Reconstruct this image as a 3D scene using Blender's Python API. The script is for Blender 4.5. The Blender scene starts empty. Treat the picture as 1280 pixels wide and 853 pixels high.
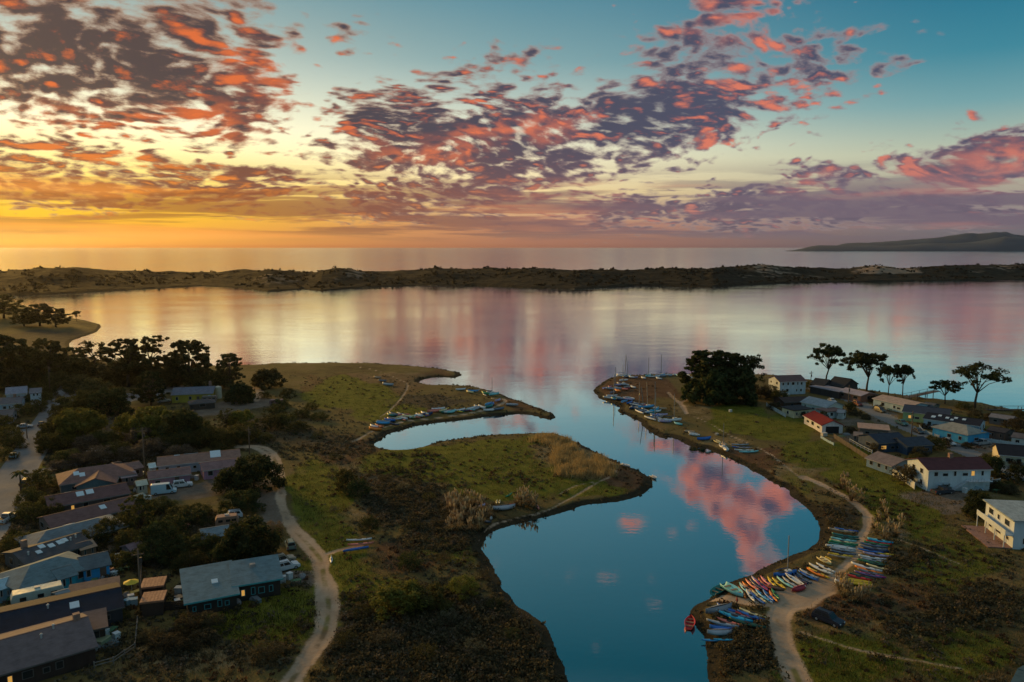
import bpy, bmesh, math, random
import numpy as np
from mathutils import Vector, Matrix, noise as mnoise

random.seed(7)
rng = np.random.default_rng(7)
SC = bpy.context.scene
COL = SC.collection
R = math.radians

# ------------------------------------------------------------------ camera
F = 950.0                      # focal length in pixels of the 1280 px wide photograph
H = 60.0                       # height of the drone above the water
PITCH = math.atan(119.4 / F)
cam_d = bpy.data.cameras.new('camera')
cam_d.sensor_width = 36.0
cam_d.lens = 36.0 * F / 1280.0
cam_d.clip_start = 0.5
cam_d.clip_end = 120000.0
cam = bpy.data.objects.new('camera', cam_d)
COL.objects.link(cam)
cam.location = (0, 0, H)
cam.rotation_euler = (math.pi / 2 - PITCH, 0, 0)
SC.camera = cam
CP, SP = math.cos(PITCH), math.sin(PITCH)

def ray(px, py):
    u = (px - 640.0) / F
    v = (py - 426.5) / F
    return (u, CP - v * SP, -SP - v * CP)

def G(px, py, z=1.0):
    """point at height z seen at a place of the photograph"""
    d = ray(px, py)
    t = (H - z) / max(-d[2], 1e-4)
    return Vector((d[0] * t, d[1] * t, z))

def AE(px, py):
    d = ray(px, py)
    return math.atan2(d[0], d[1]), math.atan2(d[2], math.hypot(d[0], d[1]))

def lin(c):
    """sRGB 0..255 -> linear"""
    out = []
    for v in c[:3]:
        v = v / 255.0
        out.append(v / 12.92 if v <= 0.04045 else ((v + 0.055) / 1.055) ** 2.4)
    return (out[0], out[1], out[2], 1.0)

# ------------------------------------------------------------------ colour management
SC.view_settings.view_transform = 'Standard'
SC.view_settings.look = 'None'
SC.view_settings.gamma = 1.0
SC.view_settings.exposure = 0.0
SC.render.engine = 'CYCLES'
SC.cycles.use_denoising = True
SC.cycles.max_bounces = 6
SC.cycles.diffuse_bounces = 2
SC.cycles.glossy_bounces = 3
SC.cycles.transmission_bounces = 2
SC.cycles.volume_bounces = 0
SC.cycles.caustics_reflective = False
SC.cycles.caustics_refractive = False

# ------------------------------------------------------------------ world: dusk sky with altocumulus
SUN_AZ = -R(42.0)              # left of the view, outside the frame
SUN_EL = R(12.0)
GLOW_AZ = -R(33.0)             # where the horizon glows brightest
world = bpy.data.worlds.new('World')
SC.world = world
world.use_nodes = True
world.cycles.sampling_method = 'MANUAL'
world.cycles.sample_map_resolution = 512
WN, WL = world.node_tree.nodes, world.node_tree.links
WN.clear()

class NT:
    """tiny helper that wires nodes of one tree"""
    def __init__(self, nodes, links):
        self.n, self.l = nodes, links
    def node(self, t, **kw):
        nd = self.n.new(t)
        for k, v in kw.items():
            setattr(nd, k, v)
        return nd
    def put(self, sock, v):
        if v is None:
            return
        if isinstance(v, bpy.types.NodeSocket):
            self.l.new(v, sock)
        else:
            sock.default_value = v
    def math(self, op, a, b=None, c=None, clamp=False):
        nd = self.node('ShaderNodeMath', operation=op, use_clamp=clamp)
        self.put(nd.inputs[0], a); self.put(nd.inputs[1], b); self.put(nd.inputs[2], c)
        return nd.outputs[0]
    def vmath(self, op, a, b=None, out=0):
        nd = self.node('ShaderNodeVectorMath', operation=op)
        self.put(nd.inputs[0], a); self.put(nd.inputs[1], b)
        return nd.outputs[out]
    def comb(self, x, y, z=0.0):
        nd = self.node('ShaderNodeCombineXYZ')
        self.put(nd.inputs[0], x); self.put(nd.inputs[1], y); self.put(nd.inputs[2], z)
        return nd.outputs[0]
    def sep(self, v):
        nd = self.node('ShaderNodeSeparateXYZ'); self.put(nd.inputs[0], v)
        return nd.outputs[0], nd.outputs[1], nd.outputs[2]
    def smooth(self, v, a, b, lo=0.0, hi=1.0, kind='SMOOTHSTEP'):
        nd = self.node('ShaderNodeMapRange', interpolation_type=kind, clamp=True)
        self.put(nd.inputs[0], v); self.put(nd.inputs[1], a); self.put(nd.inputs[2], b)
        self.put(nd.inputs[3], lo); self.put(nd.inputs[4], hi)
        return nd.outputs[0]
    def mix(self, f, a, b, blend='MIX'):
        nd = self.node('ShaderNodeMix', data_type='RGBA', blend_type=blend)
        self.put(nd.inputs[0], f); self.put(nd.inputs[6], a); self.put(nd.inputs[7], b)
        return nd.outputs[2]
    def noise(self, vec, scale, detail=4.0, rough=0.5, dist=0.0, col=False, w=None):
        nd = self.node('ShaderNodeTexNoise')
        self.put(nd.inputs['Vector'], vec); self.put(nd.inputs['Scale'], scale)
        self.put(nd.inputs['Detail'], detail); self.put(nd.inputs['Roughness'], rough)
        self.put(nd.inputs['Distortion'], dist)
        return nd.outputs[1 if col else 0]
    def ramp(self, f, stops, mode='LINEAR'):
        nd = self.node('ShaderNodeValToRGB')
        cr = nd.color_ramp; cr.interpolation = mode
        while len(cr.elements) < len(stops):
            cr.elements.new(0.5)
        for e, (p, c) in zip(cr.elements, stops):
            e.position = p; e.color = c if len(c) == 4 else (*c, 1.0)
        self.put(nd.inputs[0], f)
        return nd.outputs[0]

def build_sky():
    T = NT(WN, WL)
    tc = T.node('ShaderNodeTexCoord').outputs['Generated']
    d = T.vmath('NORMALIZE', tc)
    x, y, z = T.sep(d)
    A = T.math('ARCTAN2', x, y)
    E = T.math('ARCSINE', z)
    zp = T.math('MAXIMUM', z, 0.0)
    # angle round the compass from the sun, 0..pi
    dA = T.math('ABSOLUTE', T.math('SUBTRACT', A, GLOW_AZ))
    dA = T.math('PINGPONG', dA, math.pi)
    t = T.math('SQRT', zp)
    def st(deg):
        return math.sqrt(max(0.0, math.sin(R(deg))))
    def rp(stops):
        return T.ramp(t, [(st(e), lin(c)) for e, c in stops], 'LINEAR')
    sunward = rp([(0, (216, 112, 0)), (0.8, (248, 160, 0)), (2.0, (255, 194, 4)), (3.8, (255, 214, 84)), (5.5, (255, 236, 150)), (8, (255, 248, 206)),
                  (12, (205, 214, 198)), (17, (140, 172, 175)), (30, (40, 104, 120)), (90, (156, 166, 170))])
    middle = rp([(0, (166, 102, 86)), (0.5, (178, 114, 96)), (1.5, (206, 140, 110)), (4, (250, 222, 160)), (7, (252, 246, 210)),
                 (10.5, (184, 200, 190)), (13, (136, 172, 176)), (17, (98, 148, 164)), (30, (24, 92, 110)), (90, (156, 166, 170))])
    away = rp([(0, (92, 92, 108)), (0.5, (104, 102, 114)), (1.5, (128, 120, 128)), (3.5, (176, 166, 150)), (6, (192, 200, 176)),
               (9, (120, 168, 174)), (12, (66, 140, 160)), (16, (38, 118, 146)), (30, (16, 84, 104)), (90, (156, 166, 170))])
    f1 = T.smooth(dA, 0.06, 0.64)
    f2 = T.smooth(dA, 0.50, 1.15)
    base = T.mix(f2, T.mix(f1, sunward, middle), away)

    # the clear gaps near the hidden sun are far brighter than paper white
    hot = T.math('MULTIPLY', T.smooth(dA, 1.0, 0.05), T.math('MULTIPLY', T.smooth(E, R(2.2), R(5)), T.smooth(E, R(15), R(8))))
    base = T.mix(1.0, base, T.comb(*[T.math('ADD', 1.0, T.math('MULTIPLY', hot, 0.22))] * 3), 'MULTIPLY')
    # ---- cloud layer, seen in perspective
    k = T.math('DIVIDE', 1.0, T.math('ADD', zp, 0.28))
    P = T.comb(T.math('MULTIPLY', x, k), T.math('MULTIPLY', y, k), 0.0)
    warp = T.noise(P, 1.3, 2.0, 0.5, col=True)
    P = T.vmath('ADD', P, T.vmath('MULTIPLY', T.vmath('SUBTRACT', warp, (0.5, 0.5, 0.5)), (0.32, 0.32, 0.0)))
    sunv = (math.sin(GLOW_AZ), math.cos(GLOW_AZ), 0.0)

    def cloudnoise(v):
        vr = T.node('ShaderNodeMapping', vector_type='TEXTURE')
        T.put(vr.inputs[0], v)
        vr.inputs['Rotation'].default_value = (0, 0, R(28))
        vr.inputs['Scale'].default_value = (1.15, 1.0, 1.0)
        q = vr.outputs[0]
        a = T.noise(q, 14.5, 6.0, 0.60)
        b = T.noise(q, 3.2, 3.0, 0.5)
        vo = T.node('ShaderNodeTexVoronoi', feature='SMOOTH_F1')
        T.put(vo.inputs['Vector'], T.vmath('ADD', q, T.vmath('MULTIPLY', T.noise(q, 7.0, 2.0, 0.5, col=True), (0.16, 0.16, 0.0))))
        vo.inputs['Scale'].default_value = 21.0
        vo.inputs['Smoothness'].default_value = 0.55
        vo.inputs['Randomness'].default_value = 0.9
        cell = T.math('SUBTRACT', 1.0, T.math('MULTIPLY', vo.outputs['Distance'], 1.15))
        o = T.math('ADD', T.math('MULTIPLY', a, 0.55), T.math('MULTIPLY', b, 0.24))
        return T.math('ADD', o, T.math('MULTIPLY', cell, 0.23))

    n0 = cloudnoise(P)
    n1 = cloudnoise(T.vmath('ADD', P, tuple(0.06 * c for c in sunv)))

    aev = T.comb(A, E, 0.0)
    # the large wisps bend the cloud masses' outlines
    w2 = T.noise(T.vmath('MULTIPLY', aev, (1.0, 2.0, 1.0)), 9.0, 3.0, 0.55, col=True)
    aew = T.vmath('ADD', aev, T.vmath('MULTIPLY', T.vmath('SUBTRACT', w2, (0.5, 0.5, 0.5)), (0.16, 0.07, 0.0)))
    def blob(px, py, rx, ry, rot, amp, soft=0.15, warped=True):
        a, e = AE(px, py)
        m = T.node('ShaderNodeMapping', vector_type='TEXTURE')
        T.put(m.inputs[0], aew if warped else aev)
        m.inputs['Location'].default_value = (a, e, 0)
        m.inputs['Rotation'].default_value = (0, 0, R(rot))
        m.inputs['Scale'].default_value = (rx / F, ry / F, 1.0)
        ln = T.vmath('LENGTH', m.outputs[0], out=1)
        return T.smooth(ln, 1.0, soft, 0.0, amp)
    def union(lst):
        o = lst[0]
        for q in lst[1:]:
            o = T.math('MAXIMUM', o, q)
        return o
    cov = union([blob(*b) for b in CLOUDS])
    # everywhere else a thin scatter, denser overhead
    scatter = T.smooth(E, R(26), R(55), 0.0, 0.38)
    cov = T.math('MAXIMUM', cov, scatter)
    thr = T.math('SUBTRACT', 0.685, T.math('MULTIPLY', cov, 0.29))
    dens = T.math('SUBTRACT', n0, thr)
    alpha = T.smooth(dens, -0.05, T.math('ADD', 0.085, T.math('MULTIPLY', T.math('MAXIMUM', T.math('SUBTRACT', cov, 1.0), 0.0), 0.30)))
    # lit where the cloud thins out towards the sun
    dens1 = T.math('SUBTRACT', n1, thr)
    edge = T.math('SUBTRACT', dens, dens1)
    streak = T.noise(T.comb(T.math('MULTIPLY', A, 5.0), T.math('MULTIPLY', E, 17.0), 0.0), 1.0, 4.0, 0.55, 0.4)
    lit = T.smooth(T.math('ADD', T.math('MULTIPLY', edge, 0.85), T.math('MULTIPLY', T.math('SUBTRACT', streak, 0.5), 0.62)), 0.045, 0.21)
    lit = T.math('MULTIPLY', lit, T.smooth(dens, -0.02, 0.06, 0.25, 0.95))
    glow = union([blob(*b) for b in GLOWS])
    lit = T.math('MAXIMUM', lit, T.math('MULTIPLY', glow, T.smooth(n1, 0.62, 0.40)))
    core = T.smooth(dens, 0.0, 0.13)

    el01 = T.smooth(E, 0.0, R(17), kind='LINEAR')
    fa = T.smooth(dA, 0.10, 0.95)
    shade_lo = T.mix(fa, lin((140, 80, 58)), lin((104, 94, 112)))
    shade_hi = T.mix(fa, lin((74, 66, 72)), lin((80, 84, 106)))
    shade = T.mix(T.smooth(E, R(2), R(9)), shade_lo, shade_hi)
    thin = T.mix(fa, lin((176, 134, 108)), lin((158, 140, 142)))
    shade = T.mix(core, thin, shade)
    lit_lo = T.mix(fa, lin((255, 158, 40)), lin((196, 128, 122)))
    lit_hi = T.mix(fa, lin((240, 116, 58)), lin((238, 132, 104)))
    litc = T.mix(T.smooth(E, R(1.5), R(8)), lit_lo, lit_hi)
    ccol = T.mix(T.math('MULTIPLY', lit, T.smooth(E, R(13), R(20), 0.92, 0.75)), shade, litc)
    sky = T.mix(alpha, base, ccol)

    # ---- low bands of stratus above the horizon
    bv = T.comb(T.math('MULTIPLY', A, 2.0), T.math('MULTIPLY', E, 34.0), 0.0)
    bn = T.noise(bv, 1.7, 5.0, 0.55, 0.3)
    bandw = T.math('MULTIPLY', T.smooth(E, R(0.1), R(0.9)), T.smooth(E, R(6.5), R(2.6)))
    bandw = T.math('MULTIPLY', bandw, T.smooth(dA, 0.0, 0.9, 0.75, 0.92))
    band = T.math('MULTIPLY', T.smooth(bn, 0.43, 0.52), bandw)
    bcol = T.mix(fa, lin((140, 66, 26)), lin((116, 102, 118)))
    bcol = T.mix(T.smooth(T.noise(bv, 1.1, 3.0, 0.5), 0.48, 0.66), bcol, T.mix(fa, lin((250, 150, 50)), lin((178, 122, 118))))
    sky = T.mix(band, sky, bcol)

    # ---- the sky model itself
    ns = T.node('ShaderNodeTexSky', sky_type='NISHITA')
    ns.sun_disc = False
    ns.sun_elevation = SUN_EL
    ns.sun_rotation = SUN_AZ
    ns.air_density = 1.2
    ns.dust_density = 2.0
    ns.ozone_density = 1.5
    b1 = T.node('ShaderNodeBackground'); T.put(b1.inputs[0], T.mix(T.math('MAXIMUM', T.math('MULTIPLY', T.math('MAXIMUM', alpha, band), 0.995), 0.985), ns.outputs[0], (0, 0, 0, 1))); b1.inputs[1].default_value = 0.05
    b2 = T.node('ShaderNodeBackground'); T.put(b2.inputs[0], sky); b2.inputs[1].default_value = 0.93
    ad = T.node('ShaderNodeAddShader'); T.l.new(b1.outputs[0], ad.inputs[0]); T.l.new(b2.outputs[0], ad.inputs[1])
    out = T.node('ShaderNodeOutputWorld'); T.l.new(ad.outputs[0], out.inputs[0])

# px, py, rx, ry, rotation, amount: cloud masses where the photograph has them
CLOUDS = [
    (120, 60, 340, 150, 0, 1.06), (270, 110, 180, 110, -10, 1.06), (40, 195, 200, 60, 0, 1.05),
    (270, 228, 230, 46, 0, 1.1), (100, 245, 170, 34, 0, 0.9),
    (490, 165, 180, 110, 0, 1.08), (620, 175, 250, 110, 8, 1.14), (800, 150, 340, 110, 14, 1.12),
    (970, 110, 230, 90, 14, 0.92), (900, 45, 170, 60, 10, 0.85), (935, -40, 140, 64, 0, 1.02),
    (450, 40, 80, 50, 0, 0.6), (1060, 45, 120, 40, 0, 0.62), (1250, 195, 210, 58, 4, 1.35),
    (1040, 225, 140, 34, 0, 0.9), (560, 250, 330, 52, 2, 1.0), (900, 262, 460, 44, 2, 1.0), (1200, 262, 200, 40, 0, 1.0),
    (600, 100, 240, 60, 10, 0.7), (985, -118, 120, 46, 50, 0.92), (800, -70, 130, 40, 10, 0.48), (860, -190, 150, 36, 10, 0.46), (700, -150, 160, 40, 0, 0.45),
    (300, -90, 300, 80, 0, 0.8),
]
GLOWS = [
    (935, -10, 150, 50, 0, 1.0), (950, -60, 140, 84, 0, 0.8), (985, -120, 110, 50, 50, 0.85), (1240, 205, 130, 40, 4, 1.0), (1000, 235, 60, 22, 0, 0.9),
    (640, 160, 120, 26, 8, 0.9), (180, 150, 200, 28, 0, 0.9), (330, 90, 80, 60, 0, 0.7), (520, 190, 120, 20, 0, 0.8), (690, 255, 110, 40, 0, 0.8),
    (240, 255, 120, 20, 0, 0.6),
]
build_sky()

# ------------------------------------------------------------------ sun, low and behind thin cloud
sun_d = bpy.data.lights.new('sun', 'SUN')
sun_d.energy = 3.0
sun_d.angle = R(12.0)
sun_d.color = (1.0, 0.55, 0.12)
sun = bpy.data.objects.new('sun', sun_d)
COL.objects.link(sun)
_dir = Vector((math.sin(SUN_AZ) * math.cos(SUN_EL), math.cos(SUN_AZ) * math.cos(SUN_EL), math.sin(SUN_EL)))
sun.rotation_euler = (-_dir).to_track_quat('-Z', 'Y').to_euler()

# ================================================================== helpers
def tag(o, label=None, cat=None, group=None, kind=None):
    if label: o['label'] = label
    if cat: o['category'] = cat
    if group: o['group'] = group
    if kind: o['kind'] = kind
    return o

def link(name, me, mat=None, parent=None):
    o = bpy.data.objects.new(name, me)
    COL.objects.link(o)
    if mat is not None and me is not None and len(me.materials) == 0:
        me.materials.append(mat)
    if parent is not None:
        o.parent = parent
    return o

def empty(name, loc, rz=0.0):
    o = bpy.data.objects.new(name, None)
    o.empty_display_size = 0.5
    COL.objects.link(o)
    o.location = loc
    o.rotation_euler = (0, 0, rz)
    return o

def np_mesh(name, v, faces, smooth=False, attrs=None):
    """mesh from numpy arrays; faces is an (n,k) array"""
    v = np.asarray(v, dtype=np.float32); faces = np.asarray(faces, dtype=np.int32)
    me = bpy.data.meshes.new(name)
    k = faces.shape[1]
    me.vertices.add(len(v)); me.vertices.foreach_set('co', v.ravel())
    me.loops.add(faces.size); me.loops.foreach_set('vertex_index', faces.ravel())
    me.polygons.add(len(faces))
    me.polygons.foreach_set('loop_start', np.arange(0, faces.size, k, dtype=np.int32))
    me.polygons.foreach_set('loop_total', np.full(len(faces), k, dtype=np.int32))
    if smooth:
        me.polygons.foreach_set('use_smooth', np.ones(len(faces), dtype=bool))
    me.update(calc_edges=True)
    for nm, a in (attrs or {}).items():
        a = np.asarray(a, dtype=np.float32)
        at = me.attributes.new(nm, 'FLOAT_COLOR', 'POINT')
        if a.shape[1] == 3:
            a = np.concatenate([a, np.ones((len(a), 1), np.float32)], 1)
        at.data.foreach_set('color', a.ravel())
    return me

class MB:
    """collects boxes, prisms and tubes into one mesh"""
    def __init__(self):
        self.v, self.f = [], []
    def add(self, vs, fs):
        b = len(self.v)
        self.v += [tuple(p) for p in vs]
        self.f += [tuple(i + b for i in q) for q in fs]
    def box(self, x0, x1, y0, y1, z0, z1):
        self.add([(x0, y0, z0), (x1, y0, z0), (x1, y1, z0), (x0, y1, z0), (x0, y0, z1), (x1, y0, z1), (x1, y1, z1), (x0, y1, z1)],
                 [(0, 3, 2, 1), (4, 5, 6, 7), (0, 1, 5, 4), (1, 2, 6, 5), (2, 3, 7, 6), (3, 0, 4, 7)])
        return self
    def slab(self, quad, th):
        """a thick plate whose top face is the quad (counter-clockwise seen from outside)"""
        q = [Vector(p) for p in quad]
        n = (q[1] - q[0]).cross(q[2] - q[0]).normalized() * th
        self.add([p for p in q] + [p - n for p in q],
                 [(0, 1, 2, 3), (7, 6, 5, 4), (0, 4, 5, 1), (1, 5, 6, 2), (2, 6, 7, 3), (3, 7, 4, 0)])
        return self
    def tube(self, pts, rad, n=6):
        pts = [Vector(p) for p in pts]
        rings = []
        for i, p in enumerate(pts):
            a = pts[max(i - 1, 0)]; b = pts[min(i + 1, len(pts) - 1)]
            t = (b - a).normalized()
            up = Vector((0, 0, 1)) if abs(t.z) < 0.9 else Vector((1, 0, 0))
            s = t.cross(up).normalized(); w = s.cross(t)
            r = rad[i] if isinstance(rad, (list, tuple)) else rad
            rings.append([p + (s * math.cos(2 * math.pi * j / n) + w * math.sin(2 * math.pi * j / n)) * r for j in range(n)])
        vs = [q for rg in rings for q in rg]
        fs = []
        for i in range(len(rings) - 1):
            for j in range(n):
                fs.append((i * n + j, i * n + (j + 1) % n, (i + 1) * n + (j + 1) % n, (i + 1) * n + j))
        fs.append(tuple(range(n))[::-1]); fs.append(tuple(range((len(rings) - 1) * n, len(rings) * n)))
        self.add(vs, fs)
        return self
    def mesh(self, name, smooth=False):
        me = bpy.data.meshes.new(name)
        me.from_pydata(self.v, [], self.f)
        if smooth:
            for p in me.polygons: p.use_smooth = True
        me.update()
        return me
    def obj(self, name, mat, parent=None, smooth=False):
        return link(name, self.mesh(name, smooth), mat, parent)

def lattice(shape_seed):
    r = np.random.default_rng(shape_seed)
    return r.random((256, 256)).astype(np.float32)
_LAT = [lattice(s) for s in range(6)]
def vnoise(x, y, seed=0):
    L = _LAT[seed % 6]
    xi = np.floor(x).astype(int); yi = np.floor(y).astype(int)
    fx = x - xi; fy = y - yi
    fx = fx * fx * (3 - 2 * fx); fy = fy * fy * (3 - 2 * fy)
    a = L[xi & 255, yi & 255]; b = L[(xi + 1) & 255, yi & 255]; c = L[xi & 255, (yi + 1) & 255]; d = L[(xi + 1) & 255, (yi + 1) & 255]
    return a + (b - a) * fx + (c - a) * fy + (a - b - c + d) * fx * fy
def fbm(x, y, scale, octv=4, seed=0, gain=0.5):
    s = 0; amp = 1; tot = 0
    for i in range(octv):
        s = s + amp * vnoise(x / scale + 17.3 * i + seed * 5.1, y / scale - 9.7 * i, seed + i)
        tot += amp; amp *= gain; scale *= 0.5
    return s / tot
def sstep(a, b, x):
    t = np.clip((x - a) / (b - a), 0, 1)
    return t * t * (3 - 2 * t)

def catmull(pts, sub=3, closed=False):
    pts = [np.array(p, float) for p in pts]
    out = []
    n = len(pts)
    rngi = range(n if closed else n - 1)
    for i in rngi:
        p0 = pts[(i - 1) % n] if closed else pts[max(i - 1, 0)]
        p1 = pts[i]; p2 = pts[(i + 1) % n]
        p3 = pts[(i + 2) % n] if closed else pts[min(i + 2, n - 1)]
        for j in range(sub):
            t = j / sub
            out.append(0.5 * ((2 * p1) + (-p0 + p2) * t + (2 * p0 - 5 * p1 + 4 * p2 - p3) * t * t + (-p0 + 3 * p1 - 3 * p2 + p3) * t ** 3))
    if not closed:
        out.append(pts[-1])
    return out

def seg_dist(X, Y, line, closed=False):
    D = np.full(X.shape, 1e9)
    n = len(line)
    for i in range(n if closed else n - 1):
        ax, ay = line[i][0], line[i][1]; bx, by = line[(i + 1) % n][0], line[(i + 1) % n][1]
        dx, dy = bx - ax, by - ay
        L2 = dx * dx + dy * dy + 1e-9
        t = np.clip(((X - ax) * dx + (Y - ay) * dy) / L2, 0, 1)
        d = (X - ax - t * dx) ** 2 + (Y - ay - t * dy) ** 2
        np.minimum(D, d, out=D)
    return np.sqrt(D)

def inside(X, Y, poly):
    c = np.zeros(X.shape, bool)
    n = len(poly)
    for i in range(n):
        x1, y1 = poly[i][0], poly[i][1]; x2, y2 = poly[(i + 1) % n][0], poly[(i + 1) % n][1]
        if y1 == y2: continue
        cond = ((y1 > Y) != (y2 > Y)) & (X < (x2 - x1) * (Y - y1) / (y2 - y1) + x1)
        c ^= cond
    return c

# ================================================================== shorelines (from the photograph, laid on the water plane)
SHORE_W = [(-60, 366), (0, 372), (40, 386), (80, 396), (112, 402), (128, 408), (120, 416), (96, 424), (86, 432), (100, 444), (150, 452), (230, 457), (300, 457), (345, 455), (400, 454),
    (440, 454), (482, 456), (544, 461), (575, 467), (568, 473), (551, 471), (530, 473), (522, 476), (527, 480), (551, 482), (579, 482),
    (620, 491), (654, 503), (685, 514), (695, 520), (689, 524), (675, 522), (658, 518), (640, 518), (613, 521), (584, 524.5), (554, 528), (524, 532),
    (495, 540), (478, 551), (474, 556), (489, 561), (513, 560), (548, 553), (592, 546), (640, 542), (695, 541), (726, 557), (761, 572), (795, 586),
    (816, 601), (812, 615), (782, 627), (744, 632), (709, 641), (661, 655), (627, 663), (613, 677), (611, 692), (623, 718), (640, 745),
    (668, 770), (682, 787), (695, 814), (712, 853), (730, 910), (750, 1000), (760, 1100)]
SHORE_E = [(900, 1100), (892, 1000), (890, 900), (885, 853), (881, 830), (881, 812), (875, 795), (864, 782), (862, 767), (868, 759), (887, 750), (893, 742), (910, 731),
    (935, 721), (960, 711), (985, 698), (1010, 688), (1021, 678), (1024, 664), (1017, 645), (1001, 629), (986, 618), (975, 608), (953, 594), (937, 584),
    (919, 576), (904, 570), (886, 562), (868, 559), (846, 549), (834, 545), (830, 547), (815, 539), (804, 533), (801, 528), (788, 521), (775, 516), (769, 507), (759, 503),
    (747, 497), (741, 488), (759, 476), (772, 471), (803, 470), (832, 468), (860, 468), (910, 467), (960, 469), (1010, 474), (1060, 482), (1092, 488),
    (1142, 496), (1215, 502), (1250, 509), (1290, 516), (1400, 534), (1600, 560)]
def ground_line(pts, sub=3):
    w = [G(p[0], p[1], 0.0) for p in pts]
    return catmull([(p.x, p.y) for p in w], sub)
west = ground_line(SHORE_W); east = ground_line(SHORE_E)
POLY_W = west + [(-100.0, 40.0), (-1200.0, 40.0), (-1200.0, 930.0)]
POLY_E = [(60.0, 40.0)] + east + [(900.0, 250.0), (900.0, 40.0)]

def shore_sd(X, Y):
    d = np.minimum(seg_dist(X, Y, west), seg_dist(X, Y, east))
    ins = inside(X, Y, POLY_W) | inside(X, Y, POLY_E)
    sd = np.where(ins, d, -d)
    jit = (fbm(X, Y, 7.0, 3, 2) - 0.5) * 2.6 + (fbm(X, Y, 26.0, 2, 4) - 0.5) * 3.0
    fade = np.exp(-(sd / 12.0) ** 2) * np.clip(0.55 + np.abs(Y) / 500.0, 0, 1.25)
    return sd + jit * fade

def height_from_sd(X, Y, sd):
    rel = (fbm(X, Y, 22.0, 3, 1) - 0.5) * 0.7 + (fbm(X, Y, 5.0, 2, 3) - 0.5) * 0.22
    up = 0.75 * sstep(0.0, 3.5, sd) + 0.35 * sstep(3.0, 16.0, sd)
    h = np.where(sd > 0, up + rel * sstep(1.0, 9.0, sd), sd * 0.3)
    return np.maximum(h, -1.2)

def ground_z(x, y):
    X = np.array([float(x)]); Y = np.array([float(y)])
    return float(height_from_sd(X, Y, shore_sd(X, Y))[0])

def at(px, py):
    """ground point seen at a place of the photograph"""
    p = G(px, py, 1.0)
    z = ground_z(p.x, p.y)
    p = G(px, py, max(z, 0.0))
    return Vector((p.x, p.y, ground_z(p.x, p.y)))

# ------------------------------------------------------------------ ways: name, width in metres, points, hardness (0 dirt, 1 asphalt)
WAYS = [
    ('street', 9.0, [(92, 484), (84, 492), (70, 515), (54, 540), (40, 565), (20, 600), (0, 640), (-40, 700), (-120, 830)], 1),
    ('street', 7.0, [(985, 486), (1020, 490), (1056, 500), (1090, 517), (1120, 532), (1160, 549), (1200, 566), (1250, 587), (1330, 618), (1420, 650)], 1),
    ('driveway', 3.6, [(36, 598), (70, 590), (100, 584), (165, 576), (190, 572)], 1),
    ('parking_lot', 15.0, [(168, 500), (190, 494), (212, 490)], 1),
    ('driveway', 4.0, [(40, 543), (28, 541), (14, 545)], 1),
    ('dirt_road', 3.3, [(300, 562), (322, 563), (338, 572), (347, 588), (350, 610), (352, 632), (362, 660), (384, 685), (400, 705), (406, 735), (411, 765), (406, 798), (390, 825), (368, 855), (345, 900)], 0),
    ('dirt_yard', 13.0, [(225, 622), (250, 622), (280, 612)], 2),
    ('dirt_yard', 9.0, [(336, 612), (338, 636), (345, 655)], 2),
    ('dirt_yard', 20.0, [(268, 515), (310, 507)], 2),
    ('footpath', 3.4, [(318, 505), (326, 494), (318, 488)], 0),
    ('footpath', 1.4, [(402, 702), (425, 694), (450, 688)], 0),
    ('footpath', 1.2, [(440, 556), (451, 551), (465, 543), (494, 533), (512, 529), (560, 523.5), (584, 520), (606, 515.5), (625, 510), (632, 505), (627, 501)], 0),
    ('footpath', .7, [(450, 462), (470, 466), (500, 478), (510, 485), (501, 502), (487, 517), (474, 526)], 0),
    ('footpath', .6, [(747, 566), (761, 580), (770, 591), (764, 600), (747, 608), (709, 629), (685, 641), (640, 652), (618, 658), (605, 668), (601, 682), (604, 692)], 0),
    ('footpath', .5, [(745, 607), (720, 612), (700, 622)], 0),
    ('footpath', 1.9, [(1004, 600), (1030, 612), (1058, 627), (1078, 642), (1085, 652), (1083, 666), (1073, 682), (1070, 696), (1056, 714), (1040, 728)], 0),
    ('dirt_road', 6.4, [(1036, 733), (1012, 747), (985, 758)], 0),
    ('dirt_road', 3.4, [(988, 758), (974, 775), (976, 800), (983, 826), (996, 856), (1015, 900)], 0),
    ('footpath', 2.4, [(985, 762), (948, 760), (912, 754), (889, 750)], 0),
    ('footpath', .45, [(1084, 668), (1110, 678), (1142, 688), (1200, 712)], 0),
    ('footpath', .45, [(1000, 798), (1040, 811), (1076, 822), (1140, 834), (1200, 846)], 0),
    ('footpath', 1.8, [(834, 493), (843, 502), (851, 509), (858, 521)], 0),
    ('footpath', .5, [(858, 521), (886, 533), (908, 546), (930, 556), (956, 568), (986, 590), (1004, 604)], 0),
    ('footpath', 1.4, [(868, 497), (858, 503), (850, 508)], 0),
]
WAY_LINES = []
for nm, w, pts, hard in WAYS:
    WAY_LINES.append(ground_line(pts, 3))

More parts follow.
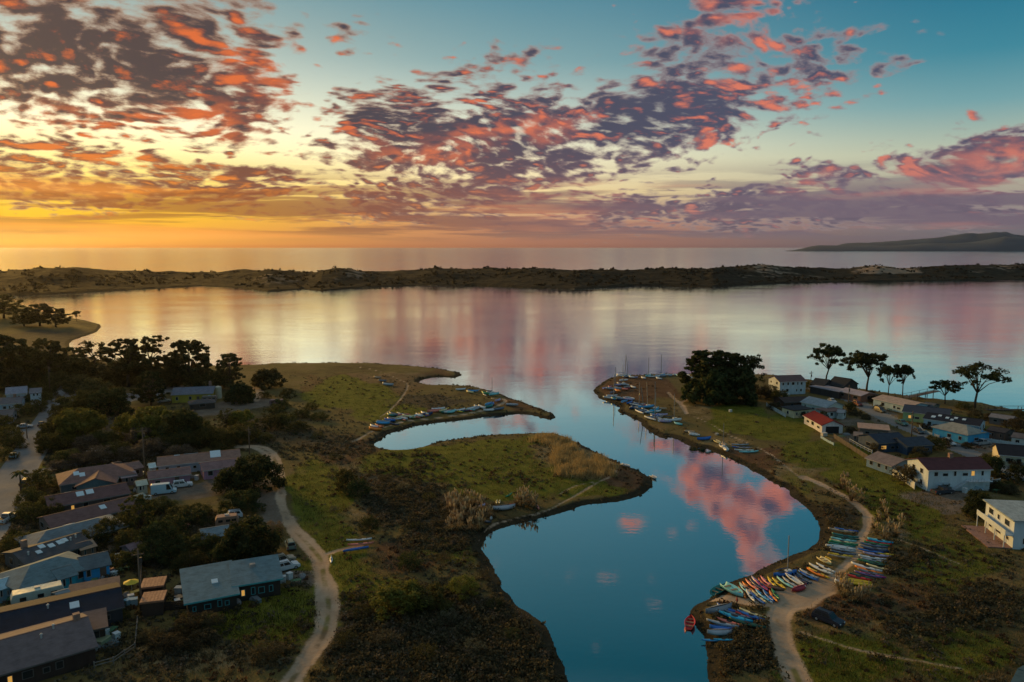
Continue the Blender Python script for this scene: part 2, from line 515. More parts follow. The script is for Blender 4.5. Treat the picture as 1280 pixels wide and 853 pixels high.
# patches of ground cover: kind, px, py, rx, ry, amount   (g green meadow, t tan dry grass, s dark scrub, b red-brown marsh, y bare grey soil)
PATCH = [
    ('g', 430, 495, 70, 22, 1.0), ('g', 495, 515, 60, 14, .9), ('g', 395, 620, 40, 50, .95), ('g', 415, 700, 45, 60, 1.0), ('g', 560, 580, 130, 24, 1.0), ('g', 640, 600, 90, 26, .9),
    ('g', 620, 560, 80, 12, .7), ('g', 320, 768, 100, 40, 1.2), ('g', 740, 615, 50, 12, .8), ('g', 930, 525, 60, 16, .9), ('g', 985, 540, 50, 16, .8), ('g', 1030, 565, 70, 18, 1.0), ('g', 1090, 595, 60, 22, .9),
    ('g', 1130, 640, 70, 40, .9), ('g', 1190, 700, 70, 50, .6), ('g', 1050, 830, 90, 40, .8), ('g', 1200, 820, 90, 40, .6), ('g', 1000, 610, 30, 30, .5), ('g', 460, 740, 40, 40, .6), ('g', 560, 690, 50, 20, .5),
    ('g', 1250, 540, 60, 12, .5), ('g', 1200, 520, 60, 8, .5), ('g', 100, 580, 40, 8, .8), ('g', 215, 655, 40, 14, .6),
    ('g', 60, 770, 30, 8, .5), ('g', 850, 560, 40, 8, .5),
    ('t', 480, 475, 60, 12, .8), ('t', 700, 575, 80, 30, .9), ('t', 430, 590, 40, 26, .6), ('t', 430, 650, 40, 26, .4), ('t', 900, 555, 40, 14, .6), ('t', 985, 590, 50, 20, .6), ('t', 880, 510, 50, 12, .5),
    ('t', 1180, 610, 40, 12, .5), ('t', 260, 820, 110, 26, .6), ('t', 1130, 650, 30, 20, .5), ('t', 1080, 790, 60, 14, .4), ('t', 1200, 655, 40, 12, .4),
    ('s', 540, 500, 60, 12, 1.0), ('s', 500, 620, 60, 40, .9), ('s', 550, 800, 170, 60, 1.0), ('s', 640, 700, 50, 40, .6), ('s', 930, 800, 60, 40, .9), ('s', 1050, 650, 40, 30, .6), ('s', 1130, 700, 40, 22, .55),
    ('s', 1150, 790, 60, 22, .25), ('s', 150, 550, 110, 40, 1.0), ('s', 220, 800, 140, 50, .12), ('s', 60, 450, 110, 40, .9), ('s', 330, 540, 60, 30, .6), ('s', 60, 660, 120, 90, .5), ('s', 240, 680, 90, 40, .7),
    ('b', 800, 490, 60, 18, .9), ('b', 650, 505, 40, 12, .7), ('b', 560, 470, 60, 8, .6), ('b', 780, 600, 40, 26, .8), ('b', 1000, 630, 30, 30, .6), ('b', 940, 735, 60, 20, .6), ('b', 560, 640, 60, 26, .6),
    ('b', 1060, 760, 60, 26, .8), ('b', 1150, 740, 60, 26, .6), ('b', 900, 580, 50, 12, .5), ('b', 470, 480, 80, 20, .5), ('b', 1090, 630, 40, 16, .7),
    ('s', 470, 600, 50, 20, .8), ('s', 560, 660, 70, 30, .8), ('b', 520, 690, 60, 30, .8), ('b', 440, 560, 60, 20, .8), ('s', 400, 555, 50, 18, .6), ('b', 660, 600, 50, 12, .7), ('s', 900, 590, 40, 8, .5), ('b', 960, 570, 60, 14, .7), ('b', 1080, 640, 60, 20, .8), ('b', 1180, 690, 60, 20, .7), ('s', 1220, 760, 60, 30, .5), ('b', 400, 490, 40, 20, .6), ('s', 520, 580, 40, 10, .6), ('b', 620, 590, 40, 10, .6), ('t', 540, 610, 40, 14, .5),
    ('y', 1190, 625, 70, 14, .8), ('y', 1110, 520, 26, 8, .6), ('y', 1090, 545, 40, 10, .6), ('y', 1240, 560, 30, 8, .8), ('y', 1060, 523, 30, 8, .6), ('y', 130, 800, 26, 16, .7), ('y', 1115, 665, 30, 16, .5),
    ('y', 120, 690, 40, 20, .5), ('y', 250, 690, 40, 14, .3), ('y', 375, 720, 26, 12, .7),
]

# ------------------------------------------------------------------ ground material
def principled(mat):
    nt = mat.node_tree
    return nt.nodes['Principled BSDF']

def ground_material():
    m = bpy.data.materials.new('ground_cover'); m.use_nodes = True
    T = NT(m.node_tree.nodes, m.node_tree.links)
    b = principled(m); b.inputs['Roughness'].default_value = 0.95
    b.inputs['Specular IOR Level'].default_value = 0.15
    def attr(nm):
        a = T.node('ShaderNodeAttribute', attribute_name=nm)
        s = T.node('ShaderNodeSeparateColor'); T.l.new(a.outputs['Color'], s.inputs[0])
        return s.outputs[0], s.outputs[1], s.outputs[2]
    green, tan, scrub = attr('zone_a')
    brown, bare, wet = attr('zone_b')
    dirt, hard, across = attr('zone_c')
    pos = T.node('ShaderNodeNewGeometry').outputs['Position']
    pos = T.vmath('MULTIPLY', pos, (1, 1, 0))
    n_big = T.noise(pos, 0.035, 5.0, 0.6)
    n_mid = T.noise(pos, 0.22, 5.0, 0.62)
    n_fine = T.noise(pos, 1.7, 4.0, 0.65)
    mot = T.math('ADD', T.math('MULTIPLY', n_mid, 0.6), T.math('MULTIPLY', n_fine, 0.4))
    big = T.math('ADD', T.math('MULTIPLY', mot, 0.5), T.math('MULTIPLY', n_big, 0.5))
    base = T.ramp(big, [(0.34, (0.050, 0.036, 0.016)), (0.43, (0.105, 0.076, 0.030)), (0.52, (0.15, 0.118, 0.040)), (0.60, (0.19, 0.128, 0.060)), (0.70, (0.25, 0.19, 0.10))])
    gcol = T.ramp(mot, [(0.30, (0.056, 0.058, 0.007)), (0.48, (0.120, 0.126, 0.013)), (0.64, (0.175, 0.168, 0.022)), (0.78, (0.24, 0.20, 0.05))])
    tcol = T.ramp(mot, [(0.30, (0.13, 0.088, 0.040)), (0.5, (0.25, 0.18, 0.085)), (0.7, (0.36, 0.275, 0.15))])
    scol = T.ramp(mot, [(0.30, (0.028, 0.023, 0.014)), (0.5, (0.070, 0.056, 0.034)), (0.7, (0.13, 0.105, 0.068))])
    bcol = T.ramp(mot, [(0.30, (0.060, 0.029, 0.016)), (0.5, (0.125, 0.066, 0.033)), (0.7, (0.19, 0.11, 0.06))])
    ycol = T.ramp(mot, [(0.30, (0.09, 0.07, 0.055)), (0.5, (0.17, 0.135, 0.105)), (0.7, (0.25, 0.205, 0.165))])
    mot2 = T.math('ADD', T.math('MULTIPLY', mot, 0.55), T.math('MULTIPLY', T.noise(pos, 0.09, 4.0, 0.6), 0.45))
    dcol = T.ramp(mot2, [(0.32, (0.20, 0.135, 0.085)), (0.48, (0.40, 0.29, 0.20)), (0.66, (0.54, 0.42, 0.31))])
    acol = T.ramp(mot, [(0.25, (0.15, 0.15, 0.155)), (0.5, (0.21, 0.21, 0.215)), (0.75, (0.26, 0.258, 0.26))])
    wcol = T.ramp(mot, [(0.30, (0.016, 0.013, 0.008)), (0.5, (0.036, 0.029, 0.016)), (0.7, (0.062, 0.050, 0.028))])
    def edge(v, w=0.5):
        k = T.math('ADD', v, T.math('MULTIPLY', T.math('SUBTRACT', mot, 0.5), w * 2.2))
        return T.smooth(k, 0.28, 0.68)
    c = T.mix(edge(tan), base, tcol)
    c = T.mix(edge(brown), c, bcol)
    c = T.mix(edge(scrub), c, scol)
    c = T.mix(edge(green), c, gcol)
    c = T.mix(edge(bare), c, ycol)
    c = T.mix(edge(wet, 0.3), c, wcol)
    # worn wheel tracks with a weedy middle, and puddle-dark hollows
    weeds = T.math('MULTIPLY', T.smooth(across, 0.42, 0.10), T.smooth(T.noise(pos, 0.16, 4.0, 0.6), 0.44, 0.60))
    dcol = T.mix(T.math('MULTIPLY', weeds, 0.75), dcol, c)
    c = T.mix(edge(dirt, 0.50), c, dcol)
    c = T.mix(T.smooth(hard, 0.4, 0.6), c, acol)
    T.l.new(c, b.inputs['Base Color'])
    bp = T.node('ShaderNodeBump'); bp.inputs['Strength'].default_value = 0.9; bp.inputs['Distance'].default_value = 0.35
    hh = T.math('MULTIPLY', T.math('ADD', n_fine, n_mid), T.math('SUBTRACT', 1.0, T.math('MULTIPLY', T.math('MAXIMUM', dirt, hard), 0.85)))
    T.l.new(hh, bp.inputs['Height']); T.l.new(bp.outputs[0], b.inputs['Normal'])
    return m
M_GROUND = ground_material()

def patch_value(PX, PY, kind):
    v = np.zeros(PX.shape)
    wx = (fbm(PX, PY * 2.2, 46.0, 3, 1) - 0.5) * 60; wy = (fbm(PX, PY * 2.2, 40.0, 3, 4) - 0.5) * 26
    for k, px, py, rx, ry, a in PATCH:
        if k != kind: continue
        q = np.sqrt(((PX + wx - px) / rx) ** 2 + ((PY + wy - py) / ry) ** 2)
        v = np.maximum(v, a * sstep(1.25, 0.55, q))
    return v

def build_ground():
    rows = np.concatenate([np.arange(1150, 860, -6.0), np.arange(860, 356, -2.0)])
    Ys = np.array([G(640, r, 0.8).y for r in rows])
    S = np.linspace(-0.98, 0.98, 860)
    Yg, Sg = np.meshgrid(Ys, S, indexing='ij')
    Xg = Sg * Yg
    X = Xg.ravel(); Y = Yg.ravel()
    sd = shore_sd(X, Y)
    Z = height_from_sd(X, Y, sd)
    # ways flatten the ground a little
    way_d = []
    across = np.ones(X.shape)
    for (nm, w, pts, hard), ln in zip(WAYS, WAY_LINES):
        xs = [p[0] for p in ln]; ys = [p[1] for p in ln]
        d = np.full(X.shape, 99.0)
        m = (X > min(xs) - 20) & (X < max(xs) + 20) & (Y > min(ys) - 20) & (Y < max(ys) + 20)
        d[m] = seg_dist(X[m], Y[m], ln)
        # half-width with an uneven edge
        hw = w * 0.5 * (1.0 + (0.0 if hard == 1 else 1.0) * (fbm(X, Y, 7.0, 3, 3) - 0.5) + (0.0 if hard == 1 else 0.7) * (fbm(X, Y, 30.0, 2, 5) - 0.5))
        if nm == 'dirt_road' and w < 5: across = np.minimum(across, np.clip(d / (w * .5), 0, 1))
        way_d.append(np.clip(0.5 - (d - hw) / (0.9 if hard == 1 else (1.5 if hard == 0 else 5.0)), 0, 1))
    way_d = np.array(way_d)
    hardv = np.array([w[3] for w in WAYS])
    dirt = way_d[hardv == 0].max(0) if (hardv == 0).any() else 0
    hard = way_d[hardv == 1].max(0)
    dirt = dirt * (sd > 1.0)
    soil = way_d[hardv == 2].max(0)
    # pixel position of each vertex, for authoring the patches of plants
    t = Y * CP + (H - Z) * SP
    PX = 640 + F * X / t
    PY = 426.5 + F * ((H - Z) * CP - Y * SP) / t
    za = np.stack([patch_value(PX, PY, 'g'), patch_value(PX, PY, 't'), patch_value(PX, PY, 's')], 1)
    wet = sstep(4.2, 0.8, sd)
    zb = np.stack([patch_value(PX, PY, 'b'), np.maximum(patch_value(PX, PY, 'y'), soil), wet], 1)
    zc = np.stack([dirt, hard, across], 1)
    V = np.stack([X, Y, Z], 1)
    nr, nc = len(rows), len(S)
    i = np.arange(nr - 1)[:, None] * nc + np.arange(nc - 1)[None, :]
    Fq = np.stack([i, i + 1, i + 1 + nc, i + nc], -1).reshape(-1, 4)
    keep = Z[Fq].max(1) > -0.35
    Fq = Fq[keep]
    wf = way_d[:, Fq].mean(2)                     # per way, per face
    best = wf.argmax(0); val = wf.max(0)
    land = sd[Fq].min(1) > 1.0
    # split the sheet: the ways are pieces of their own that share its border exactly
    def piece(name, mask):
        f = Fq[mask]
        if not len(f): return
        used, inv = np.unique(f, return_inverse=True)
        me = np_mesh(name, V[used], inv.reshape(f.shape), True, {'zone_a': za[used], 'zone_b': zb[used], 'zone_c': zc[used]})
        tag(link(name, me, M_GROUND), kind='structure')
    onway = (val > 0.5) & land & (hardv[best] < 2)
    west_side = inside(V[Fq[:, 0], 0], V[Fq[:, 0], 1], POLY_W) | (V[Fq[:, 0], 0] < 0)
    piece('ground', ~onway)
    for k, w in enumerate(WAYS):
        piece(w[0], onway & (best == k))
    return dict(X=X, Y=Y, sd=sd)
build_ground()

# ------------------------------------------------------------------ water
def water_material():
    m = bpy.data.materials.new('water'); m.use_nodes = True
    nt = m.node_tree; T = NT(nt.nodes, nt.links)
    nt.nodes.remove(principled(m))
    out = nt.nodes['Material Output']
    pos = T.node('ShaderNodeNewGeometry').outputs['Position']
    x, y, z = T.sep(pos)
    # the estuary lies calm, the bay is ruffled by wind in patches
    rip = T.smooth(y, 210.0, 460.0)
    patch = T.noise(T.vmath('MULTIPLY', pos, (0.006, 0.012, 0)), 1.0, 3.0, 0.55)
    rip = T.math('MULTIPLY', rip, T.smooth(patch, 0.36, 0.62, 0.45, 1.0))
    w1 = T.noise(T.vmath('MULTIPLY', pos, (0.55, 0.8, 0)), 1.0, 3.0, 0.55)
    w2 = T.noise(T.vmath('MULTIPLY', pos, (0.05, 0.09, 0)), 1.0, 3.0, 0.5)
    hgt = T.math('ADD', T.math('MULTIPLY', w1, 0.25), T.math('MULTIPLY', w2, 0.55))
    bp = T.node('ShaderNodeBump'); bp.inputs['Distance'].default_value = 1.0
    T.put(bp.inputs['Height'], hgt)
    T.put(bp.inputs['Strength'], T.math('ADD', T.math('MULTIPLY', rip, 0.16), 0.022))
    gl = T.node('ShaderNodeBsdfGlossy')
    gl.inputs['Color'].default_value = (0.92, 0.95, 0.96, 1)
    T.put(gl.inputs['Roughness'], T.math('ADD', T.math('ADD', T.math('MULTIPLY', rip, 0.065), 0.022), T.smooth(y, 1350.0, 1700.0, 0.0, 0.06)))
    T.l.new(bp.outputs[0], gl.inputs['Normal'])
    df = T.node('ShaderNodeBsdfDiffuse'); df.inputs['Color'].default_value = (0.006, 0.040, 0.048, 1)
    fr = T.node('ShaderNodeFresnel'); fr.inputs['IOR'].default_value = 1.33
    fac = T.smooth(fr.outputs[0], 0.02, 0.36, 0.60, 0.96, kind='LINEAR')
    ms = T.node('ShaderNodeMixShader'); T.put(ms.inputs[0], fac)
    T.l.new(df.outputs[0], ms.inputs[1]); T.l.new(gl.outputs[0], ms.inputs[2])
    T.l.new(ms.outputs[0], out.inputs['Surface'])
    return m
M_WATER = water_material()
SEA = 20000.0
v = [(-SEA, -300, 0), (SEA, -300, 0), (SEA, SEA, 0), (-SEA, SEA, 0)]
water = link('water', np_mesh('water', v, [[0, 1, 2, 3]]), M_WATER)
tag(water, kind='structure')

# ------------------------------------------------------------------ sand spit across the bay
def spit_material():
    m = bpy.data.materials.new('dune_scrub'); m.use_nodes = True
    T = NT(m.node_tree.nodes, m.node_tree.links)
    b = principled(m); b.inputs['Roughness'].default_value = 0.95; b.inputs['Specular IOR Level'].default_value = 0.1
    pos = T.node('ShaderNodeNewGeometry').outputs['Position']
    a = T.node('ShaderNodeAttribute', attribute_name='sand').outputs['Fac']
    n = T.noise(pos, 0.03, 6.0, 0.65)
    n2 = T.noise(pos, 0.11, 4.0, 0.6)
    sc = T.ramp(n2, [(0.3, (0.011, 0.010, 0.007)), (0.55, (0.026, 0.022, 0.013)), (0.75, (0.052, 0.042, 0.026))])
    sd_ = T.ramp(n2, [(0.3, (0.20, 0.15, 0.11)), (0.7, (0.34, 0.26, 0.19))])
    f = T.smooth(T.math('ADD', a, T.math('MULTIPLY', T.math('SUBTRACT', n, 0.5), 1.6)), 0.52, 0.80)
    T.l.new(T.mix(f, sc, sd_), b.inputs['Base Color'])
    bp = T.node('ShaderNodeBump'); bp.inputs['Strength'].default_value = 1.0; bp.inputs['Distance'].default_value = 4.0
    T.l.new(T.math('ADD', n, n2), bp.inputs['Height']); T.l.new(bp.outputs[0], b.inputs['Normal'])
    return m
M_SPIT = spit_material()
SPIT_NEAR = [(-400, 372), (-100, 371), (0, 370), (60, 368.5), (120, 365), (200, 360.5), (250, 358), (300, 360), (335, 365), (380, 362), (402, 364.5), (450, 360), (520, 357.5), (600, 357.5), (650, 360), (720, 362),
             (790, 358), (830, 357.5), (890, 360), (920, 357), (970, 355), (1050, 353), (1150, 352), (1280, 350), (1500, 348), (1800, 346)]
SPIT_TOP = [(-400, 338), (0, 337), (90, 336), (130, 338), (200, 341), (290, 341), (340, 341), (395, 343), (425, 338), (480, 340), (525, 338), (545, 333.5), (580, 335), (640, 337), (700, 336), (750, 337.5),
            (850, 335), (880, 337), (905, 333), (960, 332), (1005, 336), (1060, 337), (1090, 333), (1130, 334.5), (1180, 332.5), (1230, 333), (1280, 331), (1500, 331), (1800, 332)]
def build_spit():
    near = [G(px, py, 0) for px, py in SPIT_NEAR]
    nx = np.array([p.x / p.y for p in near]); ny = np.array([p.y for p in near])
    tx = np.array([(p[0] - 640) / F for p in SPIT_TOP]); ty = np.array([p[1] for p in SPIT_TOP])
    S = np.linspace(-1.2, 1.2, 900)
    yn = np.interp(S, nx, ny)
    topy = np.interp(S, tx, ty)
    U = np.linspace(-0.02, 1.0, 60)
    depth = 420.0
    Sg, Ug = np.meshgrid(S, U, indexing='ij')
    Y = yn[:, None] + Ug * depth
    X = Sg * Y
    # crest height from the sky line: the crest lies at 0.55 of the depth
    yc = yn + 0.5 * depth
    dd = np.array([-(ray(640, p)[2]) / ray(640, p)[1] for p in topy])
    crest = H - dd * yc
    prof = sstep(-0.02, 0.05, Ug) * 0.16 + sstep(0.03, 0.5, Ug) * 0.84
    prof = prof * sstep(1.0, 0.6, Ug)
    rough = fbm(X, Y, 90.0, 5, 2) - 0.5
    rid = 1 - np.abs(fbm(X, Y, 150.0, 4, 3) - 0.5) * 2
    Z = crest[:, None] * prof * (0.86 + 0.28 * (rid - 0.6)) + rough * 17.0 * prof + (fbm(X, Y, 14.0, 3, 1) - 0.5) * 3.4 * sstep(0.0, 0.08, Ug)
    Z = np.where(Ug < 0, -1.0, Z + 0.1)
    Z = np.where(Ug > 0.985, -1.0, Z)
    V = np.stack([X.ravel(), Y.ravel(), Z.ravel()], 1)
    PXs = 640 + F * Sg
    sand = np.zeros(Sg.shape)
    for px, w, u0, u1, a in [(350, 60, .18, .55, .55), (440, 40, .2, .6, .55), (580, 40, .5, .8, .4), (960, 60, .15, .6, .6), (1110, 60, .25, .7, .95), (1010, 40, .0, .3, .5), (1240, 60, .2, .6, .5), (760, 40, .55, .8, .4)]:
        sand = np.maximum(sand, a * sstep(1.2, .3, np.abs(PXs - px) / w) * sstep(u0 - .08, u0 + .05, Ug) * sstep(u1 + .08, u1 - .05, Ug))
    sand = np.maximum(sand, sstep(0.03, 0.0, Ug) * 0.5)
    nr, nc = Sg.shape
    i = np.arange(nr - 1)[:, None] * nc + np.arange(nc - 1)[None, :]
    Fq = np.stack([i, i + nc, i + nc + 1, i + 1], -1).reshape(-1, 4)
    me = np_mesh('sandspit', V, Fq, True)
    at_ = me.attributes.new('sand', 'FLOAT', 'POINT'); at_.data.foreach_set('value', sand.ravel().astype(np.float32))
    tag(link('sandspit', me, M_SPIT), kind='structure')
build_spit()

# ------------------------------------------------------------------ far headland, the blue of distant haze put into its base colour
def build_hills():
    m = bpy.data.materials.new('far_hills'); m.use_nodes = True
    T = NT(m.node_tree.nodes, m.node_tree.links)
    b = principled(m); b.inputs['Roughness'].default_value = 1.0
    pos = T.node('ShaderNodeNewGeometry').outputs['Position']
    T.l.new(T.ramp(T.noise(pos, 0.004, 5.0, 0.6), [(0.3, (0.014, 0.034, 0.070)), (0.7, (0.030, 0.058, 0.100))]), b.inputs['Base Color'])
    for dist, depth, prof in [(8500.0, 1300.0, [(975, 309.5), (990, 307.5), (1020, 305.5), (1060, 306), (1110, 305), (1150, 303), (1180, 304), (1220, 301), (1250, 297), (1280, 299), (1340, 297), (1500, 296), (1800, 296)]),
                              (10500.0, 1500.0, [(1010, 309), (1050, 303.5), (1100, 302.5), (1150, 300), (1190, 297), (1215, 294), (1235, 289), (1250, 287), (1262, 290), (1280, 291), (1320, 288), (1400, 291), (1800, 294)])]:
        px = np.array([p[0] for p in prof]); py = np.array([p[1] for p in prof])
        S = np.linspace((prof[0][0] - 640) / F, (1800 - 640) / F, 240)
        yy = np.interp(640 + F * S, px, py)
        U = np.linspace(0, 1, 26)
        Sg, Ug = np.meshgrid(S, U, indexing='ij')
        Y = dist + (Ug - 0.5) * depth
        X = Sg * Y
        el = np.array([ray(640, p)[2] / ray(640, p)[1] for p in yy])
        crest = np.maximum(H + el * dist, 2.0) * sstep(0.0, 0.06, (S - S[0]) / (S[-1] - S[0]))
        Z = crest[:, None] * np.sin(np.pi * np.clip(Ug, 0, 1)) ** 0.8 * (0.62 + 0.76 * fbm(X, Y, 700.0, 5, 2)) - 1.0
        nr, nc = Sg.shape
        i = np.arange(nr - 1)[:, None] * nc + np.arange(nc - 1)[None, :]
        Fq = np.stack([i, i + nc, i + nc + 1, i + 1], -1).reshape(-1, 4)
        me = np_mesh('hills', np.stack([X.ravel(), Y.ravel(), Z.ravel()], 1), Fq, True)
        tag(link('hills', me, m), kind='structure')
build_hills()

# ================================================================== materials for things
_MATS = {}
def paint(rgb, rough=0.6, var=0.12, scale=1.5, metal=0.0, spec=0.4, streak=False):
    """weathered paint or board: sRGB colour with blotches and a little dirt"""
    key = (tuple(rgb), rough, var, scale, metal, streak)
    if key in _MATS: return _MATS[key]
    m = bpy.data.materials.new('paint_%d_%d_%d' % tuple(rgb)); m.use_nodes = True
    T = NT(m.node_tree.nodes, m.node_tree.links)
    b = principled(m)
    b.inputs['Metallic'].default_value = metal
    b.inputs['Specular IOR Level'].default_value = spec
    pos = T.node('ShaderNodeTexCoord').outputs['Object']
    oi = T.node('ShaderNodeObjectInfo').outputs['Random']
    pos = T.vmath('ADD', pos, T.comb(T.math('MULTIPLY', oi, 37.0), T.math('MULTIPLY', oi, 11.0), 0.0))
    if streak:
        pos2 = T.vmath('MULTIPLY', pos, (1.0, 1.0, 0.25))
    else:
        pos2 = pos
    n = T.noise(pos2, scale, 5.0, 0.62)
    c = lin(rgb)
    dk = tuple(v * (1 - 2.2 * var) for v in c[:3]) + (1,)
    lt = tuple(min(1, v * (1 + 1.4 * var)) for v in c[:3]) + (1,)
    T.l.new(T.ramp(n, [(0.28, dk), (0.5, c), (0.72, lt)]), b.inputs['Base Color'])
    T.put(b.inputs['Roughness'], T.smooth(n, 0.3, 0.7, min(1, rough + 0.1), max(0.05, rough - 0.08)))
    _MATS[key] = m
    return m

def roofing(rgb):
    """courses of weathered shingle"""
    key = ('roof', tuple(rgb))
    if key in _MATS: return _MATS[key]
    m = bpy.data.materials.new('roofing_%d_%d_%d' % tuple(rgb)); m.use_nodes = True
    T = NT(m.node_tree.nodes, m.node_tree.links)
    b = principled(m); b.inputs['Roughness'].default_value = 0.85; b.inputs['Specular IOR Level'].default_value = 0.25
    pos = T.node('ShaderNodeTexCoord').outputs['Object']
    n = T.noise(pos, 0.8, 5.0, 0.65)
    n2 = T.noise(T.vmath('MULTIPLY', pos, (1.0, 6.0, 6.0)), 0.9, 2.0, 0.5)
    k = T.math('ADD', T.math('MULTIPLY', n, 0.65), T.math('MULTIPLY', n2, 0.35))
    c = lin(rgb)
    f = lambda q: tuple(v * q for v in c[:3]) + (1,)
    T.l.new(T.ramp(k, [(0.3, f(0.62)), (0.5, f(1.0)), (0.7, f(1.3))]), b.inputs['Base Color'])
    bp = T.node('ShaderNodeBump'); bp.inputs['Strength'].default_value = 0.5; bp.inputs['Distance'].default_value = 0.05
    T.l.new(n2, bp.inputs['Height']); T.l.new(bp.outputs[0], b.inputs['Normal'])
    _MATS[key] = m
    return m

def glow(rgb, strength):
    key = ('glow', tuple(rgb), strength)
    if key in _MATS: return _MATS[key]
    m = bpy.data.materials.new('lit_window'); m.use_nodes = True
    b = principled(m)
    b.inputs['Base Color'].default_value = lin(rgb)
    b.inputs['Emission Color'].default_value = lin(rgb)
    b.inputs['Emission Strength'].default_value = strength
    _MATS[key] = m
    return m

def glass():
    if 'glass' in _MATS: return _MATS['glass']
    m = bpy.data.materials.new('window_glass'); m.use_nodes = True
    b = principled(m)
    b.inputs['Base Color'].default_value = (0.02, 0.025, 0.03, 1); b.inputs['Roughness'].default_value = 0.16
    b.inputs['Specular IOR Level'].default_value = 0.6
    _MATS['glass'] = m
    return m

def foliage(name, dark, light, rough=0.75):
    m = bpy.data.materials.new(name); m.use_nodes = True
    T = NT(m.node_tree.nodes, m.node_tree.links)
    b = principled(m); b.inputs['Roughness'].default_value = rough; b.inputs['Specular IOR Level'].default_value = 0.2
    a = T.node('ShaderNodeAttribute', attribute_name='tint').outputs['Fac']
    pos = T.node('ShaderNodeTexCoord').outputs['Object']
    n = T.noise(pos, 0.55, 3.0, 0.6)
    oi = T.node('ShaderNodeObjectInfo').outputs['Random']
    k = T.math('ADD', T.math('MULTIPLY', a, 0.5), T.math('MULTIPLY', n, 0.5))
    c = T.ramp(k, [(0.2, (*dark, 1)), (0.75, (*light, 1))])
    hs = T.node('ShaderNodeHueSaturation')
    T.put(hs.inputs['Value'], T.smooth(oi, 0, 1, 0.78, 1.22, 'LINEAR')); T.put(hs.inputs['Hue'], T.smooth(oi, 0, 1, 0.49, 0.51, 'LINEAR'))
    T.put(hs.inputs['Color'], c)
    T.l.new(hs.outputs[0], b.inputs['Base Color'])
    # a little light passes through the leaves
    tr = T.node('ShaderNodeBsdfTranslucent'); T.l.new(hs.outputs[0], tr.inputs['Color'])
    ms = T.node('ShaderNodeMixShader'); ms.inputs[0].default_value = 0.40
    T.l.new(b.outputs[0], ms.inputs[1]); T.l.new(tr.outputs[0], ms.inputs[2])
    T.l.new(ms.outputs[0], m.node_tree.nodes['Material Output'].inputs['Surface'])
    return m

LEAF_DARK = foliage('leaf_cypress', (0.024, 0.035, 0.014), (0.081, 0.095, 0.030))
LEAF_OLIVE = foliage('leaf_olive', (0.041, 0.043, 0.014), (0.128, 0.121, 0.035))
LEAF_LIME = foliage('leaf_willow', (0.086, 0.094, 0.019), (0.235, 0.226, 0.046))
LEAF_EUC = foliage('leaf_eucalyptus', (0.047, 0.047, 0.019), (0.166, 0.137, 0.055))
LEAF_GREY = foliage('twig_scrub', (0.069, 0.053, 0.037), (0.196, 0.155, 0.113))
LEAF_REED = foliage('blade_reed', (0.24, 0.16, 0.07), (0.52, 0.38, 0.19))
LEAF_SCRUB = foliage('leaf_scrub', (0.032, 0.028, 0.014), (0.121, 0.100, 0.055))
LEAF_GRASS = foliage('blade_green', (0.04, 0.045, 0.010), (0.12, 0.12, 0.026))
LEAF_TAN = foliage('blade_dry', (0.13, 0.09, 0.04), (0.36, 0.27, 0.14))
LEAF_RED = foliage('blade_marsh', (0.05, 0.026, 0.014), (0.14, 0.085, 0.045))
LEAF_SAGE = foliage('leaf_sage', (0.065, 0.062, 0.036), (0.195, 0.179, 0.114))
PLUME = foliage('plume', (0.44, 0.32, 0.17), (0.78, 0.62, 0.38))
BARK = paint((92, 78, 66), 0.9, 0.2, 3.0)

def leaf_cards(pts, nrm, size, r, stretch=1.5):
    """small four-sided leaf clumps at the points, roughly facing along nrm"""
    n = len(pts)
    jit = r.normal(0, 0.55, (n, 3))
    N = nrm + jit; N /= np.linalg.norm(N, axis=1, keepdims=True) + 1e-9
    a = r.normal(0, 1, (n, 3)); a -= (a * N).sum(1, keepdims=True) * N
    a /= np.linalg.norm(a, axis=1, keepdims=True) + 1e-9
    b = np.cross(N, a)
    s = (size * r.uniform(0.6, 1.35, n))[:, None]
    ax, bx = a * s * 0.5 * stretch, b * s * 0.5
    V = np.stack([pts - ax, pts - bx * 0.9 + ax * 0.1, pts + ax, pts + bx * 0.9 - ax * 0.1], 1).reshape(-1, 3)
    Fq = np.arange(n * 4).reshape(n, 4)
    tint = np.repeat(r.uniform(0, 1, n), 4)
    return V, Fq, tint

def tint_mesh(name, V, Fq, tint):
    me = np_mesh(name, V, Fq)
    at_ = me.attributes.new('tint', 'FLOAT', 'POINT'); at_.data.foreach_set('value', tint.astype(np.float32))
    return me

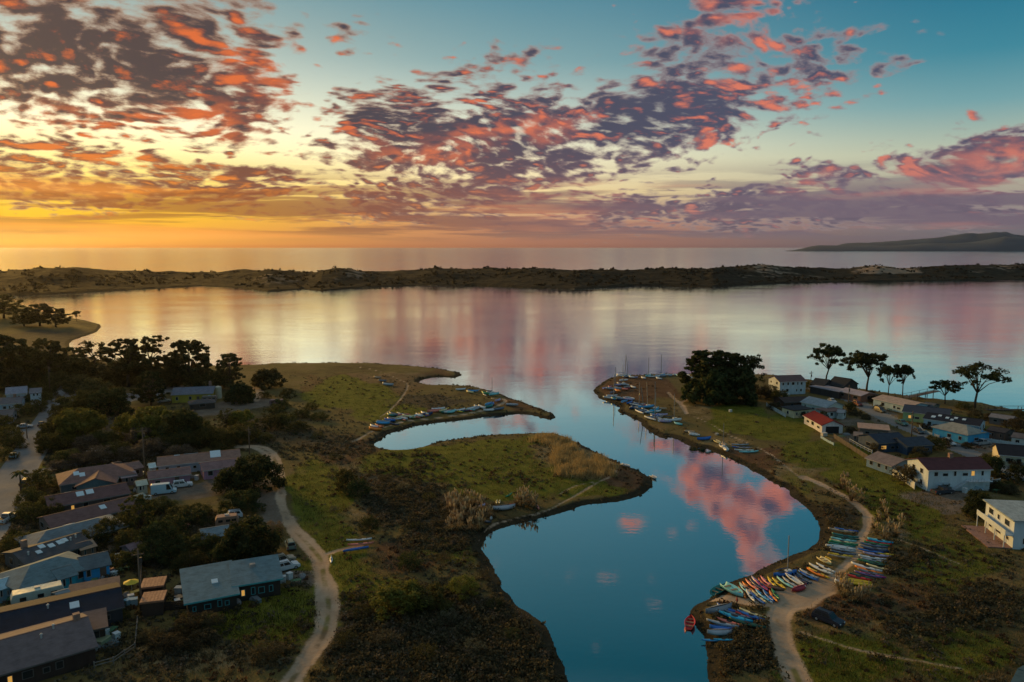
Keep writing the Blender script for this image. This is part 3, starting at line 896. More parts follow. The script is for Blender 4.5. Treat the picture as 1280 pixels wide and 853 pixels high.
def crown_lobes(kind, w, h, r):
    """centres and radii of the foliage lobes, and where the limbs run"""
    lobes = []
    if kind == 'round':                       # dense dome down to the ground
        for i in range(80):
            u = r.uniform(0, 2 * math.pi)
            zz = r.uniform(0.08, 0.92)
            rad = math.sqrt(max(0.0, 1 - (zz * 0.95) ** 2)) * (1 + 0.14 * math.sin(3 * u + zz * 5))
            q = r.uniform(0.55, 0.95)
            lobes.append(((math.cos(u) * rad * w * 0.5 * q, math.sin(u) * rad * w * 0.5 * q, zz * h * 0.9), w * r.uniform(0.045, 0.11), 0.85))
        lobes.append(((0, 0, h * 0.45), w * 0.3, 0.9))
    elif kind == 'pine':                      # rounded crown on a short trunk
        for i in range(150):
            u = r.uniform(0, 2 * math.pi); zz = r.uniform(0.16, 0.95)
            rad = math.sqrt(max(0.05, 1 - ((zz - 0.48) / 0.54) ** 2)) * (1 + 0.2 * math.sin(2 * u + zz * 7))
            q = math.sqrt(r.uniform(0.15, 1.0))
            lobes.append(((math.cos(u) * rad * w * 0.45 * q, math.sin(u) * rad * w * 0.45 * q, zz * h), w * r.uniform(0.03, 0.075), 0.7))
    elif kind == 'umbrella':                  # wind-shaped tops in ragged layers on bare leaning limbs
        arms = [(r.uniform(0, 2 * math.pi), r.uniform(0.10, 1.0), r.uniform(-0.17, 0.06)) for _ in range(17)]
        for u0, q0, dz in arms:
            cx, cy = math.cos(u0) * w * 0.40 * q0, math.sin(u0) * w * 0.40 * q0
            cz = h * (0.90 - 0.16 * q0 * q0 + dz)
            for k in range(9):
                lobes.append(((cx + r.normal(0, 0.075) * w + w * 0.04, cy + r.normal(0, 0.075) * w, cz + r.normal(0, 0.022) * h), w * r.uniform(0.022, 0.058), 0.72))
        for i in range(4):
            u = r.uniform(0, 2 * math.pi); q = r.uniform(0.22, 0.42); z0 = h * r.uniform(0.42, 0.66)
            for k in range(3):
                lobes.append(((math.cos(u) * w * q + r.normal(0, .03) * w, math.sin(u) * w * q + r.normal(0, .03) * w, z0 + r.normal(0, .02) * h), w * r.uniform(0.025, 0.05), 0.6))
    elif kind == 'eucalyptus':                # tall, open clusters with gaps, foliage hanging low
        for i in range(34):
            u0 = r.uniform(0, 2 * math.pi); zz = r.uniform(0.28, 0.95)
            rad = 0.25 + 0.75 * math.sin(math.pi * min(1, max(0, (zz - 0.15) / 0.85)))
            q = math.sqrt(r.uniform(0.05, 1.0))
            c = (math.cos(u0) * rad * w * 0.46 * q, math.sin(u0) * rad * w * 0.46 * q, zz * h)
            for k in range(7):
                lobes.append(((c[0] + r.normal(0, .05) * w, c[1] + r.normal(0, .05) * w, c[2] + r.normal(0, .03) * h), w * r.uniform(0.018, 0.05), 0.75))
    return lobes

def tree_meshes(kind, w, h, seed, leaves, leaf):
    r = np.random.default_rng(seed)
    lobes = crown_lobes(kind, w, h, r)
    tot = sum(l[1] ** 2 for l in lobes)
    P, N = [], []
    for (c, rad, flat) in lobes:
        n = max(8, int(leaves * rad * rad / tot))
        d = r.normal(0, 1, (n, 3)); d /= np.linalg.norm(d, axis=1, keepdims=True)
        rr = rad * r.uniform(0.35, 1.22, n)[:, None]
        p = d * rr * np.array([1, 1, flat]) + np.array(c)
        p[:, 2] = np.maximum(p[:, 2], 0.05)
        P.append(p); N.append(d)
    V, Fq, t = leaf_cards(np.concatenate(P), np.concatenate(N), leaf, r)
    crown = tint_mesh('crown', V, Fq, t)
    mb = MB()
    tr = max(0.12, h * 0.019)
    if kind in ('umbrella', 'eucalyptus'):
        fork = h * (0.34 if kind == 'umbrella' else 0.45)
        lean = r.uniform(-0.06, 0.06, 2) * h
        mb.tube([(0, 0, -0.4), (lean[0] * 0.3, lean[1] * 0.3, fork * 0.5), (lean[0], lean[1], fork)], [tr * 1.5, tr * 1.15, tr], 7)
        picks = list(range(0, len(lobes), max(1, len(lobes) // 13)))[:13]
        for i in picks:
            c = lobes[i][0]
            m1 = (lean[0] + (c[0] - lean[0]) * 0.45 + r.uniform(-.3, .3), lean[1] + (c[1] - lean[1]) * 0.45 + r.uniform(-.3, .3), fork + (c[2] - fork) * 0.62)
            mb.tube([(lean[0], lean[1], fork * 0.96), m1, c], [tr * 0.62, tr * 0.42, tr * 0.16], 5)
    else:
        mb.tube([(0, 0, -0.4), (0.1, 0.05, h * 0.35), (0, 0.1, h * 0.75)], [tr * 1.3, tr, tr * 0.4], 6)
        for i in range(0, len(lobes), 5):
            c = lobes[i][0]
            mb.tube([(0.05, 0.02, h * 0.25), (c[0] * 0.6, c[1] * 0.6, c[2] * 0.75), c], [tr * 0.5, tr * 0.3, tr * 0.1], 5)
    return mb.mesh('trunk', True), crown

LAND = [('pampas bend', 585, 650), ('lime-topped bush', 500, 755), ('twin green bushes', 440, 610), ('meadow spur kayaks', 450, 684), ('lone round bush', 461, 660), ('pond bank', 640, 740), ('dirt road foot', 400, 800), ('lagoon end', 480, 560), ('small lime bush', 578, 735), ('grey upturned boat', 630, 637),
        ('tall utility pole', 182, 600), ('pink van-side cottage', 205, 590), ('pale blue longhouse', 245, 570), ('brown hipped house', 118, 590), ('skylit purple roof', 105, 618), ('plain purple roof', 110, 638), ('grey-blue hip roof', 90, 660), ('cluttered dark roof', 60, 682),
        ('turquoise house', 50, 715), ('blue cottage', 115, 705), ('navy-roofed house', 70, 765), ('brown bungalow', 50, 815), ('plank carports', 192, 740), ('teal-roofed house', 290, 725), ('grey yard shed', 268, 665), ('orange-brown trailer', 284, 655), ('dirt yard', 250, 622), ('back-yard pole', 177, 760),
        ('patio umbrella', 131, 717), ('street palm', 26, 612), ('white pickup', 9, 650), ('pale blue car', 17, 570), ('silver sedan', 31, 533), ('low grey house', 0, 515), ('chimneyed white house', 10, 498), ('white street-end house', 20, 487), ('narrow white house', 45, 490), ('left driveway', 100, 585), ('lime willow', 103, 545),
        ('middle willow', 192, 545), ('small willow', 164, 545), ('dome cypress', 139, 512), ('broad cypress', 228, 550), ('road-bend pole', 312, 560), ('dirt turnaround', 305, 515), ('reddish trailer', 346, 505), ('thin pale tree', 283, 535), ('light green bush', 302, 532), ('dirt road bend', 340, 572), ('green meadow', 410, 500), ('yellow building', 245, 488),
        ('hidden pale car', 120, 566), ('grove', 60, 470), ('parking lot', 190, 495), ('lone marsh tree', 335, 482), ('yard fence', 260, 758), ('marsh scrub', 420, 560),
        ('white two-storey house', 985, 480), ('brown shed', 990, 500), ('cream cottage', 996, 516), ('red-roofed garage', 1028, 525), ('long white house', 1028, 502), ('tan-roofed building', 1125, 505), ('green house', 1140, 515), ('black skylit roof', 1195, 522), ('bright blue house', 1200, 538), ('cream garage', 1262, 565),
        ('dark blue house', 1105, 550), ('dark blue wing', 1138, 555), ('blue-ended cottage', 1115, 575), ('maroon-roofed house', 1190, 590), ('white board fence', 1124, 600), ('grey road sedan', 1258, 598), ('balcony house', 1260, 645), ('tan workshop', 1092, 535), ('open carport', 1038, 487), ('dark clump', 900, 490), ('dark pickup', 1178, 617)]
_USED = set()
def near_label(desc, px, py, w, mid):
    """says which one by its size and the two things it stands between"""
    d = sorted((math.hypot(px - x, (py - y) * 1.6), n) for n, x, y in LAND)
    size = 'small ' if w < mid * .8 else ('large ' if w > mid * 1.2 else '')
    for a, b in ((0, 1), (0, 2), (1, 2), (0, 3), (1, 3)):
        lb = '%s%s between the %s and the %s' % (size, desc, d[a][1], d[b][1])
        if lb not in _USED: break
    _USED.add(lb)
    return lb

_TREES = {}
def tree(name, kind, px, py, h, w, leafmat, label, group=None, cat='tree', leaves=8500, leaf=0.36, rz=None, variant=0):
    """a tree whose foot is at a place of the photograph, h metres high and w wide"""
    key = (kind, leaves, leaf, variant)
    W0, H0 = {'round': (10, 7), 'pine': (9, 12), 'umbrella': (15, 13), 'eucalyptus': (16, 20)}[kind]
    if key not in _TREES:
        _TREES[key] = tree_meshes(kind, W0, H0, 11 + 7 * variant + len(kind), leaves, leaf)
    tm, cm = _TREES[key]
    g = at(px, py)
    o = empty(name, (g.x, g.y, g.z - 0.05), rz if rz is not None else random.uniform(0, 6.28))
    o.scale = (w / W0, w / W0, h / H0)
    tag(o, label, cat, group)
    t = link('trunk', tm, None, o); t.data.materials or t.data.materials.append(BARK)
    c = bpy.data.objects.new('crown', cm); COL.objects.link(c); c.parent = o
    if len(cm.materials) == 0: cm.materials.append(leafmat)
    c.material_slots[0].link = 'OBJECT'; c.material_slots[0].material = leafmat
    return o

# ------------------------------------------------------------------ trees and shrubs one can point to
# wind-shaped cypresses along the bay shore
tree('cypress_tree', 'umbrella', 1032, 476, 17.5, 17, LEAF_DARK, 'flat-topped cypress behind the dark gabled house by the bay', None, variant=0, rz=0.6)
tree('cypress_tree', 'umbrella', 1083, 489, 17, 20, LEAF_DARK, 'broad umbrella-shaped cypress with bare forked trunk beside a brown shed', None, variant=1, rz=2.2)
tree('cypress_tree', 'umbrella', 1110, 496, 13.5, 9.5, LEAF_DARK, 'narrow leaning cypress on the bay shore, left of its twin', None, variant=2, rz=1.0)
tree('cypress_tree', 'umbrella', 1128, 496, 13.5, 10.5, LEAF_DARK, 'slim cypress with a low side branch near the pier', None, variant=3, rz=3.6)
tree('cypress_tree', 'umbrella', 1181, 505, 9.5, 12, LEAF_DARK, 'low flat cypress beside the largest shore cypress', None, variant=2, rz=4.2)
tree('cypress_tree', 'umbrella', 1218, 510, 17, 21, LEAF_DARK, 'largest spreading cypress on the grass by the bay', None, variant=4, rz=5.1, leaves=3400)
# the dark clump on the point
tree('cypress_tree', 'round', 893, 502, 15.5, 22, LEAF_DARK, 'broad low dome of foliage under the dark clump on the point', None, leaves=9000, leaf=0.45, rz=0.9, variant=2)
tree('cypress_tree', 'round', 916, 502, 15, 20, LEAF_DARK, 'low dome of foliage beneath the spreading tree on the point', None, leaves=9000, leaf=0.45, rz=2.9, variant=3)
tree('cypress_tree', 'pine', 884, 499, 19.5, 22, LEAF_DARK, 'dense dark rounded tree on the boat point', None, leaves=9500, leaf=0.42, rz=0.3)
tree('cypress_tree', 'pine', 906, 500, 18.5, 23, LEAF_DARK, 'dense dark tree in the middle of the clump on the point', None, leaves=9500, leaf=0.42, rz=2.0, variant=1)
tree('cypress_tree', 'umbrella', 934, 500, 17.5, 21, LEAF_DARK, 'spreading tree with bare trunks beside the dense clump on the point', None, variant=5, leaves=3400, rz=1.4)
# eucalyptus on the west side, against the glowing bay
GE = 'eucalyptus grove beside the street end'
for i, (x, y, h, w) in enumerate([(2, 486, 23, 20), (22, 480, 20, 20), (46, 478, 19, 20), (66, 484, 20, 17), (88, 476, 15, 18), (-22, 490, 23, 22)]):
    tree('eucalyptus_tree', 'eucalyptus', x, y, h, w, LEAF_EUC, near_label('tall eucalyptus', x, y, w, 20), GE, leaves=9500, leaf=0.56, variant=i % 3)
tree('eucalyptus_tree', 'eucalyptus', 117, 468, 16, 17, LEAF_EUC, 'open-branched eucalyptus with the bay shining through its crown', None, leaves=4675, leaf=0.49, variant=3)
tree('eucalyptus_tree', 'eucalyptus', 160, 484, 21, 24, LEAF_EUC, 'tall eucalyptus with ragged crown right behind the parking lot', None, leaves=8925, leaf=0.53, variant=1, rz=0.5)
tree('eucalyptus_tree', 'eucalyptus', 187, 484, 22, 22, LEAF_EUC, 'highest eucalyptus behind the yellow building, crown against the bay', None, leaves=8925, leaf=0.53, variant=2, rz=3.0)
tree('eucalyptus_tree', 'pine', 238, 484, 20, 21, LEAF_EUC, 'large dome-shaped tree behind the yellow building', None, leaves=9500, leaf=0.42)
tree('cypress_tree', 'pine', 288, 489, 16, 13, LEAF_EUC, 'pointed tree at the end of the yellow building', None, leaves=6375, leaf=0.42, variant=2)
tree('cypress_tree', 'pine', 215, 484, 15, 14, LEAF_EUC, 'smaller tree between the two tall ones behind the yellow building', None, leaves=6375, leaf=0.42, variant=1)
tree('cypress_tree', 'round', 335, 484, 8.5, 14, LEAF_EUC, 'low tree standing alone on the brown marsh edge', None, leaves=5525, leaf=0.42, variant=1)
tree('cypress_tree', 'pine', 189, 507, 13, 13, LEAF_DARK, 'dark pine with visible trunk in the parking lot', None, leaves=6375, leaf=0.42, variant=3)
tree('cypress_tree', 'round', 300, 503, 8, 12, LEAF_DARK, 'dark spreading tree between yellow building and dirt turnaround', None, leaves=5525, leaf=0.42, variant=2)
for i, (x, y, h, w) in enumerate([(5, 398, 20, 28), (-25, 402, 20, 28), (50, 408, 17, 26), (70, 409, 14, 22), (30, 408, 13, 20)]):
    tree('eucalyptus_tree', 'pine', x, y, h, w, LEAF_EUC, 'hazy tree on the far headland across the cove', 'trees on the far headland', leaves=6375, leaf=0.42, variant=i % 3)
tree('cypress_tree', 'umbrella', 96, 402, 9, 9, LEAF_EUC, 'tiny lone tree on the tip of the far headland', None, variant=2)
GN = 'undergrowth below the eucalyptus grove'
for x, y, h, w in [(0, 476, 12, 18), (18, 470, 12, 18), (36, 466, 12, 18), (54, 472, 11, 17), (76, 468, 10, 16), (98, 474, 9, 15), (122, 476, 8, 14), (142, 482, 8, 14), (12, 488, 10, 15), (40, 484, 8, 12), (70, 486, 8, 12), (100, 490, 8, 13), (120, 496, 8, 13), (205, 484, 9, 14), (255, 486, 9, 14), (225, 480, 9, 14), (270, 484, 8, 13), (175, 478, 9, 15), (150, 470, 9, 15)]:
    tree('undergrowth_tree', 'round', x, y, h, w, LEAF_EUC, near_label('dark undergrowth tree', x, y, w, 15), GN, leaves=3750, leaf=0.44, variant=random.randrange(4))
# the green belt between street and dirt turnaround
tree('cypress_tree', 'round', 139, 517, 10, 16, LEAF_DARK, 'dark green dome-shaped cypress beside the street', None, leaves=7650, leaf=0.35, variant=0)
tree('willow_tree', 'round', 103, 552, 11, 17, LEAF_LIME, 'yellow-green willow beside the street', None, leaves=7650, leaf=0.35, variant=1)
tree('willow_tree', 'round', 192, 549, 11, 18, LEAF_LIME, 'yellow-green willow in the middle of the thicket', None, leaves=7650, leaf=0.35, variant=2)
tree('willow_tree', 'round', 164, 546, 8, 12, LEAF_LIME, 'smaller yellow-green willow between two larger ones', None, leaves=5525, leaf=0.35, variant=3)
tree('willow_tree', 'round', 302, 533, 6, 10, LEAF_LIME, 'light green bush at the edge of the dirt turnaround', None, leaves=4250, leaf=0.35, variant=1)
tree('willow_tree', 'pine', 283, 535, 6.5, 7, LEAF_OLIVE, 'thin pale green tree at the edge of the dirt turnaround', None, leaves=1912, leaf=0.35, variant=4)
tree('cypress_tree', 'round', 228, 553, 11, 16, LEAF_DARK, 'broad dark cypress right of the yellow-green willow', None, leaves=7650, leaf=0.35, variant=3)
GH = 'dark trees along the street'
for x, y, h, w in [(72, 550, 8, 12), (88, 520, 8, 12), (66, 565, 6, 10), (110, 512, 8, 12), (84, 536, 7, 11)]:
    tree('street_tree', 'round', x, y, h, w, LEAF_OLIVE, near_label('dark olive tree', x, y, w, 11), GH, leaves=5525, leaf=0.35, variant=random.randrange(4))
GB = 'bushes of the thicket above the roofs'
for x, y, h, w, m in [(85, 578, 4, 9, 0), (105, 582, 4, 9, 1), (125, 578, 5, 10, 1), (148, 572, 5, 10, 0), (165, 574, 4.5, 9, 1), (190, 568, 5, 11, 1), (215, 562, 5, 10, 0), (238, 560, 5.5, 11, 0), (262, 556, 6, 11, 0), (285, 557, 6, 12, 0), (305, 552, 6, 11, 0),
                      (110, 564, 5, 10, 1), (135, 560, 6, 11, 0), (175, 556, 6, 11, 1), (250, 545, 6, 10, 0), (205, 552, 6, 10, 0), (72, 588, 3, 6, 1), (225, 572, 4, 9, 1)]:
    tree('bush', 'round', x, y, h, w, [LEAF_OLIVE, LEAF_GREY][m], near_label(['olive green bush', 'bare grey-brown bush'][m], x, y, w, 10), [GB, GB + ', bare'][m], 'bush', leaves=4250, leaf=0.30, variant=random.randrange(4))
GM = 'bushes at the meadow edge by the turnaround'
for x, y, h, w in [(338, 536, 5, 10), (358, 533, 5, 9), (345, 522, 5, 9), (372, 540, 4, 8), (352, 510, 4, 7), (378, 522, 3.5, 7), (360, 497, 4, 7), (332, 552, 3, 7), (390, 512, 3, 6), (400, 525, 3, 7), (330, 498, 3, 6)]:
    tree('bush', 'round', x, y, h, w, LEAF_OLIVE, near_label('olive bush', x, y, w, 8), GM, 'bush', leaves=3187, leaf=0.30, variant=random.randrange(4))
# round cypresses by the dirt road and in the yards
tree('cypress_tree', 'round', 318, 612, 9, 14.5, LEAF_DARK, 'big round dark cypress in the bend of the dirt road', None, leaves=9500, leaf=0.30, variant=0)
tree('cypress_tree', 'round', 288, 615, 6.5, 9, LEAF_DARK, 'smaller cypress touching the big round one by the dirt road', None, leaves=5525, leaf=0.30, variant=1)
tree('cypress_tree', 'round', 302, 640, 5.5, 9.5, LEAF_DARK, 'low cypress beside the parked grey jeep', None, leaves=5525, leaf=0.30, variant=2)
tree('cypress_tree', 'round', 312, 703, 9, 12.5, LEAF_DARK, 'large dark tree right behind the teal-roofed house', None, leaves=9500, leaf=0.30, variant=3)
tree('cypress_tree', 'round', 285, 706, 5, 7, LEAF_DARK, 'lower dark tree behind the skylight of the teal-roofed house', None, leaves=4675, leaf=0.30, variant=1)
tree('bush', 'round', 342, 668, 3.2, 4.5, LEAF_TAN, 'tan dry bush beside the dirt road', None, 'bush', leaves=2762, leaf=0.25, variant=2)
tree('palm_like_tree', 'pine', 175, 672, 9, 7.5, LEAF_OLIVE, 'shaggy olive tree beside the utility pole in the yards', None, leaves=3612, leaf=0.39, variant=2)
GY = 'dark trees in the back yards'
for x, y, h, w in [(200, 690, 6.5, 10), (190, 705, 5, 8), (215, 668, 4, 8), (240, 655, 3.5, 8), (200, 640, 3.5, 8), (225, 648, 3, 7), (255, 690, 4, 8), (238, 712, 4, 7), (220, 700, 4, 8), (248, 645, 3, 6), (150, 712, 3.5, 6), (165, 690, 5, 7)]:
    tree('yard_tree', 'round', x, y, h, w, LEAF_OLIVE if w < 8 else LEAF_DARK, near_label('dark leafy tree', x, y, w, 7.5), GY, leaves=4250, leaf=0.30, variant=random.randrange(4))
GF = 'trees between the left houses'
for x, y, h, w in [(117, 684, 5, 6.5), (134, 676, 5, 6), (145, 670, 5, 6.5), (50, 612, 5.5, 8), (36, 650, 4.5, 7), (60, 642, 4.5, 7), (22, 690, 4, 7), (140, 775, 3.5, 5), (38, 632, 4.5, 7), (68, 650, 4, 6), (91, 726, 2.4, 3.6), (160, 660, 4, 6)]:
    tree('yard_tree', 'round', x, y, h, w, LEAF_OLIVE, near_label('olive yard tree', x, y, w, 6.8), GF, leaves=3825, leaf=0.28, variant=random.randrange(4))
GU = 'bushes by the left street houses'
for x, y, h, w in [(30, 520, 5, 9), (45, 515, 5, 8), (38, 505, 4, 7), (8, 555, 6, 10), (20, 560, 4, 7), (5, 575, 4, 7), (55, 505, 5, 8), (2, 540, 6, 10), (62, 498, 5, 8), (44, 492, 5, 8)]:
    tree('bush', 'round', x, y, h, w, LEAF_OLIVE, near_label('dark garden bush', x, y, w, 8), GU, 'bush', leaves=3187, leaf=0.30, variant=random.randrange(4))
GL = 'dark bushes on the slope below the fence'
for x, y, h, w in [(238, 792, 3.6, 6), (262, 788, 3.2, 5), (205, 812, 2.6, 5), (225, 815, 2.2, 4), (255, 805, 2.4, 5), (190, 800, 2.2, 4.5), (335, 822, 2.4, 6)]:
    tree('bush', 'round', x, y, h, w, LEAF_SCRUB, near_label('dark slope bush', x, y, w, 5), GL, 'bush', leaves=3825, leaf=0.26, variant=random.randrange(4))
# bushes on the marsh
tree('bush', 'round', 432, 613, 5.8, 6.5, LEAF_OLIVE, 'taller of two joined green bushes on the marsh', None, 'bush', leaves=4675, leaf=0.26, variant=0)
tree('bush', 'round', 447, 620, 4.8, 6.2, LEAF_DARK, 'lower of two joined green bushes on the marsh', None, 'bush', leaves=4675, leaf=0.26, variant=2)
tree('bush', 'round', 461, 664, 3.6, 5.0, LEAF_DARK, 'small round dark bush alone on the marsh', None, 'bush', leaves=3825, leaf=0.24, variant=1)
tree('bush', 'round', 512, 710, 3.4, 5.2, LEAF_DARK, 'round dark bush with pale top above the lime bush', None, 'bush', leaves=3825, leaf=0.24, variant=3)
tree('bush', 'round', 500, 764, 5.2, 10.5, LEAF_LIME, 'wide lime-topped bush on the dark scrub', None, 'bush', leaves=9500, leaf=0.26, variant=0)
tree('bush', 'round', 534, 762, 4.6, 8.0, LEAF_OLIVE, 'olive bush joined to the wide lime-topped one', None, 'bush', leaves=7650, leaf=0.26, variant=2)
tree('bush', 'round', 578, 744, 3.6, 6.2, LEAF_LIME, 'smaller lime-topped bush near the pond bank', None, 'bush', leaves=5100, leaf=0.24, variant=1)
GS = 'rounded shrubs of the marsh'
for x, y, h, w in [(482, 602, 2.4, 4), (504, 614, 2.2, 4.4), (522, 600, 1.8, 3.4), (536, 626, 2.2, 4), (492, 636, 2.0, 3.6), (546, 656, 1.8, 3.4), (474, 700, 1.8, 3.2), (604, 724, 2.0, 3.4), (560, 778, 2.4, 4.4), (618, 762, 2.0, 3.6), (452, 772, 2.2, 4), (432, 806, 2.4, 4.2), (640, 800, 2.0, 3.8), (482, 806, 2.4, 4.4), (532, 826, 2.6, 5), (592, 816, 2.2, 4.2), (418, 575, 2.2, 4.4), (398, 548, 2.4, 5), (440, 556, 1.6, 4), (500, 590, 1.8, 4), (418, 640, 1.6, 3), (556, 700, 1.8, 3.4), (520, 660, 1.6, 3)]:
    tree('shrub', 'round', x, y, h, w, random.choice((LEAF_OLIVE, LEAF_SCRUB, LEAF_SAGE, LEAF_DARK)), near_label('rounded marsh shrub', x, y, w, 4), GS, 'shrub', leaves=1500, leaf=.26, variant=random.randrange(4))
# around the right houses
tree('bush', 'round', 1224, 645, 6.2, 7.5, LEAF_DARK, 'big dark round bush beside the white balcony house', None, 'bush', leaves=7650, leaf=0.28, variant=3)
tree('bush', 'round', 1140, 603, 5.0, 9.5, LEAF_SCRUB, 'brown-green spreading tree inside the white fence', None, 'tree', leaves=5525, leaf=0.28, variant=1)
tree('bush', 'round', 1166, 562, 4.6, 7, LEAF_OLIVE, 'green garden tree behind the dark blue house', None, 'tree', leaves=3825, leaf=0.30, variant=0)
tree('bush', 'round', 1240, 594, 6.2, 7.0, LEAF_DARK, 'dark tree hiding the corner of the maroon-roofed house', None, 'tree', leaves=5525, leaf=0.30, variant=2)
tree('bush', 'round', 1272, 603, 5, 6, LEAF_DARK, 'round dark bush beside the right road', None, 'bush', leaves=3825, leaf=0.30, variant=1)
tree('bush', 'round', 1062, 516, 4.5, 5.5, LEAF_DARK, 'rounded dark bush on the lawn behind the red-roofed garage', None, 'bush', leaves=3187, leaf=0.30, variant=1)
tree('bush', 'round', 1030, 528, 4.6, 4.0, LEAF_OLIVE, 'small palm-like tree poking up behind the red roof', None, 'tree', leaves=2337, leaf=0.30, variant=2)
GR = 'bushes between the right houses'
for x, y, h, w in [(960, 498, 6, 9), (975, 502, 5, 8), (985, 490, 4, 7), (1015, 488, 4, 9), (1096, 565, 3, 5), (1128, 562, 3.4, 6), (1150, 572, 3.4, 6), (1120, 512, 3, 6), (1105, 508, 3, 5), (1200, 594, 3, 6), (1215, 604, 3, 6), (1178, 612, 2.4, 5), (1255, 615, 3, 6), (950, 497, 6, 9), (1180, 558, 3, 5), (968, 512, 3, 6), (1270, 540, 5, 8), (1235, 545, 3, 5), (1002, 522, 2.5, 4), (1050, 520, 2.5, 4), (1070, 520, 2.5, 5), (1082, 524, 2, 4), (1064, 541, 2, 4), (1078, 552, 2, 4), (1112, 552, 2.4, 4), (1136, 566, 3, 5), (1143, 578, 3, 5), (1110, 588, 2.2, 4), (1092, 502, 2.6, 5), (1098, 512, 2.2, 4), (1158, 536, 2, 4), (1172, 538, 2.4, 4), (1220, 522, 3, 6), (1240, 526, 3, 6), (1260, 532, 3, 6), (1232, 580, 3, 5), (1248, 572, 2, 4), (1268, 584, 2.4, 4), (1190, 608, 2.2, 5), (1164, 606, 2.4, 5), (1240, 612, 2.6, 5), (1262, 618, 2.6, 5), (1210, 560, 2, 4), (1045, 496, 3, 5), (1088, 496, 3, 5), (1205, 512, 3, 6), (1275, 522, 3, 6)]:
    tree('bush', 'round', x, y, h, w, LEAF_OLIVE if x % 2 else LEAF_SCRUB, near_label('dark garden bush', x, y, w, 6.3), GR, 'bush', leaves=3187, leaf=0.30, variant=random.randrange(4))

# ------------------------------------------------------------------ palm and agave by the street
def palm(px, py, h, label):
    g = at(px, py)
    o = empty('palm_tree', g); tag(o, label, 'palm')
    MB().tube([(0, 0, -0.3), (0.1, 0, h * 0.5), (0.05, 0.1, h)], [0.24, 0.18, 0.16], 7).obj('trunk', BARK, o, True)
    r = np.random.default_rng(5)
    for k in range(15):
        a = 2 * math.pi * k / 15 + r.uniform(-.15, .15); up = r.uniform(0.1, 1.0); L = r.uniform(2.2, 2.9)
        V = []; n = 7
        for i in range(n):
            t = i / (n - 1)
            rr = L * t * (0.95 - 0.1 * up); zz = h + L * (up * t - (0.55 + 0.5 * up) * t * t)
            wd = 0.42 * math.sin(math.pi * min(1, t * 0.85 + 0.12))
            c = Vector((math.cos(a) * rr + .05, math.sin(a) * rr + .1, zz)); s = Vector((-math.sin(a), math.cos(a), 0)) * wd
            V += [c - s + Vector((0, 0, -wd * .5)), c, c + s + Vector((0, 0, -wd * .5))]
        Fq = []
        for i in range(n - 1):
            Fq += [[i * 3, i * 3 + 1, i * 3 + 4, i * 3 + 3], [i * 3 + 1, i * 3 + 2, i * 3 + 5, i * 3 + 4]]
        link('frond', tint_mesh('frond', np.array([tuple(p) for p in V]), np.array(Fq), r.uniform(0, 1, len(V))), LEAF_OLIVE, o)
palm(26, 616, 5.0, 'fan-crowned palm beside the left street corner')
def agave(px, py, s, label):
    g = at(px, py)
    o = empty('agave_plant', g); tag(o, label, 'plant')
    r = np.random.default_rng(9)
    for k in range(22):
        a = r.uniform(0, 6.28); up = r.uniform(0.25, 1.3); L = s * r.uniform(0.8, 1.1)
        d = Vector((math.cos(a) * math.cos(up), math.sin(a) * math.cos(up), math.sin(up))); sd_ = Vector((-math.sin(a), math.cos(a), 0)) * s * 0.08
        V = [-sd_, sd_, d * L * .55 + sd_ * 1.2, d * L, d * L * .55 - sd_ * 1.2]
        me = bpy.data.meshes.new('leaf'); me.from_pydata([tuple(p) for p in V], [], [(0, 1, 2, 3, 4)])
        link('leaf', me, LEAF_DARK, o)
agave(18, 676, 3.0, 'spiky dark agave in front of the left street houses')

# ------------------------------------------------------------------ pampas grass
def pampas_meshes(seed):
    r = np.random.default_rng(seed)
    V, Fq, t = [], [], []
    for k in range(90):
        a = r.uniform(0, 6.28); L = r.uniform(1.0, 1.7); out = r.uniform(0.3, 1.0)
        d = np.array([math.cos(a), math.sin(a), 0]); s = np.array([-math.sin(a), math.cos(a), 0]) * 0.05
        p0 = d * r.uniform(0, .25); p1 = p0 + d * out * L * .45 + np.array([0, 0, L * .75]); p2 = p0 + d * out * L + np.array([0, 0, L * (1.0 - .55 * out)])
        b = len(V); V += [p0 - s, p0 + s, p1 + s, p1 - s, p2 + s * .3, p2 - s * .3]
        Fq += [[b, b + 1, b + 2, b + 3], [b + 3, b + 2, b + 4, b + 5]]; t += [r.uniform(0, 1)] * 6
    leaves = tint_mesh('leaves', np.array(V), np.array(Fq), np.array(t))
    plumes = []
    for k in range(13):
        a = r.uniform(0, 6.28); o = r.uniform(0.1, .8); hh = r.uniform(1.6, 2.5); Lp = r.uniform(.6, .85); wd = r.uniform(.10, .16)
        base = np.array([math.cos(a) * o * .8, math.sin(a) * o * .8, hh]); dirv = np.array([math.cos(a) * o * .25, math.sin(a) * o * .25, 1.0]); dirv /= np.linalg.norm(dirv)
        plumes.append((base, dirv, Lp, wd))
    return leaves, plumes
_PAMP = [pampas_meshes(s) for s in (1, 2, 3)]
def plume_mesh(base, dirv, Lp, wd):
    mb = MB()
    p = [Vector(base - dirv * (base[2] * .98)), Vector(base)]
    mb.tube([p[0], p[1]], [0.015, 0.012], 3)
    b = Vector(base); d = Vector(dirv)
    mb.tube([b, b + d * Lp * .3, b + d * Lp * .65, b + d * Lp], [0.03, wd, wd * .85, 0.02], 5)
    me = mb.mesh('plume', True)
    at_ = me.attributes.new('tint', 'FLOAT', 'POINT'); at_.data.foreach_set('value', np.random.default_rng(int(wd * 1e5)).uniform(0, 1, len(me.vertices)).astype(np.float32))
    me.materials.append(PLUME)
    return me
_PLM = [[plume_mesh(*q) for q in pm[1]] for pm in _PAMP]
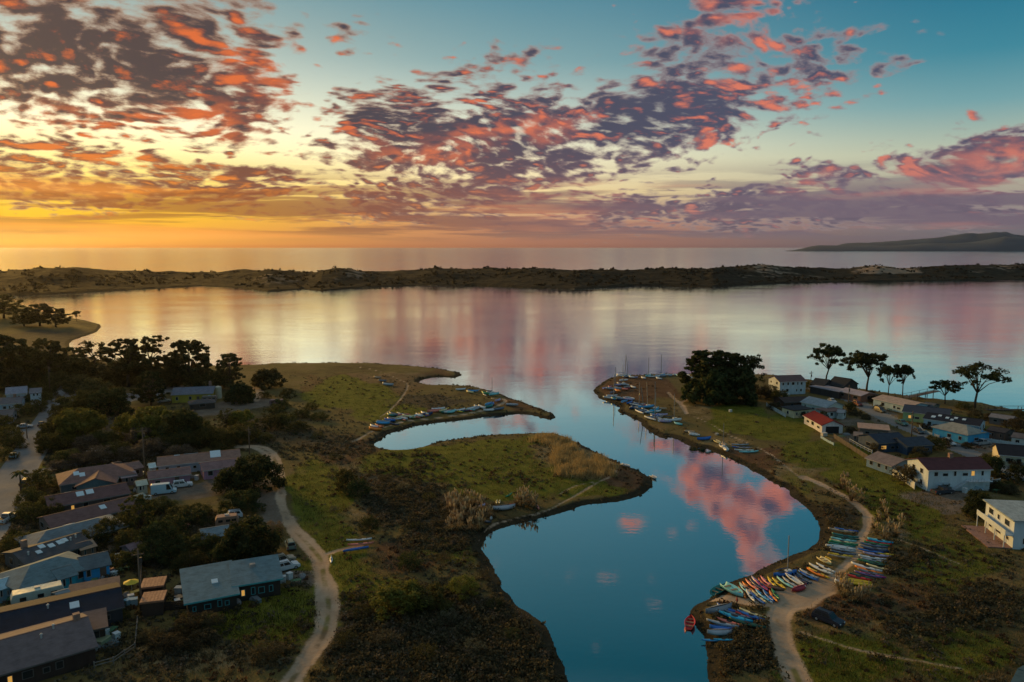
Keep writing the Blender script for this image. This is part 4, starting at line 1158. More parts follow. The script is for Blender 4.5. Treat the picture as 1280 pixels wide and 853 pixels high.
for pm in _PAMP: pm[0].materials.append(LEAF_TAN)
def pampas(px, py, s, label, group=None):
    g = at(px, py); k = random.randrange(3)
    o = empty('pampas_clump', (g.x, g.y, g.z - 0.05), random.uniform(0, 6.28)); o.scale = (s, s, s)
    tag(o, label, 'pampas', group)
    link('leaves', _PAMP[k][0], None, o)
    for me in _PLM[k]: link('plume', me, None, o)
GP = 'pampas clumps at the pond bend'
for x, y in [(562, 640), (572, 634), (583, 640), (592, 634), (602, 642), (566, 654), (578, 652), (590, 654), (602, 656), (612, 648), (574, 664), (588, 664), (562, 664), (600, 664), (584, 628), (568, 646)]:
    pampas(x, y, random.uniform(1.0, 1.5), 'pale-plumed pampas clump at the bend of the pond path', GP)
GP2 = 'pampas clumps beside the small boats on the peninsula'
for x, y in [(646, 632), (654, 634), (662, 632), (658, 628), (650, 627), (668, 636)]:
    pampas(x, y, random.uniform(1.0, 1.4), 'tan pampas clump beside the grey dinghy and red kayak', GP2)
GP3 = 'pampas clumps by the sandy path'
for x, y in [(1052, 612), (1060, 616), (1068, 622), (1076, 628), (1064, 626), (1056, 606)]:
    pampas(x, y, random.uniform(0.9, 1.3), 'tan pampas clump above the sandy path', GP3)
for x, y in [(1108, 648), (1098, 652), (1112, 664), (1096, 668), (1120, 672), (1106, 676), (1092, 660), (1126, 660), (1104, 640)]:
    pampas(x, y, random.uniform(0.8, 1.1), 'grey-green pampas clump on the bare ground beside kayak rows', 'pampas clumps beside the kayak rows')
for x, y in [(1050, 738), (1056, 734), (1062, 742), (1068, 752), (1076, 754), (1054, 746), (1084, 750)]:
    pampas(x, y, random.uniform(0.9, 1.2), 'tall plumed grass among the kayaks at the landing', 'plumed grass at the landing')

# ------------------------------------------------------------------ ground cover that nobody could count
def scatter(n, kind_w, lo=0.25, seed=1, pxr=(-60, 1340), pyr=(455, 960), shore=2.0, avoid=True, cluster=False):
    """points on the land, denser where the patch kinds of kind_w lie"""
    r = np.random.default_rng(seed)
    PX = r.uniform(*pxr, n * 8); PY = r.uniform(*pyr, n * 8)
    v = np.full(PX.shape, lo)
    for k, w in kind_w.items():
        v = v + w * patch_value(PX, PY, k)
    dens = sstep(.36, .60, fbm(PX, PY * 2.2, 38.0, 4, seed)) if cluster else 1.0
    keep = r.uniform(0, 1, len(PX)) < np.clip(v, 0, 1) * dens
    PX, PY = PX[keep][:n], PY[keep][:n]
    P = np.array([tuple(G(a, b, 0.9)) for a, b in zip(PX, PY)])
    sd = shore_sd(P[:, 0], P[:, 1])
    ok = sd > shore
    if avoid:
        for (nm, w, pts, hard), ln in zip(WAYS, WAY_LINES):
            xs = [p[0] for p in ln]; ys = [p[1] for p in ln]
            m = (P[:, 0] > min(xs) - 12) & (P[:, 0] < max(xs) + 12) & (P[:, 1] > min(ys) - 12) & (P[:, 1] < max(ys) + 12)
            if m.any():
                d = seg_dist(P[m, 0], P[m, 1], ln)
                ok[np.where(m)[0][d < w * 0.5 + 0.5]] = False
        for (cx, cy, rr) in CLEAR:
            ok &= (P[:, 0] - cx) ** 2 + (P[:, 1] - cy) ** 2 > rr * rr
    P = P[ok]; sd = sd[ok]
    P[:, 2] = height_from_sd(P[:, 0], P[:, 1], sd)
    return P

def stuff_clumps(name, P, size, mat, per, leaf, seed, flat=0.6, label=None):
    """many small clumps of leaf faces as one mesh"""
    r = np.random.default_rng(seed)
    n = len(P)
    s = size * r.lognormal(0, 0.35, n)
    d = r.normal(0, 1, (n, per, 3)); d /= np.linalg.norm(d, axis=2, keepdims=True)
    d[:, :, 2] = np.abs(d[:, :, 2])
    q = d * (r.uniform(0.45, 1.05, (n, per, 1)) * s[:, None, None]) * np.array([1, 1, flat * 1.3]) + P[:, None, :]
    pts = q.reshape(-1, 3); nr = d.reshape(-1, 3)
    V, Fq, t = leaf_cards(pts, nr, leaf * np.repeat(np.clip(s / size, 0.7, 1.4), per), r, 1.4)
    o = link(name, tint_mesh(name, V, Fq, t), mat)
    tag(o, kind='stuff')
    return o

def stuff_blades(name, P, hgt, mat, per, seed, width=0.07, spread=0.35):
    r = np.random.default_rng(seed)
    n = len(P) * per
    base = np.repeat(P, per, 0) + np.concatenate([r.normal(0, spread, (n, 2)), np.zeros((n, 1))], 1)
    a = r.uniform(0, 6.28, n); h = hgt * r.uniform(0.5, 1.25, n); ln = r.normal(0, 0.3, (n, 2)) * h[:, None]
    s = np.stack([np.cos(a), np.sin(a), np.zeros(n)], 1) * width
    top = base + np.concatenate([ln, h[:, None]], 1)
    base[:, 2] -= 0.05
    V = np.stack([base - s, base + s, top + s * 0.3, top - s * 0.3], 1).reshape(-1, 3)
    o = link(name, tint_mesh(name, V, np.arange(n * 4).reshape(n, 4), np.repeat(r.uniform(0, 1, n), 4)), mat)
    tag(o, kind='stuff')
    return o

# ================================================================== buildings
_LAST = [None]
CLEAR = []                      # circles that ground cover keeps out of
WHITE_TRIM = (214, 216, 218)
def fbox(mb, side, u, w, z0, z1, L2, W2, d0, d1):
    """a box on one of the four walls: sides 0 +y, 1 -y (long walls), 2 +x, 3 -x (end walls)"""
    if side == 0: mb.box(u - w / 2, u + w / 2, W2 + d0, W2 + d1, z0, z1)
    elif side == 1: mb.box(u - w / 2, u + w / 2, -W2 - d1, -W2 - d0, z0, z1)
    elif side == 2: mb.box(L2 + d0, L2 + d1, u - w / 2, u + w / 2, z0, z1)
    else: mb.box(-L2 - d1, -L2 - d0, u - w / 2, u + w / 2, z0, z1)
    return mb

def house(label, a, b, width, wall_h, rise, wall, roof, kind='gable', ext=0.0, wins=None, doors=(), chim=(), sky=(), lit=(), fascia=None,
          name='house', cat='house', trim=WHITE_TRIM, group=None, over=0.45, garage=None, openfront=None, vents=()):
    """a building whose ridge (or middle line of a flat or shed roof) runs from a to b in the photograph"""
    flat = kind in ('flat', 'shed')
    zr = 1.0 + wall_h + (rise * 0.5 if kind == 'shed' else (0.15 if kind == 'flat' else rise))
    A, B = G(a[0], a[1], zr), G(b[0], b[1], zr)
    mid = (A + B) * 0.5
    gz = ground_z(mid.x, mid.y)
    zr += gz - 1.0
    A, B = G(a[0], a[1], zr), G(b[0], b[1], zr)
    mid = (A + B) * 0.5
    dv = B - A; L = math.hypot(dv.x, dv.y); rz = math.atan2(dv.y, dv.x)
    hipc = width * 0.42 if kind == 'hip' else 0.0
    L2 = L / 2 + ext + hipc; W2 = width / 2
    o = empty(name, (mid.x, mid.y, gz), rz)
    tag(o, label, cat, group)
    k = max(1, int(L2 * 2 / (width * 0.8)))
    for i in range(k):
        t = ((i + .5) / k - .5) * 2 * L2
        CLEAR.append((mid.x + math.cos(rz) * t, mid.y + math.sin(rz) * t, max(width * .62, L2 / k)))
    wm = paint(wall, 0.75, 0.10, 0.8, streak=True)
    rm = roofing(roof)
    lum = sum(wall) / 3.0
    if trim is WHITE_TRIM: trim = tuple(int(60 + 0.72 * lum) for _ in range(3))
    tm = paint(fascia or trim, 0.6, 0.06, 1.0)
    h = wall_h
    # facing the camera: local -y or +y
    cy = (-mid.x) * (-math.sin(rz)) + (-mid.y) * math.cos(rz)
    front = 0 if cy > 0 else 1
    cx = (-mid.x) * math.cos(rz) + (-mid.y) * math.sin(rz)
    endf = 2 if cx > 0 else 3
    # walls
    v = [(-L2, -W2, -.4), (L2, -W2, -.4), (L2, W2, -.4), (-L2, W2, -.4), (-L2, -W2, h), (L2, -W2, h), (L2, W2, h), (-L2, W2, h)]
    f = [(0, 1, 5, 4), (1, 2, 6, 5), (2, 3, 7, 6), (3, 0, 4, 7)]
    if kind == 'gable':
        v += [(-L2, 0, h + rise - .06), (L2, 0, h + rise - .06)]; f += [(5, 6, 9), (7, 4, 8)]
    if kind == 'shed':
        s = 1 if front == 1 else -1                     # high at the back
        hi, lo = h + rise, h
        for i in (4, 5): v[i] = (v[i][0], v[i][1], (lo if s == 1 else hi) - .02)
        for i in (6, 7): v[i] = (v[i][0], v[i][1], (hi if s == 1 else lo) - .02)
    wb = MB(); wb.add(v, f); wb.obj('wall', wm, o)
    # roof
    rb = MB(); ov = over; th = 0.16
    if kind == 'gable':
        dz = rise / W2 * ov; X = L2 + ov * .8
        rb.slab([(-X, -W2 - ov, h - dz + .1), (X, -W2 - ov, h - dz + .1), (X, 0, h + rise + .1), (-X, 0, h + rise + .1)], th)
        rb.slab([(X, W2 + ov, h - dz + .1), (-X, W2 + ov, h - dz + .1), (-X, 0, h + rise + .102), (X, 0, h + rise + .102)], th)
    elif kind == 'hip':
        X = L2 + ov; Y = W2 + ov; dz = rise / W2 * ov; zr0 = h + rise + .1; ze = h - dz + .1; xr = L2 - hipc
        rb.add([(-X, -Y, ze), (X, -Y, ze), (X, Y, ze), (-X, Y, ze), (-xr, 0, zr0), (xr, 0, zr0), (-X, -Y, ze - th), (X, -Y, ze - th), (X, Y, ze - th), (-X, Y, ze - th)],
               [(0, 1, 5, 4), (1, 2, 5), (2, 3, 4, 5), (3, 0, 4), (6, 7, 1, 0), (7, 8, 2, 1), (8, 9, 3, 2), (9, 6, 0, 3), (9, 8, 7, 6)])
    elif kind == 'flat':
        rb.box(-L2 - ov, L2 + ov, -W2 - ov, W2 + ov, h + .003, h + .26)
    else:
        zl, zh = (h, h + rise)
        s = 1 if front == 1 else -1
        e = rise / width * ov
        q = [(-L2 - ov, -(W2 + ov) * s, zl - e + .16), (L2 + ov, -(W2 + ov) * s, zl - e + .16), (L2 + ov, (W2 + ov) * s, zh + e + .16), (-L2 - ov, (W2 + ov) * s, zh + e + .16)]
        if s < 0: q = q[::-1]
        rb.slab(q, th)
    ro = rb.obj('roof', rm, o)
    def roof_z(y):
        if kind == 'gable' or kind == 'hip': return h + rise * (1 - abs(y) / W2) + .1
        if kind == 'shed': return h + rise * (.5 + (y / width) * (1 if front == 1 else -1)) + .16
        return h + .26
    # eaves board
    if kind in ('gable', 'hip') and L2 > 3:
        dz = rise / W2 * ov
        for sy in (-1, 1):
            y0 = sy * (W2 + ov); y1 = y0 + sy * .05
            MB().box(-L2 - ov * .7, L2 + ov * .7, min(y0, y1) , max(y0, y1), h - dz - .12, h - dz + .07).obj('fascia', tm, o)
    elif kind == 'shed':
        s = 1 if front == 1 else -1
        e = rise / width * ov
        y0 = -(W2 + ov) * s; y1 = y0 - .06 * s
        MB().box(-L2 - ov, L2 + ov, min(y0, y1), max(y0, y1), h - e - .1, h - e + .15).obj('fascia', tm, o)
    if kind == 'gable':
        MB().box(-L2 - ov * .8, L2 + ov * .8, -.12, .12, h + rise + .085, h + rise + .15).obj('ridge_cap', rm, ro)
    # windows
    storeys = 2 if h > 4.6 else 1
    if wins is None: wins = (max(1, int(L2 * 2 / 3.3)), max(1, int(width / 4.5)))
    nl, ng = wins
    idx = 0
    for st in range(storeys):
        zb = st * 2.7 + .95
        for side, n, span in ((front, nl, L2 * 2), (1 - front, max(1, nl // 2), L2 * 2), (endf, ng, width), (5 - endf, max(1, ng // 2) if ng else 0, width)):
            for i in range(n if (nl or ng) else 0):
                if n == 0: continue
                if n > 2 and random.random() < .18 and i not in lit: continue
                u = ((i + .5) / n - .5) * span * .88 + (random.uniform(-.35, .35) if n > 1 else 0)
                ww = min(1.5, span / n * .42) * random.choice((.7, .9, 1.0, 1.35)); wh = random.choice((.85, 1.15, 1.15, 1.3))
                if any(sd == side and abs(u - du) < 1.5 and st == 0 for sd, du in doors): continue
                if garage and side == garage[0] and st == 0: continue
                if openfront == side and st == 0: continue
                fr = fbox(MB(), side, u, ww, zb, zb + wh, L2, W2, -.05, .05).obj('window', tm, o)
                isl = (side == front and i in lit and st == storeys - 1)
                fbox(MB(), side, u, ww - .22, zb + .1, zb + wh - .1, L2, W2, -.04, .065).obj('pane', glow((255, 186, 90), 0.5) if isl else glass(), fr)
    for sd, u in doors:
        fbox(MB(), sd, u, 1.0, .0, 2.1, L2, W2, -.05, .055).obj('door', paint((120, 96, 84), .6), o)
    if garage:
        sd, u, gw = garage[:3]
        gm = paint(garage[3] if len(garage) > 3 else (205, 205, 205), .6, .06)
        g_o = fbox(MB(), sd, u, gw, .0, 2.2, L2, W2, -.05, .05).obj('garage_door', gm, o)
        for kq in range(3):
            fbox(MB(), sd, u, gw - .2, .1 + kq * .7, .68 + kq * .7, L2, W2, -.04, .07).obj('door_panel', gm, g_o)
    for t, sd, ch in chim:
        y = sd * W2 * .35
        MB().box(t * L2 - .45, t * L2 + .45, y - .4, y + .4, roof_z(y) - .5, roof_z(0) + ch).obj('chimney', paint((150, 120, 108) if ch > .8 else (150, 148, 146), .8, .15), ro)
    for t, fy, s1 in sky:                             # roof windows, fy in -1..1 from ridge to eave on the camera side
        y = (W2 * fy) * (1 if front == 0 else -1)
        slope = -rise / W2 * (1 if y > 0 else -1) if kind in ('gable', 'hip') else (rise / width * (1 if front == 1 else -1) if kind == 'shed' else 0)
        z0 = roof_z(y); x = t * L2
        q = [(x - s1 * .5, y - s1 * .6, z0 - slope * s1 * .6 + .12), (x + s1 * .5, y - s1 * .6, z0 - slope * s1 * .6 + .12), (x + s1 * .5, y + s1 * .6, z0 + slope * s1 * .6 + .12), (x - s1 * .5, y + s1 * .6, z0 + slope * s1 * .6 + .12)]
        MB().slab(q, .2).obj('skylight', paint((206, 222, 232), .25, .04), ro)
    for t, fy in vents:
        y = (W2 * fy) * (1 if front == 0 else -1); x = t * L2
        MB().tube([(x, y, roof_z(y) - .2), (x, y, roof_z(y) + .55)], [.14, .14], 6).tube([(x, y, roof_z(y) + .55), (x, y, roof_z(y) + .7)], [.24, .1], 6).obj('roof_vent', paint((190, 190, 190), .5), ro)
    if name == 'house_wing':                          # a wing belongs to the house built just before it
        main = _LAST[0]
        mw = Matrix.Translation(o.location) @ Matrix.Rotation(o.rotation_euler.z, 4, 'Z')
        mm = Matrix.Translation(main.location) @ Matrix.Rotation(main.rotation_euler.z, 4, 'Z')
        rel = mm.inverted() @ mw
        for ch in [c for c in bpy.data.objects if c.parent == o]:
            ch.parent = main
            ch.matrix_parent_inverse = Matrix.Identity(4)
            ch.matrix_local = rel
        bpy.data.objects.remove(o)
        return main, L2, W2, front, endf
    _LAST[0] = o
    return o, L2, W2, front, endf

NAVY = (34, 42, 58)
# ---- west side, from the bottom of the slope up
house('long dark brown bungalow with grey ridge and lit corner window', (-70, 820), (107, 772), 12, 2.8, 1.8, (58, 44, 40), (112, 100, 102), wins=(7, 2), lit=(2,), chim=((.86, 0, .9),), vents=((.3, .3), (.5, .1)))
house('small grey-roofed lean-to at the end of the brown bungalow', (107, 778), (130, 773), 5.0, 2.5, .4, (62, 50, 46), (98, 88, 92), 'shed', wins=(1, 1), name='lean_to', cat='shed')
house('long low house with dark navy roof and single skylight', (-60, 780), (148, 735), 9.5, 2.7, 1.1, (56, 58, 66), NAVY, wins=(6, 2), sky=((.42, .45, 1.3),), vents=((.1, .3),))
house('narrow brown-roofed shed against the navy-roofed house', (88, 738), (148, 727), 2.8, 2.5, .3, (96, 78, 70), (128, 104, 94), 'shed', wins=(2, 0), name='shed', cat='shed', over=.25)
house('turquoise house with grey-green hipped roof and low gable wing', (38, 707), (72, 696), 9.5, 2.7, 1.6, (44, 178, 206), (104, 126, 134), 'hip', wins=(4, 2))
house('turquoise wing with low gable roof beside the hipped house', (66, 713), (86, 707), 5.5, 2.5, .8, (48, 182, 210), (100, 120, 128), wins=(2, 1), name='house_wing')
house('small bright blue cottage with grey gable roof', (100, 697), (132, 690), 6.2, 2.5, 1.2, (58, 168, 232), (92, 104, 112), wins=(3, 1), doors=((1, 1.0),))
house('house with dark cluttered roof, brick chimney and scattered roof vents', (18, 691), (98, 667), 8.5, 2.6, 1.0, (84, 80, 80), (78, 80, 86), wins=(5, 2), chim=((-.6, 1, 1.2),), sky=((-.25, .2, 1.0), (.0, .35, 1.0), (.3, .3, 1.1), (.45, .25, 1.0), (-.45, .55, .9)), vents=((.6, .4), (-.75, .5), (.8, .3)))
house('grey-blue hipped roof house between brown roofs and cluttered roof', (58, 664), (122, 648), 9, 2.6, 1.4, (130, 140, 148), (112, 124, 132), 'hip', wins=(4, 2), sky=((.0, -.5, 1.6),))
house('long house with plain purple-brown roof and one skylight', (56, 646), (163, 621), 8, 2.6, 1.2, (104, 92, 90), (118, 90, 88), wins=(6, 2), sky=((.25, .4, 1.2),))
house('long purple-brown roof house with two square skylights', (58, 621), (156, 604), 8.5, 2.6, 1.2, (110, 96, 96), (110, 82, 82), wins=(6, 2), sky=((-.2, .35, 1.5), (.05, .3, 1.5), (-.45, -.5, 1.2)), lit=(1,))
house('house with brown hipped roof and teal front gable below the thicket', (98, 586), (140, 580), 10, 2.7, 1.9, (96, 110, 118), (132, 100, 94), 'hip', wins=(4, 2), sky=((-.55, .4, 1.2), (-.4, .55, 1.2)))
house('teal-fronted gable wing of the brown hipped house', (124, 588), (119, 598), 8, 2.5, 1.5, (84, 118, 130), (126, 96, 92), wins=(1, 2), name='house_wing')
house('low brown-roofed annex beside the hipped house', (142, 583), (172, 577), 6, 2.5, .9, (120, 104, 100), (136, 108, 102), wins=(2, 1), name='annex')
house('long pale blue house with brown roof and white roof panel', (198, 572), (298, 562), 7.5, 2.7, 1.2, (186, 196, 212), (150, 116, 104), wins=(8, 2), sky=((.40, .35, 2.6), (-.55, -.2, 1.4), (-.3, -.3, 1.8), (-.12, -.3, 1.8)))
house('pink cottage with low brown roof behind the white van', (186, 590), (236, 584), 6, 2.5, .9, (190, 138, 158), (138, 108, 106), wins=(3, 1), doors=((1, 1.6),))
house('pink cottage with brown roof touching the round cypress', (252, 579), (299, 573), 6.8, 2.6, 1.0, (194, 142, 168), (140, 110, 110), wins=(3, 1))
house('teal-roofed house in two stepped wings with small skylight', (231, 733), (291, 722), 9.5, 2.7, 1.5, (56, 50, 46), (106, 130, 138), 'shed', wins=(4, 1), fascia=(64, 158, 168), sky=((.22, .1, 1.0),), over=.5)
house('teal-roofed house, narrower right wing with lit window', (291, 718), (347, 709), 6.5, 3.1, 1.2, (50, 44, 42), (108, 130, 138), 'shed', wins=(4, 1), fascia=(64, 158, 168), lit=(0,), over=.5, chim=((-.1, 1, .7),), name='house_wing')
house('small grey-roofed shed among the yard trees', (252, 662), (284, 657), 5.0, 2.2, .9, (112, 112, 112), (120, 136, 146), wins=(1, 0), name='shed', cat='shed')
for q, lb in ((729, 'upper'), (747, 'lower')):
    o, L2, W2, fr, en = house('carport with orange-brown plank roof, %s of a pair' % lb, (179, q + 1), (205, q - 2), 3.4, 2.3, 0, (70, 52, 46), (158, 112, 88), 'flat', wins=(0, 0), name='carport', cat='carport', over=.25)
    n = 7
    for i in range(n):
        x0 = -L2 - .25 + (2 * L2 + .5) * i / n
        MB().box(x0 + .02, x0 + (2 * L2 + .5) / n - .02, -W2 - .2, W2 + .2, 2.562, 2.62).obj('plank', paint((176, 130, 104), .8, .15), o)
# across the left street
house('white house with pale roof at the street end', (8, 485), (33, 483), 9, 3.2, 1.7, (208, 212, 222), (140, 142, 158), wins=(4, 2))
house('tall narrow white house beside the palm-lined drive', (38, 486), (51, 485), 7, 4.8, 1.2, (206, 212, 222), (120, 118, 126), wins=(2, 1))
house('white house with grey roof and brick chimney across the street', (-14, 499), (28, 496), 9, 2.9, 1.4, (184, 200, 218), (112, 106, 110), chim=((.55, 0, 1.1),), wins=(5, 2))
house('low grey-roofed house behind the street bushes', (-24, 515), (17, 512), 9, 2.7, 1.3, (150, 150, 156), (108, 100, 102), wins=(4, 2))
house('yellow-walled building with blue-grey roof by the parking lot', (218, 485), (268, 483), 11, 3.2, 1.6, (196, 166, 66), (106, 112, 128), wins=(6, 2), doors=((1, 2.0),), name='park_building', cat='building', chim=((.75, 1, 1.6),))
house('small dark pavilion in front of the yellow building', (246, 500), (258, 499), 6, 2.3, .8, (72, 64, 62), (84, 80, 84), 'hip', wins=(1, 0), name='pavilion', cat='pavilion')
# ---- east shore
house('two-storey white house beside the clump of dark trees', (968, 470), (1000, 469), 9, 5.2, 1.6, (200, 212, 224), (112, 88, 88), wins=(5, 2))
house('weathered brown shed in front of the white two-storey house', (974, 497), (1006, 496), 8, 2.5, .9, (84, 66, 60), (70, 58, 56), wins=(2, 1), name='shed', cat='shed')
house('small cream cottage with flat dark roof', (985, 511), (1007, 509), 6, 2.7, 0, (212, 202, 172), (52, 52, 58), 'flat', wins=(3, 1))
house('long white house with pale grey roof beside the road', (1012, 496), (1044, 503), 8, 3.0, 1.4, (212, 218, 214), (146, 158, 168), wins=(5, 1))
house('white flat-roofed annex with brown roof next to the red roof', (1027, 513), (1047, 511), 5, 2.5, 0, (206, 212, 218), (128, 98, 92), 'flat', wins=(2, 1), name='annex')
house('white garage with red roof and open doorway painted dark', (1018, 514), (1041, 526), 6.6, 2.7, 1.4, (222, 218, 222), (116, 32, 36), wins=(3, 0), garage=(2, 0, 4.2, (34, 34, 40)), name='garage', cat='garage')  # closed door slab, shade of the open doorway put into its colour
house('dark peaked house at the bay edge, left of the larger one', (1020, 473), (1036, 475), 9, 3.0, 1.8, (72, 70, 72), (52, 54, 58), wins=(2, 1))
house('dark house with steep peaked roof at the bay edge', (1044, 471), (1064, 474), 10, 3.2, 2.4, (66, 64, 66), (50, 52, 56), wins=(3, 1))
house('long open-fronted carport with pale roof edge', (1020, 482), (1056, 489), 6.5, 2.6, 0, (70, 66, 68), (146, 142, 152), 'flat', wins=(0, 0), name='carport', cat='carport')
house('brown-walled cottage with pale mauve roof under the cypress', (1058, 485), (1086, 491), 8, 2.6, .9, (132, 96, 84), (164, 154, 164), wins=(3, 1))
house('long low building with tan roof and blue-white front', (1104, 494), (1150, 504), 9.5, 2.9, .9, (168, 196, 212), (174, 154, 142), wins=(6, 2))
house('pale green house with slate roof beside the right road', (1132, 506), (1188, 512), 9.5, 3.2, 1.4, (160, 186, 136), (58, 68, 84), wins=(5, 2), lit=(0,))
house('long house with black roof dotted with pale skylights', (1160, 516), (1228, 525), 9.5, 3.0, 1.1, (196, 210, 226), (34, 38, 50), wins=(7, 2), sky=((-.5, .3, 1.0), (-.2, .5, 1.0), (.1, .35, 1.0), (.4, .4, 1.0), (-.7, .6, 1.2), (.0, .7, .9)))
house('bright blue house with beige hipped roof', (1190, 528), (1208, 532), 8, 3.2, 1.6, (64, 172, 224), (148, 148, 140), 'hip', wins=(3, 1))
house('bright blue garage with blue roof joined to the beige-roofed house', (1208, 533), (1228, 539), 5.0, 2.6, .8, (60, 166, 222), (58, 150, 204), wins=(1, 1), name='garage', cat='garage')
house('cream garage with dark gable roof beside the right road', (1246, 555), (1296, 559), 8.5, 2.9, 1.8, (214, 204, 176), (46, 44, 50), wins=(3, 0), garage=(3, 0, 4.6, (216, 208, 184)), name='garage', cat='garage')
house('tan flat-roofed workshop beside the right road', (1074, 532), (1110, 535), 7, 2.5, 0, (150, 124, 112), (178, 148, 132), 'flat', wins=(2, 1), name='workshop', cat='workshop')
house('dark blue two-winged house with slate roof and glowing window', (1086, 543), (1122, 541), 9, 3.0, 1.4, (58, 78, 104), (56, 64, 78), wins=(3, 1), lit=(0,))
house('dark blue wing of the slate-roofed house', (1122, 548), (1153, 546), 8, 2.8, 1.2, (56, 80, 108), (60, 68, 80), wins=(3, 1), name='house_wing')
house('cottage with grey-brown gable roof and blue end wall', (1098, 565), (1130, 575), 8, 2.5, 1.2, (112, 144, 172), (128, 116, 116), wins=(3, 2))
R15 = house('two-storey white house with maroon roof and outside stairs', (1148, 573), (1224, 572), 9, 5.4, 1.5, (210, 222, 230), (90, 54, 58), wins=(6, 2), chim=((.05, 0, 1.1),), lit=(4,), garage=(1, -4.2, 3.4, (196, 208, 220)))
R16 = house('modern white two-storey house with flat roof and long balcony', (1262, 627), (1300, 652), 9, 5.6, 0, (206, 218, 228), (150, 164, 170), 'flat', wins=(3, 2), over=.5)
house('turquoise-roofed shed at the lower right edge', (1276, 838), (1310, 850), 5, 2.4, .6, (70, 120, 130), (70, 96, 104), wins=(1, 1), name='shed', cat='shed')

def steps_and_balcony():
    o, L2, W2, fr, en = R15
    s = -1 if fr == 1 else 1
    tm = paint((200, 212, 222), .6, .08)
    x0 = L2 * .22
    for i in range(14):
        MB().box(x0 - 4.2 + i * .3, x0 - 3.9 + i * .3, s * (W2 + .06) if s > 0 else -W2 - 1.1, s * (W2 + 1.1) if s > 0 else -W2 - .06, .1 + i * .19, .19 + i * .19).obj('step', tm, o)
    y0, y1 = sorted((s * (W2 + .06), s * (W2 + 1.5)))
    d = MB().box(x0, L2 - .3, y0, y1, 2.55, 2.7).obj('balcony', tm, o)
    yr = s * (W2 + 1.46)
    MB().box(x0, L2 - .3, yr - .03, yr + .03, 3.55, 3.63).obj('rail', tm, d)
    for i in range(9):
        xx = x0 + .1 + (L2 - .5 - x0) * i / 8
        MB().box(xx - .04, xx + .04, yr - .04, yr + .04, 2.702, 3.548).obj('post', tm, d)
    o, L2, W2, fr, en = R16
    s = -1 if fr == 1 else 1
    y0, y1 = sorted((s * (W2 + .02), s * (W2 + 1.6)))
    d = MB().box(-L2 - .2, L2 + .2, y0, y1, 2.6, 2.8).obj('balcony', tm, o)
    yr = s * (W2 + 1.56)
    MB().box(-L2 - .2, L2 + .2, yr - .04, yr + .04, 2.802, 3.7).obj('parapet', tm, d)
    for i in range(4):
        xx = -L2 + .2 + (2 * L2 - .4) * i / 3
        MB().box(xx - .08, xx + .08, min(yr - .08, yr + .08), max(yr - .08, yr + .08), -.3, 2.598).obj('column', tm, d)
    # the patio slab below
    MB().box(-L2, L2, min(s * (W2 + .02), s * (W2 + 4.5)), max(s * (W2 + .02), s * (W2 + 4.5)), -.1, .12).obj('patio', paint((150, 116, 108), .8, .12), o)
steps_and_balcony()
# sheds and lean-tos squeezed into the yards
for lb, a, b, w_, hh, wl, rf in [('low mauve-roofed shed behind the brown hipped house', (150, 592), (168, 589), 4, 2.2, (120, 104, 104), (150, 132, 138)), ('white-edged pale shed beside the tall utility pole', (170, 602), (182, 600), 3, 2.2, (190, 192, 180), (196, 196, 180)),
        ('grey greenhouse shed between purple roofs and the pole', (166, 621), (178, 617), 4, 2.2, (140, 150, 140), (150, 156, 146)), ('pale lean-to at the end of the grey-blue hip roof', (128, 650), (142, 647), 4, 2.2, (170, 186, 190), (186, 200, 202)), ('tan shed behind the cluttered dark roof', (96, 680), (114, 675), 4, 2.2, (150, 120, 100), (168, 138, 116)),
        ('small mauve shed beside the back-yard fence', (158, 682), (174, 677), 4, 2.2, (110, 92, 98), (128, 108, 116)), ('pale blue lean-to left of the turquoise house', (-10, 728), (10, 722), 5, 2.3, (130, 170, 190), (160, 190, 204)), ('grey shed between cream trailer and brown lean-to', (70, 741), (84, 737), 4, 2.2, (120, 124, 128), (132, 138, 142)),
        ('tiny white shed behind the pale blue longhouse', (186, 580), (193, 579), 3, 2.4, (190, 206, 210), (200, 216, 218)), ('cream awning shed at the pink cottage', (188, 594), (206, 591), 3, 2.2, (196, 184, 160), (206, 196, 170)), ('tan garden shed behind the orange-lit dark blue house', (1068, 540), (1078, 541), 4, 2.2, (140, 116, 104), (160, 134, 120)),
        ('white shed beside the long white house', (1048, 512), (1056, 513), 3.5, 2.2, (206, 210, 212), (150, 150, 156)), ('green-grey shed behind the tan-roofed building', (1158, 503), (1170, 505), 5, 2.4, (110, 116, 110), (90, 92, 98)), ('long grey boathouse near the low dock', (1240, 517), (1268, 521), 5, 2.4, (116, 112, 112), (124, 122, 128)), ('dark boathouse beside the long grey one', (1240, 533), (1262, 537), 6, 2.6, (70, 70, 74), (56, 56, 62)), ('white cottage at the right end of the road', (1268, 541), (1296, 545), 7, 2.6, (200, 204, 206), (96, 92, 96))]:
    house(lb, a, b, w_, hh, .7, wl, rf, wins=(2, 1), name='shed', cat='shed', over=.3)

